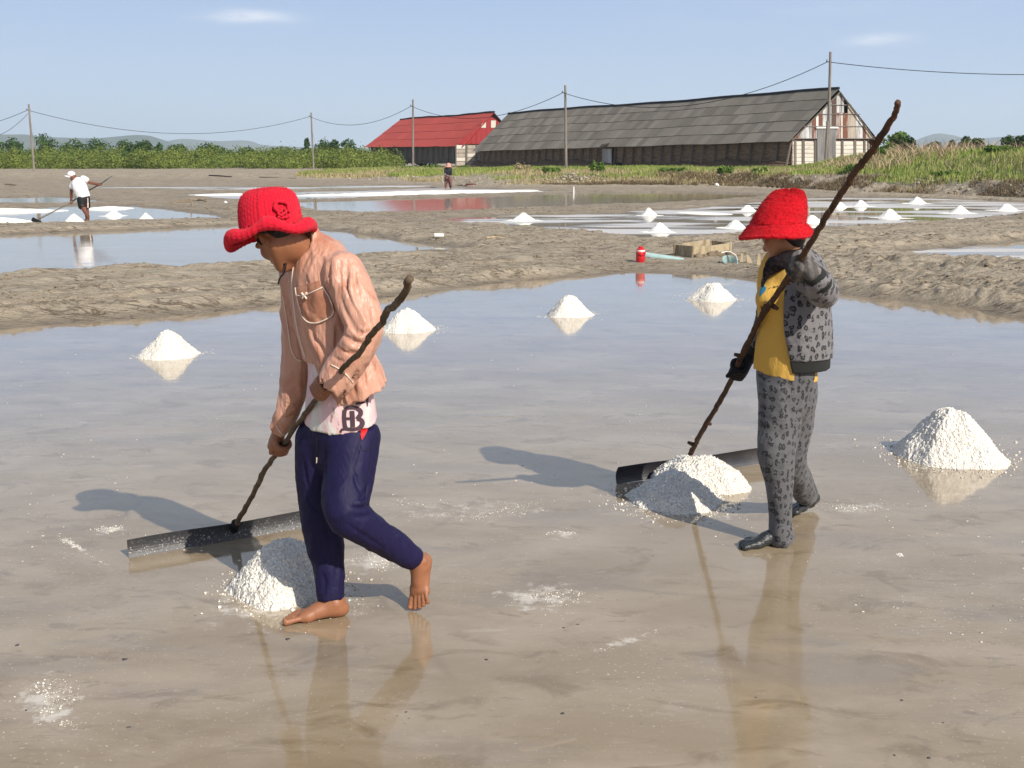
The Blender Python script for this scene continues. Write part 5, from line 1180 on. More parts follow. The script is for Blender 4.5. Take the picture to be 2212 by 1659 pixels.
M_print = mat('dark_print', (.060, .032, .045), .7)
M_redlin = mat('red_lining', (.60, .01, .01), .7)
M_stick = mat('stick_bark', (.105, .075, .048), .85, .3, layers=[dict(s=(30, 30, 9), lo=.45, hi=.65, c=(.20, .155, .11), f=.8, d=6), dict(s=8, lo=.5, hi=.7, c=(.055, .035, .022), f=.7)], bumps=[('noise', (50, 50, 18), .006, 5)])
M_stick2 = mat('dark_stick_bark', (.085, .042, .022), .75, .35, layers=[dict(s=(25, 25, 8), lo=.48, hi=.62, c=(.035, .018, .012), f=.85, d=6), dict(s=(40, 40, 10), lo=.62, hi=.72, c=(.22, .17, .11), f=.8, d=5)], bumps=[('noise', (50, 50, 14), .007, 5)])
M_blade = mat('black_pipe', (.022, .022, .026), .45, .5, layers=[dict(s=5, lo=.4, hi=.7, c=(.036, .034, .034), f=.7), dict(s=110, lo=.58, hi=.66, c=(.5, .46, .4), f=.7, d=5, **{'and': dict(k='z', lo=.085, hi=.03)})], bumps=[('noise', 60.0, .002, 4)])
M_blade2 = mat('worn_pipe', (.03, .03, .036), .42, .5, layers=[dict(s=3, lo=.42, hi=.6, c=(.085, .078, .078), f=.8)])
M_yellow = mat('yellow_cotton', (.60, .37, .085), .8, .3, layers=[dict(s=(7, 7, 4), lo=.4, hi=.7, c=(.60, .34, .045), f=.6)], bumps=[('noise', (10, 10, 5), .014, 4), ('noise', 300.0, .0008, 2)])
M_rib = mat('charcoal_rib', (.040, .042, .040), .85, .2, bumps=[('wave', (120, 120, 0), .002, 0)])
M_scarf = mat('black_scarf', (.012, .008, .010), .85, .2, bumps=[('noise', 25.0, .012, 4)])
M_glove = mat('black_glove', (.012, .012, .014), .7, .3, bumps=[('noise', 200.0, .002, 3)])
M_gloveg = mat('striped_glove', (.10, .09, .085), .85, .2, layers=[dict(k='wave', s=(9, 9, 22), lo=.4, hi=.75, c=(.20, .18, .165), f=.8, d=2, dist=2.5), dict(s=12, lo=.52, hi=.66, c=(.02, .02, .022), f=.9)], bumps=[('noise', (60, 60, 160), .004, 3)])
M_sock = mat('wet_sock', (.022, .024, .026), .35, .6, layers=[dict(s=120, lo=.66, hi=.72, c=(.5, .48, .45), f=.5, d=3)], bumps=[('noise', 45.0, .006, 4)])
M_blue = mat('blue_print', (.02, .16, .26), .7); M_brownp = mat('brown_print', (.12, .04, .02), .7)
def leopard(name, base, dark, scale, seed_off=0.0):
    m = bpy.data.materials.new(name); m.use_nodes = True; N, L = m.node_tree.nodes, m.node_tree.links; b = N['Principled BSDF']
    tc = N.new('ShaderNodeTexCoord'); mp = N.new('ShaderNodeMapping'); L.new(tc.outputs['Object'], mp.inputs[0]); mp.inputs['Location'].default_value = (seed_off,) * 3; mp.inputs['Scale'].default_value = (1, 1, 1); dt = N.new('ShaderNodeVectorMath'); dt.operation = 'DOT_PRODUCT'; dt.inputs[1].default_value = (1.12, .42, 0); sx = N.new('ShaderNodeSeparateXYZ'); cb = N.new('ShaderNodeCombineXYZ'); L.new(mp.outputs[0], dt.inputs[0]); L.new(mp.outputs[0], sx.inputs[0]); L.new(dt.outputs['Value'], cb.inputs[0]); ml = N.new('ShaderNodeMath'); ml.operation = 'MULTIPLY'; ml.inputs[1].default_value = .70; L.new(sx.outputs[2], ml.inputs[0]); L.new(ml.outputs[0], cb.inputs[1])
    n = N.new('ShaderNodeTexNoise'); n.inputs['Scale'].default_value = scale * 1.3; n.inputs['Detail'].default_value = 2; L.new(mp.outputs[0], n.inputs[0])
    mv = N.new('ShaderNodeMixRGB'); mv.blend_type = 'LINEAR_LIGHT'; mv.inputs[0].default_value = .45 / scale; L.new(cb.outputs[0], mv.inputs[1]); L.new(n.outputs[1], mv.inputs[2])
    vo = N.new('ShaderNodeTexVoronoi'); vo.voronoi_dimensions = '2D'; vo.inputs['Scale'].default_value = scale; vo.inputs['Randomness'].default_value = .62; L.new(mv.outputs[0], vo.inputs[0])
    rp = N.new('ShaderNodeValToRGB'); L.new(vo.outputs['Distance'], rp.inputs[0]); e = rp.color_ramp.elements
    e[0].position = .0; e[0].color = (*[c * .62 for c in base], 1); e[1].position = 1; e[1].color = (*base, 1)
    for p, c in ((.10, tuple(x * .6 for x in base)), (.13, dark), (.30, dark), (.335, base)):
        q = e.new(p); q.color = (*c, 1)
    n2 = N.new('ShaderNodeTexNoise'); n2.inputs['Scale'].default_value = scale * 1.5; n2.inputs['Detail'].default_value = 1; L.new(mp.outputs[0], n2.inputs[0])
    mr = N.new('ShaderNodeMapRange'); mr.inputs[1].default_value = .585; mr.inputs[2].default_value = .62; L.new(n2.outputs[0], mr.inputs[0])
    mx_ = N.new('ShaderNodeMixRGB'); L.new(mr.outputs[0], mx_.inputs[0]); L.new(rp.outputs[0], mx_.inputs[1]); mx_.inputs[2].default_value = (*base, 1)
    L.new(mx_.outputs[0], b.inputs['Base Color']); b.inputs['Roughness'].default_value = .8; b.inputs['Sheen Weight'].default_value = .15
    n3 = N.new('ShaderNodeTexNoise'); n3.inputs['Scale'].default_value = 14; n3.inputs['Detail'].default_value = 5; L.new(tc.outputs['Object'], n3.inputs[0])
    bm = N.new('ShaderNodeBump'); bm.inputs['Distance'].default_value = .016; L.new(n3.outputs[0], bm.inputs['Height']); L.new(bm.outputs[0], b.inputs['Normal'])
    return m
M_leo = leopard('leopard_fleece', (.155, .148, .155), (.010, .010, .014), 33); M_leo2 = leopard('leopard_trousers', (.092, .09, .096), (.010, .010, .014), 36, 3.3)

def stick(name_t, pxs, rad, plane_p, plane_n, M, parent, seed, n=9):
    c = np.array([PL(u, v, plane_p, plane_n) for u, v in pxs]); q = catmull(c, 8)
    r = np.interp(np.linspace(0, 1, len(q)), np.linspace(0, 1, len(rad)), rad); r = r * (1 + .10 * vnoise(p3(np.arange(len(q)) * .45, seed + 0 * r, 0), seed)) 
    q = q + .003 * np.stack([vnoise(p3(np.arange(len(q)) * .6, 0 * r, k), seed + k) for k in range(3)], 1)
    V, Fc = tube(q, r, n); V = V + (.0016 * vnoise(V * 90, seed))[:, None] * nrm([1, 1, 0]); return add('handle', V, Fc, M, parent, True), c
def blade(L0, R0, hgt, lean, M, parent, curve=.03, th=.004, n=24):
    """curved strip of split pipe; L0,R0 are the bottom ends on the ground"""
    d = nrm(R0 - L0); nn = nrm(np.array([-d[1], d[0], 0])); V = []
    for s_ in (0, 1):
        for j in range(n):
            t = j / (n - 1); b = lerp(L0, R0, t)
            for k in range(8):
                a = k / 7; off = curve * 4 * a * (1 - a) + lean * a
                V.append(b + nn * (off + th * s_) + np.array([0, 0, hgt * a + .003 * math.sin(t * 9)]))
    V = np.array(V); f = []
    N_ = n * 8; f += gridfaces(n, 8).tolist(); f += [[i + N_ for i in q[::-1]] for q in gridfaces(n, 8).tolist()]
    for j in range(n - 1):
        a, b = j * 8 + 7, (j + 1) * 8 + 7; f.append([a, b, b + N_, a + N_]); a, b = j * 8, (j + 1) * 8; f.append([b, a, a + N_, b + N_])
    for k in range(7):
        f.append([k, k + 1, k + 1 + N_, k + N_]); a = (n - 1) * 8 + k; f.append([a + 1, a, a + N_, a + 1 + N_])
    return add('blade', V, f, M, parent)
# ------------------------------------------------------------------ the man in pink satin
fm = nrm([-.8, -.6, 0]); lm = nrm([.6, -.8, 0])            # chest direction and his left
man = thing('person', G(700, 1345), 'barefoot worker in red crocheted hat, shiny pink jacket and navy trousers, head bowed, raking salt', 'person')
An = np.array([0, 4.85, .08]); Apl = nrm([0, 1, 1.21])     # plane that holds the rake handle
A0 = PL(503, 1140, An, Apl)
SP = lambda u, v: PL(u, v, An, Apl)
cN = SP(700, 842); cF = SP(611, 964); axN = nrm(SP(755, 779) - SP(682, 862)); axF = nrm(SP(647, 911) - SP(596, 986))
wN = P(722, 812, cN[1] + .055); wF = P(608, 922, cF[1] - .015)
hc = P(598, 502, 3.95); hf = nrm([-.50, .58, -.68]); hu = np.array([-.48, .22, .85])
b = Vol(.0042)
g_man = head(b, hc, hf, hu, 1.0, P(670, 552, 3.99), .045)
b.chain([(P(670, 556, 3.99), .050), (P(700, 610, 4.0), .11), (P(720, 690, 4.0), .125), (P(735, 800, 4.01), .12), (P(735, 915, 4.02), .13)], .03, (fm, 1.5))
shL, elL = P(738, 592, 3.87), P(789, 706, 3.80); shR, elR = P(645, 600, 4.10), P(643, 765, 4.13)
b.chain([(shL, .05), (lerp(shL, elL, .5), .045), (elL, .04), (lerp(elL, wN, .5), .037), (wN, .026)], .02); b.chain([(shR, .05), (elR, .04), (lerp(elR, wF, .5), .035), (wF, .026)], .02)
b.chain([(P(697, 935, 4.08), .06), (P(693, 1115, 4.04), .045), (P(707, 1200, 4.02), .036), (P(719, 1292, 4.0), .034)], .02)
b.chain([(P(765, 935, 3.96), .060), (P(757, 1030, 3.91), .060), (P(750, 1104, 3.84), .052), (P(800, 1150, 3.90), .048), (P(850, 1180, 3.98), .04), (P(892, 1210, 4.05), .033)], .02)
grip(b, cN, axN, wN, .012, True, thumb=1); grip(b, cF, axF, wF, .011, True, thumb=-1)
b.chain([(P(600, 940, cF[1] - .02), .012), (P(590, 958, cF[1] - .03), .0105), (P(585, 978, cF[1] - .025), .009)], .008, per=3)
foot(b, G(746, 1337) + np.array([0, .035, 0]), G(612, 1352) - G(746, 1337), np.array([0, 0, 1.]), np.array([.2, -1, 0]), .242, P(723, 1296, 4.0))
tL = P(905, 1316, 4.05); tL[2] = .012; hL = P(925, 1199, 4.115)
foot(b, hL, tL - hL, nrm([-.50, -.85, .12]), np.array([-1, 0, 0]), .215, P(899, 1206, 4.06), ar=.032)
V, Fc = b.build(); add('body', V, Fc, M_skin, man, True); bodyS = Surf(V, Fc)
eyes(g_man, man, M_eye)
hv = Vol(.006); uu_ = nrm(hu - hf * np.dot(hu, hf)); ss_ = np.cross(hf, uu_)
hv.ell(g_man(0, -.024, .022), (.079, .084, .072), (ss_, hf, uu_)); hv.ell(g_man(0, -.055, -.03), (.064, .045, .040), (ss_, hf, uu_), .02); hv.seg(g_man(.076, .02, .0), g_man(.076, .016, -.022), .008, .006, .01); hv.seg(g_man(-.076, .02, .0), g_man(-.076, .016, -.022), .008, .006, .01)
V, Fc = hv.build(lambda p: .003 * vnoise(p * 60, 2)); add('hair', V, Fc, M_hair, man, True)
# undershirt
v = Vol(.006); v.chain([(P(690, 590, 4.0), .09), (P(715, 690, 4.0), .12), (P(732, 800, 4.01), .132), (P(736, 880, 4.02), .156), (P(737, 990, 4.03), .164)], .02, (fm, 1.32))
c0 = P(740, 936, 3.9); v.op(v.lo, v.hi, lambda X, Y, Z: (c0[2] - Z) + .17 * np.maximum(X - c0[0], -.02) + .10 * (Y - c0[1]), 'cut')
shirt = garment('undershirt', v, M_under, man, lambda p: fold(p, (8, 8, 3), .006, (20, 20, 4), .005, 5))
m_ = lambda x, y: (708.6 + x / 10.667, 829.5 + y / 10.667)
mb = MB(); W = lambda w: w / 10.667
for px, w in (([(552, 615), (565, 800), (572, 985)], 104), ([(385, 600, 100), (375, 760, 95), (392, 960, 95), (420, 1010, 90)], 95), ([(400, 792), (505, 795)], 62),
              ([(370, 610, 60), (470, 545, 85), (620, 545, 90), (730, 610, 105), (742, 690, 105), (690, 760, 95), (655, 800, 80)], 90), ([(660, 800, 80), (745, 820, 100), (785, 890, 115), (750, 975, 110), (640, 1030, 80), (470, 1035, 80), (390, 1010, 80)], 90),
              ([(400, 1030, 60), (320, 1050, 50), (292, 1110, 56)], 50), ([(630, 462, 30), (730, 425, 80), (825, 385, 95)], 60), ([(895, 170, 110), (885, 300, 80), (895, 420, 40), (895, 520, 14)], 60)):
    shirt.stroke(mb, [(*m_(p[0], p[1]), W(p[2] if len(p) > 2 else w)) for p in px], W(w), .003)
if mb.n: mb.build('letter_print', M_print, shirt.o, smooth=True)
# trousers
def leg_noise(p): return fold(p, (10, 10, 4), .006, (16, 16, 9), .0045, 9)
v = Vol(.006); v.seg(P(731, 935, 4.02), P(733, 965, 4.02), .142, .140, .03, (fm, 1.35))
v.chain([(P(694, 950, 4.07), .098), (P(691, 1030, 4.06), .090), (P(694, 1115, 4.04), .076), (P(707, 1205, 4.02), .062), (P(715, 1293, 4.0), .0515)], .03, endcap=True)
v.chain([(P(766, 945, 3.97), .096), (P(756, 1030, 3.91), .091), (P(748, 1100, 3.84), .084), (P(786, 1137, 3.87), .068), (P(838, 1172, 3.95), .056), (P(891, 1205, 4.04), .044)], .03, endcap=True)
v.op(v.lo, v.hi, lambda X, Y, Z: Z - (P(731, 916, 4.0)[2]) + 0 * X + 0 * Y, 'cut')
pants = garment('trousers', v, M_navy, man, leg_noise, None, [([(762, 1010), (772, 1045), (792, 1075)], .012, -1), ([(800, 1040), (788, 1070), (768, 1092)], .010, -1), ([(798, 1092), (778, 1098), (756, 1096)], .010, -1), ([(812, 1105), (790, 1116), (764, 1116)], .009, -1), ([(702, 960), (706, 1000), (704, 1040)], .010, -1), ([(660, 1060), (672, 1090), (690, 1110)], .009, -1),
   ([(700, 1100), (708, 1160), (716, 1220)], .009, -1), ([(730, 1180), (728, 1230), (722, 1280)], .007, -1), ([(780, 950), (770, 985), (760, 1020)], .008, -1), ([(655, 990), (660, 1030), (668, 1060)], .008, -1), ([(830, 1125), (850, 1150), (872, 1180)], .008, -1), ([(745, 1130), (790, 1160), (830, 1185)], .008, -1), ([(800, 1078), (782, 1086), (760, 1086)], .009, 1), ([(696, 1240), (700, 1262), (698, 1285)], .006, -1)])
pants.patch('pocket_lining', [m_(735, 1070), m_(800, 1010), m_(930, 980), m_(905, 1080), m_(850, 1170), m_(775, 1300), (m_(745, 1180))], M_redlin, pants.o, .004)
pants.piping('drawstring', [(685, 945), (686, 965), (685, 988)], .0018, M_black, pants.o); pants.piping('string_tip', [(685, 988), (685, 994), (684.5, 1000)], .0024, M_trim, pants.o)
pants.piping('pocket_seam', [(778, 962), (784, 975), (800, 968), (812, 940), (818, 918)], .0012, M_black, pants.o, .001)
pants.piping('side_seam', [(806, 935), (800, 990), (792, 1040), (788, 1085)], .0010, M_black, pants.o, .001)
for q in ([(686, 1283), (712, 1290), (742, 1284)], ):
    pants.piping('hem_seam', q, .0012, M_black, pants.o, .001)
# satin jacket
def jn(p):
    """long drape folds: down the chest and upper arm, across the forearm"""
    n1 = vnoise(p * np.array((8, 8, 4)), 31); x = p[:, 0]; y = p[:, 1]; z = p[:, 2]
    a_, b_ = elL, P(728, 818, 3.79); d = b_ - a_; t = np.clip(((p - a_) @ d) / (d @ d), 0, 1); df = np.linalg.norm(p - a_ - t[:, None] * d, axis=1)
    wf_ = np.exp(-(df / .075) ** 4) * sstep(0, .25, t)
    def ridge(dirv, fa, fl, seed):
        dirv = nrm(dirv); u_ = nrm(np.cross(dirv, [0, 1, 0])); w_ = np.cross(dirv, u_)
        q = np.stack([p @ u_ * fa, p @ w_ * fa, p @ dirv * fl], 1) + n1[:, None] * .45; return (1 - np.abs(vnoise(q, seed))) ** 3
    drape = ridge([.20, -.05, -.97], 24, 4.5, 34) * .0085 + ridge([.45, -.1, -.9], 46, 8, 36) * .0022
    cross = ridge([.62, -.1, .77], 40, 7, 37) * .006 + ridge([.75, 0, .6], 70, 12, 38) * .002
    return -.007 * n1 - (drape * (1 - wf_) + cross * wf_) + .006
v = Vol(.0052); flat = (fm, 1.42)
v.chain([(P(672, 521, 3.985), .050), (P(668, 535, 3.985), .062), (P(674, 560, 3.99), .087), (P(692, 596, 4.0), .150), (P(702, 650, 4.0), .163), (P(716, 720, 4.0), .160), (P(738, 790, 4.0), .158), (P(764, 850, 4.0), .165), (P(776, 960, 4.0), .170)], .03, flat)
v.chain([(P(742, 590, 3.89), .075), (P(765, 640, 3.85), .074), (P(786, 700, 3.80), .069), (P(772, 750, 3.785), .064), (P(744, 794, 3.79), .062), (P(732, 814, 3.79), .062), (P(722, 829, 3.79), .060)], .02, endcap=True)
v.chain([(P(650, 600, 4.09), .075), (P(646, 690, 4.12), .066), (P(643, 765, 4.13), .062), (P(630, 850, 4.12), .052), (P(606, 926, 4.13), .040)], .025, endcap=True)
wd = nrm(P(722, 829, 3.79) - P(744, 794, 3.79)); ce = P(722, 829, 3.788); v.seg(ce - wd * .06, ce + wd * .03, .046, .054, .004, mode='sub')
v.seg(P(650, 530, 3.95), P(638, 500, 3.93), .043, .06, .006, mode='sub')
# neck opening (V) on the chest
vo_ = P(632, 585, 3.90); v.seg(P(655, 528, 3.93) + fm * .05, P(633, 610, 3.94) + fm * .10, .035, .004, .006, mode='sub')
h1, h2, h3 = P(714, 892, 3.86), P(838, 824, 4.02), P(690, 836, 3.84)
v.op(v.lo, v.hi, lambda X, Y, Z: np.where(X > -99, (h1[2] + (h2[2] - h1[2]) * (X - h1[0]) / (h2[0] - h1[0]) + .10 * (Y - h1[1]) - Z), 0) * .9, 'cut')
# the open fronts: nothing in front of the placket below the waist
e0, e1_ = P(659, 775, 3.86), P(712, 889, 3.86); dd = nrm((e1_ - e0) * [1, 0, 1]); nn_ = np.array([dd[2], 0, -dd[0]]); nn_ = nn_ if nn_[0] < 0 else -nn_
v.op(P(560, 960, 3.6), P(730, 790, 4.06), lambda X, Y, Z: np.minimum((X - e0[0]) * nn_[0] + (Z - e0[2]) * nn_[2], (P(600, 800, 4.07)[1] - Y) + 0 * X), 'cut')
CR = [([(750, 560), (748, 600), (756, 640), (772, 680)], .011, -1), ([(765, 575), (768, 610), (780, 650)], .009, -1), ([(735, 560), (732, 590), (738, 625)], .008, -1), ([(712, 575), (706, 600), (708, 618)], .008, -1),
      ([(695, 545), (678, 565), (668, 590), (666, 612)], .009, -1), ([(678, 535), (660, 560), (652, 590)], .007, -1), ([(790, 640), (797, 670), (798, 700)], .009, -1), ([(735, 640), (745, 670), (758, 700), (770, 715)], .010, -1),
      ([(745, 700), (762, 716), (785, 722), (802, 716)], .010, -1), ([(740, 722), (760, 736), (785, 744), (800, 738)], .009, -1), ([(728, 748), (745, 760), (768, 766), (785, 760)], .008, -1), ([(718, 770), (732, 778), (750, 782)], .006, -1),
      ([(722, 690), (728, 720), (724, 750), (712, 775)], .013, -1), ([(672, 705), (680, 730), (694, 755), (706, 775)], .010, -1), ([(655, 700), (664, 735), (680, 765), (692, 790)], .008, -1), ([(648, 640), (650, 665), (655, 690)], .007, -1),
      ([(790, 790), (786, 815), (790, 838)], .010, -1), ([(815, 775), (812, 800), (820, 820)], .009, -1), ([(770, 800), (764, 830), (768, 855)], .010, -1), ([(745, 845), (742, 862), (748, 875)], .008, -1),
      ([(757, 590), (758, 625), (770, 665)], .008, 1), ([(722, 560), (718, 590), (722, 622)], .007, 1), ([(688, 548), (672, 575), (668, 602)], .007, 1), ([(752, 708), (772, 727), (796, 728)], .008, 1), ([(740, 735), (765, 752), (790, 752)], .007, 1), ([(780, 790), (776, 820), (780, 848)], .008, 1), ([(664, 705), (672, 735), (688, 765)], .007, 1)]
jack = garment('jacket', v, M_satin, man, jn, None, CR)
# far sleeve end survives the cut as its own cuff
v = Vol(.0052); v.chain([(P(641, 770, 4.13), .060), (P(630, 850, 4.12), .052), (P(618, 895, 4.125), .046), (P(605, 930, 4.135), .041)], .01, endcap=True)
cuf = garment('sleeve', v, M_satin, man, jn, None, [([(628, 790), (640, 800), (655, 802)], .008, -1), ([(622, 815), (638, 826), (652, 826)], .008, -1), ([(616, 842), (632, 852), (648, 850)], .008, -1), ([(610, 868), (626, 880), (642, 876)], .007, -1), ([(605, 895), (618, 905), (634, 900)], .006, -1)])
T_ = lambda s, n, px, r=.0026, off=.002: s.piping(n, px, r, M_trim, s.o, off)
T_(jack, 'piping', [(671, 513), (665, 530), (655, 548), (642, 560), (637, 566), (633, 590), (632, 622), (636, 660), (641, 700), (649, 735), (660, 772), (675, 806), (689, 834)], .003)
T_(jack, 'piping', [(690, 838), (700, 862), (712, 890)]); T_(jack, 'piping', [(612, 640), (620, 690), (624, 720), (630, 755), (640, 775), (652, 780)])
T_(jack, 'piping', [(715, 788), (730, 795), (745, 806), (757, 820), (762, 827)], .0024); T_(cuf, 'piping', [(597, 917), (603, 930), (614, 940), (624, 943)], .002)
pk = [(642, 621), (644, 640), (650, 668), (657, 684), (669, 696), (684, 697), (700, 692), (715, 684), (722, 674), (721, 658), (712, 640), (697, 620), (690, 606)]
jack.patch('pocket', pk, M_satin2, jack.o, .006)
T_(jack, 'pocket_piping', [(641, 621), (644, 640), (650, 668), (657, 684), (669, 696), (684, 697), (700, 692), (715, 684), (722, 674), (721, 658), (712, 640), (698, 619)], .0028, .006); T_(jack, 'pocket_piping', [(644, 638), (660, 638), (675, 632), (697, 621)], .0022, .008)
T_(jack, 'bow', [(656, 632), (662, 638), (668, 631)], .004, .012); T_(jack, 'bow', [(658, 644), (662, 638), (667, 645)], .0035, .012)
jack.piping('armhole_seam', [(697, 524), (690, 545), (686, 575), (690, 605), (704, 640), (722, 672)], .0012, M_satin, jack.o, .001)
# small dark toggle cord under the chin
kk = P(602, 579, 3.93); V, Fc = tube(catmull([g_man(-.02, .03, -.112), kk, P(617, 570, 3.9), P(613, 590, 3.9), P(605, 600, 3.9), P(601, 614, 3.9)], 5), .0035, 6); add('chin_cord', V, Fc, M_black, man, True)
# crocheted hat with rolled brim and a rose
def hat_mesh(c, up, prof_fn, nt, nrm_disp):
    up = nrm(up); e1 = nrm(np.cross([0, 1, 0], up)); e2 = np.cross(up, e1); th = np.linspace(0, 2 * math.pi, nt, endpoint=False)
    rows = prof_fn(th)                                       # (ns, nt, 3) = r, z, extra shear along e1
    rr, zz, sh = rows[..., 0], rows[..., 1], rows[..., 2]
    V = c + (rr * np.cos(th) + sh)[..., None] * e1 + (rr * np.sin(th))[..., None] * e2 + zz[..., None] * up
    du = np.roll(V, -1, 1) - np.roll(V, 1, 1); dv = np.gradient(V, axis=0); n = np.cross(du, dv); n /= np.linalg.norm(n, axis=2, keepdims=True) + 1e-9
    n = -n; V = V + n * nrm_disp(rr, zz, th)[..., None]; return V, n
def man_hat(th):
    c_ = np.cos(th); s_ = np.sin(th); rows = []
    for t in np.linspace(0.02, 1, 60):
        r = .1085 * math.sin(t * math.pi / 2) ** .72; z = .130 * (1 - t ** 3.0) ** .9; rows.append(np.stack([r + 0 * th, z + 0 * th, 0 * th], 1))
    left = np.clip(-c_, 0, 1) ** 1.5; Rb = .138 + .014 * left + .004 * np.clip(c_, 0, 1); dz = -.026 - .044 * left - .012 * np.clip(c_, 0, 1) + .006 * np.cos(5 * th + .6)
    for t in np.linspace(.06, 1, 18): rows.append(np.stack([.1065 + (Rb - .1065) * t, dz * t ** 1.3, 0 * th], 1))
    ro = .0225 * (1 + .20 * np.cos(6 * th + 2.0))
    for a in np.linspace(.15, 1.45 * math.pi, 30): rows.append(np.stack([Rb + ro * math.sin(a), dz + ro * (1 - math.cos(a)), 0 * th], 1))
    return np.array(rows)
def stitch(rr, zz, th):
    ns = rr.shape[0]; i = np.arange(ns)[:, None]; col = np.abs(np.sin(th[None, :] * 25)); row = np.abs(np.sin(i * math.pi / 4.2 + (np.floor(th[None, :] * 25 / math.pi) % 2) * 1.2)); d = .0030 * (col ** .5 * (.45 + .55 * row)) 
    rib = .0025 * np.exp(-((np.abs(((th[None, :] + 1.9) % 6.283) - .25)) / .05) ** 2); return d + rib + 0 * rr
hb = P(586, 490, 3.935)
V, N_ = hat_mesh(hb, [-.10, .10, .98], man_hat, 320, stitch); ns, nt = V.shape[:2]; Vf = V.reshape(-1, 3)
q0 = Vf[:nt].mean(0) + np.array([0, 0, .001]); Fh = gridfaces(ns, nt, True); top = [(len(Vf), (j + 1) % nt, j) for j in range(nt)]
V2 = np.vstack([Vf, q0]); Fh = [tuple(x) for x in Fh.tolist()] + top; hat1 = add('hat', V2, Fh, M_crochet, man, True); hat1['label'] = 'red crocheted bucket hat with thick rolled brim'
hs = Surf(V2, Fh)
fc = (603, 450); sp_ = [(fc[0] + (3 + 2.4 * a) * math.cos(a), fc[1] + (3 + 2.4 * a) * math.sin(a) * .95) for a in np.linspace(.3, 6.8, 22)]
hs.piping('rose', sp_, .0062, M_crochet, hat1, .008); hs.piping('rose', [(600, 462), (605, 466), (612, 460), (614, 452)], .005, M_crochet, hat1, .012)
hs.piping('crochet_flower', [(601, 472), (605, 469), (609, 473), (612, 469), (616, 471), (620, 467), (624, 463)], .005, M_crochet, hat1, .006)
# woolly fibres standing off the crochet
def fuzz(V, N_, n, ln, seed, M, parent, w=.0006):
    r = np.random.default_rng(seed); F_ = V.reshape(-1, 3); NN = N_.reshape(-1, 3); i = r.integers(0, len(F_), n); p = F_[i] + r.normal(size=(n, 3)) * .001
    d = NN[i] + r.normal(size=(n, 3)) * .7; d /= np.linalg.norm(d, axis=1, keepdims=True); s = np.cross(d, r.normal(size=(n, 3))); s /= np.linalg.norm(s, axis=1, keepdims=True); l = ln * r.uniform(.4, 1.3, n)[:, None]
    o = add('fuzz', np.stack([p - s * w, p + s * w, p + d * l], 1).reshape(-1, 3), np.arange(n * 3).reshape(-1, 3), M, parent); o['kind'] = 'stuff'
fuzz(V, N_, 16000, .0045, 3, M_crochet, hat1)

# his rake
L0, R0 = G(279, 1206), G(718, 1130)
rk = thing('salt_rake', lerp(L0, R0, .5), 'long black pipe-blade salt rake with grey crooked stick handle, held by the man in pink', 'rake')
An_h, c_ = stick('handle', [(885, 603), (869, 640), (850, 662), (836, 672), (822, 702), (803, 722), (778, 760), (752, 783), (726, 815), (703, 838), (680, 866), (647, 911), (613, 960), (590, 990), (569, 1020), (549, 1063), (527, 1102), (507, 1142), (503, 1158)],
                [.0118, .0116, .0112, .0102, .0092, .0092, .0095, .0105, .0112, .0115, .012], An, Apl, M_stick, rk, 3)
blade(L0, R0, .078, .018, M_blade, rk, .007)
mb = MB(); mb.tube([SP(509, 1130), SP(503, 1150), SP(500, 1166)], .021, 8); mb.build('socket', M_black, rk)

# ------------------------------------------------------------------ the woman in leopard print
fw = nrm([-.85, -.53, 0]); wom = thing('person', G(1660, 1185), 'woman in fuzzy red hat, yellow shirt, leopard-print jacket and trousers, pulling a rake', 'person')
Wn = np.array([0, 5.95, .10]); Wpl = nrm([0, 1, 1.17]); WP = lambda u, v: PL(u, v, Wn, Wpl)
cU, cL = WP(1722, 573), WP(1590, 800); axU = nrm(WP(1737, 548) - WP(1704, 597)); axL = nrm(WP(1599, 776) - WP(1577, 827))
wU = P(1750, 586, cU[1] + .045); wL = P(1624, 757, cL[1] + .02)
wc = P(1690, 503, 4.90); wf_ = nrm([-.66, .62, -.30]); wu_ = np.array([-.12, .08, .98])
b = Vol(.0045); g_w = head(b, wc, wf_, wu_, .96, P(1692, 556, 4.94), .047)
b.chain([(P(1694, 560, 4.94), .05), (P(1703, 610, 4.93), .11), (P(1705, 690, 4.92), .115), (P(1700, 780, 4.92), .11), (P(1698, 830, 4.92), .12)], .03, (fw, 1.4))
b.chain([(P(1742, 598, 4.78), .045), (P(1784, 645, 4.64), .038), (wU, .024)], .02); b.chain([(P(1672, 600, 5.03), .045), (P(1655, 690, 5.10), .038), (wL, .024)], .02)
b.chain([(P(1700, 840, 4.87), .07), (P(1680, 985, 4.80), .05), (P(1686, 1155, 4.80), .032)], .02); b.chain([(P(1722, 840, 5.0), .07), (P(1712, 985, 5.03), .05), (P(1742, 1080, 5.27), .032)], .02)
grip(b, cU, axU, wU, .014, True); grip(b, cL, axL, wL, .012, True)
V, Fc = b.build(); add('body', V, Fc, M_skinw, wom, True)
eyes(g_w, wom, M_eye)
hv = Vol(.006); uu_ = nrm(wu_ - wf_ * np.dot(wu_, wf_)); ss_ = np.cross(wf_, uu_); hv.ell(g_w(0, -.020, .022), (.080, .094, .090), (ss_, wf_, uu_)); hv.ell(g_w(0, -.058, -.035), (.055, .04, .05), (ss_, wf_, uu_), .02); V, Fc = hv.build(); add('hair', V, Fc, M_hair, wom, True)
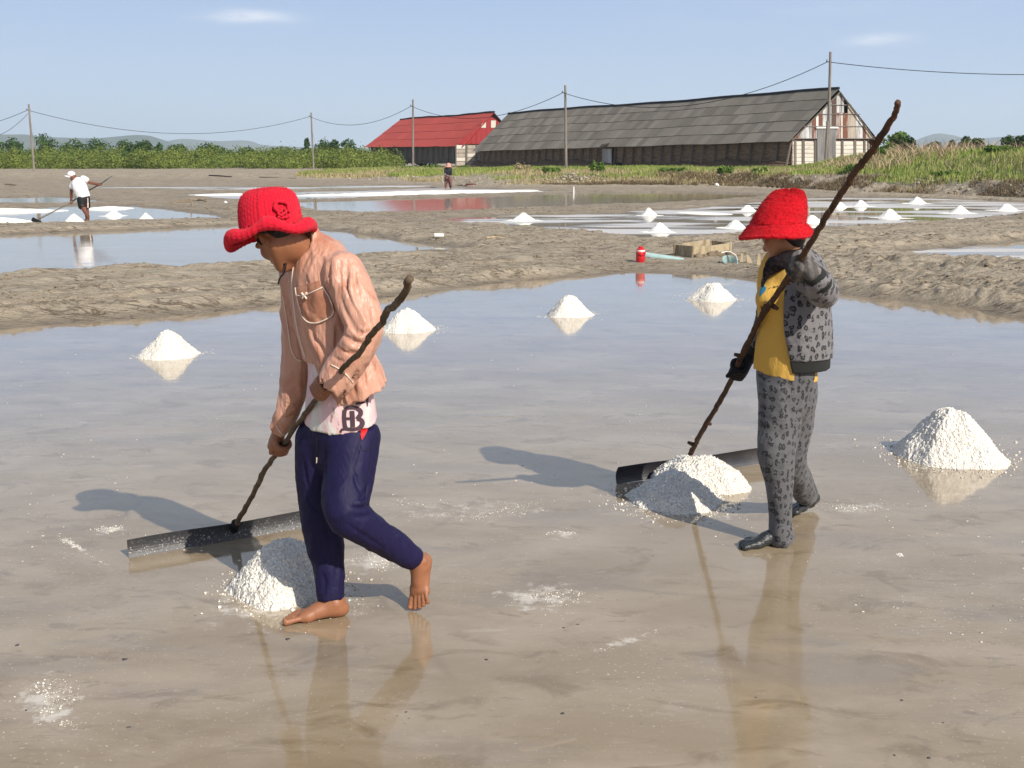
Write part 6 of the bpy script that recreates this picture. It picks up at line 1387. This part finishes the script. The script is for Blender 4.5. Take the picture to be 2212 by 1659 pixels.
# trousers
v = Vol(.006); v.seg(P(1698, 805, 4.92), P(1700, 850, 4.93), .150, .145, .03, (fw, 1.25))
v.chain([(P(1688, 850, 4.87), .100), (P(1682, 930, 4.84), .088), (P(1676, 975, 4.81), .082), (P(1683, 1040, 4.80), .062), (P(1686, 1100, 4.80), .049), (P(1686, 1140, 4.80), .049), (P(1690, 1166, 4.80), .055)], .03, endcap=True)
v.chain([(P(1716, 850, 4.99), .098), (P(1711, 930, 5.01), .086), (P(1706, 990, 5.03), .076), (P(1725, 1035, 5.14), .066), (P(1735, 1058, 5.20), .056), (P(1739, 1068, 5.24), .056)], .03, endcap=True)
garment('trousers', v, M_leo2, wom, lambda p: fold(p, (10, 10, 4), .006, (18, 18, 8), .005, 61))
# wet black socks
v = Vol(.0045); foot(v, G(1701, 1177) + np.array([0, .03, 0]), G(1592, 1181) - G(1701, 1177) + np.array([0, -.05, 0]), np.array([0, 0, 1.]), np.array([0, -1, 0]), .238, P(1688, 1150, 4.80), True); garment('sock', v, M_sock, wom)
v = Vol(.0045); v.seg(P(1739, 1060, 5.24), P(1748, 1082, 5.29), .038, .036, .02); hR = P(1762, 1084, 5.33); tR = P(1706, 1117, 5.20); tR[2] = .01; hR2 = hR + np.array([.015, .02, -.01])
foot(v, hR2, tR - hR2, nrm([-.35, 0, .93]), np.array([0, -1, 0]), .235, P(1742, 1072, 5.27), True); garment('sock', v, M_sock, wom)
# yellow shirt
v = Vol(.0055); v.chain([(P(1692, 560, 4.94), .075), (P(1703, 600, 4.93), .145), (P(1702, 650, 4.92), .146), (P(1699, 720, 4.92), .140), (P(1696, 790, 4.92), .152), (P(1696, 870, 4.92), .157)], .03, (fw, 1.25))
v.ell(P(1660, 645, 4.86), (.055, .05, .06), np.eye(3), .05)
c1 = P(1697, 818, 4.82); v.op(v.lo, v.hi, lambda X, Y, Z: (c1[2] - Z) + .06 * (Y - c1[1]) - .09 * (X - c1[0]), 'cut')
yel = garment('shirt', v, M_yellow, wom, lambda p: fold(p, (8, 8, 3.5), .007, (16, 16, 5), .004, 71))
k_ = lambda x, y: (1624.5 + x / 9.6, 518.5 + y / 9.6)
yel.patch('blue_print', [k_(*p) for p in ((250, 945), (300, 1000), (280, 1060), (215, 1130), (165, 1185), (168, 1080), (205, 985))], M_blue, yel.o, .004, 2)
yel.patch('brown_print', [k_(*p) for p in ((180, 1345), (215, 1385), (250, 1320), (320, 1305), (330, 1360), (280, 1460), (225, 1490), (195, 1420))], M_brownp, yel.o, .004, 2)
mb = MB()
for px in ([(445, 965), (468, 962), (472, 985), (470, 996)], [(470, 978), (448, 980), (446, 992), (470, 992)], [(492, 962), (494, 992)], [(494, 972), (510, 960)], [(532, 945), (536, 985), (548, 986)], [(522, 960), (552, 956)], [(410, 985), (412, 995)], [(562, 945), (566, 982)], [(566, 965), (582, 960), (586, 980)], [(345, 1012), (362, 1010), (352, 1024)], [(375, 992), (392, 990)]):
    yel.stroke(mb, [(*k_(*p), .9) for p in px], .9, .003)
if mb.n: mb.build('lettering', M_black, yel.o)
# leopard jacket
def lj(p): return fold(p, (9, 9, 5), .006, (18, 14, 10), .005, 81)
v = Vol(.0055); v.chain([(P(1705, 575, 4.96), .085), (P(1716, 605, 4.93), .155), (P(1712, 680, 4.92), .176), (P(1714, 745, 4.92), .177), (P(1714, 800, 4.92), .172)], .03, (fw, 1.16))
v.chain([(P(1745, 598, 4.80), .075), (P(1770, 618, 4.70), .066), (P(1780, 634, 4.62), .062), (P(1776, 622, 4.56), .060), (P(1769, 607, 4.52), .050)], .015)
v.chain([(P(1676, 600, 5.03), .07), (P(1658, 690, 5.10), .058), (P(1634, 742, 5.16), .048)], .02, endcap=True)
f0, f1_ = P(1700, 570, 4.78), P(1713, 810, 4.78)
def fcut(X, Y, Z):
    t = (Z - f0[2]) / (f1_[2] - f0[2]); xe = f0[0] + (f1_[0] - f0[0]) * t - .022 * np.sin(np.clip(t, 0, 1) * math.pi); return np.minimum(-(X - xe) + .10 * (Y - 4.8), 5.04 - Y + 0 * X)
v.op([0.5, 4.2, -1], [2.5, 5.04, 3], lambda X, Y, Z: np.minimum(fcut(X, Y, Z), (P(1700, 815, 4.9)[2] * 0 + 5.045) - Y), 'cut')
zb = P(1745, 772, 4.85)[2]; v.op(v.lo, v.hi, lambda X, Y, Z: (zb - Z) + .05 * (X - 1.3) + 0 * Y, 'cut')
leo = garment('jacket', v, M_leo, wom, lj)
v = Vol(.0055); v.chain([(P(1714, 745, 4.92), .172), (P(1714, 778, 4.92), .170), (P(1714, 804, 4.92), .168), (P(1714, 840, 4.92), .168)], .01, (fw, 1.16))
v.op([0.5, 4.2, -1], [2.5, 5.04, 3], lambda X, Y, Z: np.minimum(fcut(X, Y, Z), 5.045 - Y), 'cut'); v.op(v.lo, v.hi, lambda X, Y, Z: (Z - zb) - .05 * (X - 1.3) + 0 * Y - .004, 'cut'); v.op(v.lo, v.hi, lambda X, Y, Z: (P(1740, 803, 4.8)[2] - Z) + .06 * (X - 1.3) + 0 * Y, 'cut')
garment('waistband', v, M_rib, wom)
v = Vol(.005); v.seg(P(1770, 609, 4.52), P(1755, 591, 4.50), .0505, .043, .01, cap=nrm(P(1755, 591, 4.50) - P(1770, 609, 4.52))); garment('cuff', v, M_rib, wom)
v = Vol(.005); v.chain([(P(1636, 740, 5.16), .042), (P(1628, 752, 5.18), .036)], .01); garment('cuff', v, M_rib, wom)
# gloves: grey striped palm-backed one above, black one below
v = Vol(.004); grip(v, cU, axU, wU, .014, True, fat=.0055, sc=1.08, k=.006); v.seg(P(1757, 592, 4.50), wU, .038, .036, .02); v.seg(wU, lerp(wU, cU, .5), .036, .034, .02); garment('glove', v, M_gloveg, wom, lambda p: .002 * vnoise(p * 60, 4), 'grey and black striped work glove')
v = Vol(.004); grip(v, cL, axL, wL, .012, True, fat=.003, thumb=1); v.chain([(P(1600, 786, cL[1] - .03), .014), (P(1584, 802, cL[1] - .04), .0125), (P(1572, 812, cL[1] - .04), .011)], .006, per=3); v.seg(wL, wL + np.array([.02, 0, .045]), .032, .034, .01); v.seg(wL, wL + np.array([.012, .0, -.05]), .02, .012, .012); garment('glove', v, M_glove, wom, None, 'black glove')
# scarf, its tail, and chin strap
v = Vol(.005); v.chain([(P(1668, 573, 4.86), .026), (P(1682, 567, 4.82), .030), (P(1706, 556, 4.84), .033), (P(1724, 541, 4.90), .030), (P(1720, 545, 4.99), .032), (P(1690, 566, 5.02), .032), (P(1668, 573, 4.95), .026)], .02); v.seg(P(1692, 572, 4.93), P(1698, 556, 4.95), .062, .052, .03)
v.chain([(P(1672, 572, 4.84), .030), (P(1660, 585, 4.84), .022), (P(1652, 603, 4.84), .010), (P(1647, 618, 4.84), .004)], .02); garment('scarf', v, M_scarf, wom, lambda p: fold(p, (14, 14, 18), .004, (20, 20, 50), .004, 91))
V, Fc = tube(catmull([g_w(.070, .015, -.005), g_w(.066, .022, -.045), g_w(.050, .03, -.090), P(1672, 556, 4.86)], 5), .0035, 6); add('chin_strap', V, Fc, M_black, wom, True)
V, Fc = tube(catmull([P(1651, 598, 4.83), P(1645, 606, 4.83), P(1645, 614, 4.83), P(1648, 613, 4.83), P(1650, 604, 4.83)], 4), .002, 6); add('cord_loop', V, Fc, M_black, wom, True)
# fuzzy hat
def wom_hat(th):
    rows = []; Z = [.143, .142, .136, .121, .098, .069, .035, 0.0]; Rr = [.003, .034, .058, .074, .088, .102, .112, .119]
    tt = np.linspace(0, 7, 60); zz = np.interp(tt, range(8), Z); rr = np.interp(tt, range(8), Rr); k = np.ones(7) / 7; rr = np.convolve(np.pad(rr, 3, mode='edge'), k, 'valid'); zz = np.convolve(np.pad(zz, 3, mode='edge'), k, 'valid')
    for r, z in zip(rr, zz): rows.append(np.stack([r * (1 + .03 * np.cos(3 * th + z * 20)), z + .006 * np.cos(2 * th), .052 * (z / .15) ** 1.1 + 0 * th], 1))
    for t in np.linspace(.08, 1, 14): rows.append(np.stack([.119 + .034 * t + .004 * np.cos(4 * th), -.042 * t ** 1.15 + .004 * t * np.cos(th) + .003 * np.cos(3 * th), 0 * th], 1))
    l = rows[-1]; 
    for a in np.linspace(.3, math.pi * 1.3, 10): rows.append(np.stack([l[:, 0] + .008 * math.sin(a), l[:, 1] - .008 * (1 - math.cos(a)) , 0 * th], 1))
    for t in np.linspace(.1, .9, 6): rows.append(np.stack([l[:, 0] - .045 * t, l[:, 1] - .014 + .03 * t, 0 * th], 1))
    return np.array(rows)
whb = P(1679, 484, 4.89)
def fz(rr, zz, th):
    q = np.stack([rr * np.cos(th)[None] * 60, rr * np.sin(th)[None] * 60, zz * 90], -1).reshape(-1, 3); return (.0028 * fbm(q, 4, 5)).reshape(rr.shape)
V, N_ = hat_mesh(whb, [-.02, .03, 1.0], wom_hat, 260, fz); ns, nt = V.shape[:2]; Vf = V.reshape(-1, 3)
V2 = np.vstack([Vf, Vf[:nt].mean(0)]); Fh = [tuple(x) for x in gridfaces(ns, nt, True).tolist()] + [(len(Vf), (j + 1) % nt, j) for j in range(nt)]
hat2 = add('hat', V2, Fh, M_fuzz, wom, True); hat2['label'] = 'fuzzy bright red felt bucket hat'
fuzz(V, N_, 26000, .0065, 5, M_fuzz, hat2, .0007)
# her rake
L0, R0 = G(1333, 1046), G(1672, 998)
rk = thing('salt_rake', lerp(L0, R0, .5), 'black half-pipe salt rake with dark knotted stick handle, held by the woman', 'rake')
stick('handle', [(1940, 219), (1934, 244), (1920, 268), (1907, 288), (1889, 320), (1868, 345), (1847, 371), (1828, 402), (1806, 435), (1789, 463), (1772, 490), (1746, 534), (1737, 548), (1720, 573), (1704, 597), (1675, 640), (1647, 682), (1633, 705), (1620, 732), (1599, 776), (1577, 827), (1550, 876), (1532, 905), (1509, 946), (1497, 970), (1488, 990)],
      [.0095, .0120, .0128, .0130, .0125, .0128, .0130, .0135, .0140, .0140, .0135, .0130, .0135, .0145], Wn, Wpl, M_stick2, rk, 9)
for (u, v), d_ in (((1893, 312), (-.02, 0, .01)), ((1604, 770), (-.03, 0, .008)), ((1668, 660), (.02, 0, -.012)), ((1528, 912), (.016, 0, -.01)), ((1497, 960), (-.022, 0, .01))):
    a = WP(u, v); mb = MB(); mb.tube([a, a + np.array(d_) * 1.3], [.013, .008], 7); mb.build('knot', M_stick2, rk, smooth=True)
blade(L0, R0, .098, -.012, M_blade2, rk, .018)

# ------------------------------------------------------------------ the man in white, far left
def small_person(name_lab, parts, loc):
    t = thing('person', loc, name_lab, 'person')
    for nm, M, h, fn in parts:
        v = Vol(h); fn(v); V, Fc = v.build(); add(nm, V, Fc, M, t, True)
    return t
Yb = G(191, 477)[1]; Q = lambda u, v, d=0: P(u, v, Yb + d)
M_wshirt = mat('white_tshirt', (.80, .79, .80), .8, bumps=[('noise', 12.0, .03, 3)]); M_dskin = mat('dark_skin', (.17, .065, .04), .5)
def b1(v):
    v.ell(Q(158, 383), (.085, .10, .115), np.eye(3)); v.seg(Q(160, 388), Q(166, 395), .05, .06, .03)
    v.chain([(Q(168, 398), .10), (Q(176, 412), .15), (Q(181, 428), .13), (Q(182, 440), .13)], .04, ((0, 1, 0), 1.4))
    v.chain([(Q(158, 397, .1), .06), (Q(154, 414, .1), .045), (Q(154, 428, .12), .036), (Q(154, 436, .15), .035)], .03); v.chain([(Q(183, 388), .06), (Q(196, 395), .042), (Q(207, 397), .038), (Q(215, 399), .035)], .03)
    v.ell(Q(154, 437, .15), (.045, .05, .05), np.eye(3)); v.ell(Q(216, 398), (.055, .05, .045), np.eye(3))
    for k in range(4): v.seg(Q(213 + k * 1.5, 398, -.03), Q(214 + k * 1.5, 401, -.05), .014, .012, .01); v.seg(Q(152 + k * 1.2, 437, .1), Q(152.5 + k * 1.2, 440.5, .1), .014, .012, .01)
    v.chain([(Q(178, 444, -.1), .09), (Q(184, 456, -.1), .065), (Q(189, 466, -.05), .055), (Q(190, 475, 0), .04)], .02); v.chain([(Q(184, 444, .1), .09), (Q(187, 455, .1), .065), (Q(188, 466, .1), .055), (Q(188, 474, .1), .04)], .02)
    v.seg(Q(190, 476, 0), Q(185, 477.5, -.08), .04, .032, .02); v.seg(Q(188, 475, .1), Q(184, 476, .05), .04, .03, .02)
def s1(v):
    v.chain([(Q(165, 392), .09), (Q(170, 399), .20), (Q(175, 412), .20), (Q(180, 424), .19), (Q(181, 432), .20)], .03, ((0, 1, 0), 1.4)); v.chain([(Q(160, 395, .05), .09), (Q(155, 405, .08), .085)], .03, endcap=True); v.chain([(Q(180, 386), .09), (Q(188, 390), .085)], .03, endcap=True)
    c = Q(180, 427)[2]; cx_ = Q(180, 427)[0]; v.op(v.lo, v.hi, lambda X, Y, Z: c - Z + .25 * (X - cx_) + 0 * Y, 'cut')
def sh1(v):
    v.seg(Q(180, 424), Q(181, 430), .165, .165, .03, ((0, 1, 0), 1.4)); v.chain([(Q(176, 432, -.05), .125), (Q(179, 449, -.08), .115)], .03, endcap=True); v.chain([(Q(185, 430, .06), .12), (Q(187, 449, .1), .10)], .03, endcap=True)
def c1_(v):
    v.ell(Q(154, 376.5), (.11, .12, .09), np.eye(3)); v.ell(Q(147, 381.5, -.03), (.11, .08, .02), (nrm([1, 0, -.25]), np.array([0, 1., 0]), nrm([.25, 0, 1])), .02)
    c = Q(154, 382)[2]; v.op(v.lo, v.hi, lambda X, Y, Z: c - .03 - Z + .35 * (X - Q(154, 382)[0]) + 0 * Y, 'cut')
mw = small_person('dark-skinned man in white cap, white t-shirt and black shorts reaching out with a rake', [('body', M_dskin, .018, b1), ('shirt', M_wshirt, .018, s1), ('shorts', M_black, .018, sh1), ('cap', M_wshirt, .014, c1_)], G(190, 477))
V, Fc = tube([Q(189.5, 428, -.21), Q(190, 438, -.17), Q(190, 449, -.20)], .016, 5); add('side_stripe', V, Fc, M_trim, mw)
rk = thing('salt_rake', G(79, 481), 'thin-handled salt rake with small black blade, held by the man in white', 'rake')
a, b_, c = G(79, 480) + (0, 0, .05), Q(154, 437, .12), Q(242, 380, -.3); V, Fc = tube([a, lerp(a, b_, .5), b_, Q(178, 419, .32), Q(216, 398, -.02), c], .02, 6); add('handle', V, Fc, M_plankg, rk, True)
g = G(79, 482); m = MB(); m.box(g + (0, .0, .05), (.26, .04, .11), np.array(Matrix.Rotation(.5, 3, 'Y'))); m.build('blade', M_black, rk)

# ------------------------------------------------------------------ the distant worker before the red shed
Yd = G(968, 407)[1]; D_ = lambda u, v, d=0: P(u, v, Yd + d); pm = Yd / F
M_pinkhat = mat('pink_hat', (.55, .28, .22), .8); M_dark2 = mat('black_top', (.012, .012, .018), .8)
M_pat = mat('patterned_trousers', (.22, .10, .09), .85, layers=[dict(s=7, lo=.48, hi=.54, c=(.03, .012, .015), f=.9), dict(s=11, lo=.6, hi=.66, c=(.5, .32, .25), f=.8)])
def b2(v):
    v.ell(D_(968, 358.5), (4*pm, 4*pm, 5*pm), np.eye(3)); v.chain([(D_(968, 364), 4*pm), (D_(968, 372), 5.5*pm), (D_(968, 381), 5.5*pm)], .05, ((0, 1, 0), 1.4))
    for s_ in (-1, 1):
        v.chain([(D_(968 + 6*s_, 365), 2.2*pm), (D_(968 + 6.8*s_, 373, -.1), 1.8*pm), (D_(968 + 5*s_, 380 if s_ > 0 else 377, -.3), 1.4*pm)], .05); v.ell(D_(968 + 5*s_, 381 if s_ > 0 else 378, -.34), (1.6*pm,)*3, np.eye(3))
        v.chain([(D_(968 + 3*s_, 383), 3.2*pm), (D_(968 + 4.5*s_, 395), 2.6*pm), (D_(968 + 5*s_, 405), 1.8*pm)], .05); v.seg(D_(968 + 5*s_, 406), D_(968 + 6*s_, 407, -.2), 1.7*pm, 1.4*pm, .03)
def t2(v):
    v.chain([(D_(968, 362), 4.5*pm), (D_(968, 368), 7*pm), (D_(968, 376), 6.4*pm), (D_(967, 382), 6.4*pm)], .05, ((0, 1, 0), 1.4), endcap=True)
    for s_ in (-1, 1): v.chain([(D_(968 + 5.6*s_, 365), 2.9*pm), (D_(968 + 6.8*s_, 373, -.1), 2.4*pm), (D_(968 + 5.4*s_, 378, -.26), 2*pm)], .05, endcap=True)
def p2_(v):
    v.seg(D_(968, 381), D_(968, 385), 6.8*pm, 6.8*pm, .05, ((0, 1, 0), 1.3)); v.chain([(D_(964.5, 385), 4.6*pm), (D_(963.5, 395), 3.4*pm), (D_(963.5, 405), 2.6*pm)], .04, endcap=True); v.chain([(D_(972, 385), 5.2*pm), (D_(972.5, 395), 4.2*pm), (D_(974, 405), 2.7*pm)], .04, endcap=True)
def h2_(v):
    v.ell(D_(969, 356.5), (5*pm, 5*pm, 4.6*pm), np.eye(3)); v.ell(D_(968, 360.3), (8*pm, 8*pm, 1.6*pm), np.eye(3), .05)
t = small_person('distant worker in wide pink hat, black top and patterned trousers standing in the far pan', [('body', M_dskin, .03, b2), ('top', M_dark2, .03, t2), ('trousers', M_pat, .03, p2_), ('hat', M_pinkhat, .03, h2_)], G(968, 407))
V, Fc = tube([D_(955, 372, -.3), D_(963, 378, -.36), D_(973, 381.5, -.36), D_(1002, 401, -.6)], .028, 5); tag(add('rake_pole', V, Fc, M_plankg, base=D_(973, 381)), 'pale pole held across the waist by the distant worker', 'pole')

# ------------------------------------------------------------------ humid air
lo, hi = np.array([-5600., -70., -1.5 - 1.0]), np.array([5600., 6500., 190.])
m = MB(); m.box((lo + hi) / 2, hi - lo); M_h = bpy.data.materials.new('haze'); M_h.use_nodes = True; N = M_h.node_tree.nodes; N.clear()
oo = N.new('ShaderNodeOutputMaterial'); pv = N.new('ShaderNodeVolumePrincipled'); pv.inputs['Color'].default_value = (.74, .87, 1, 1); pv.inputs['Density'].default_value = .00018; pv.inputs['Anisotropy'].default_value = .1
M_h.node_tree.links.new(pv.outputs[0], oo.inputs['Volume'])
tag(m.build('haze', M_h), 'pale humid air', kind='stuff')
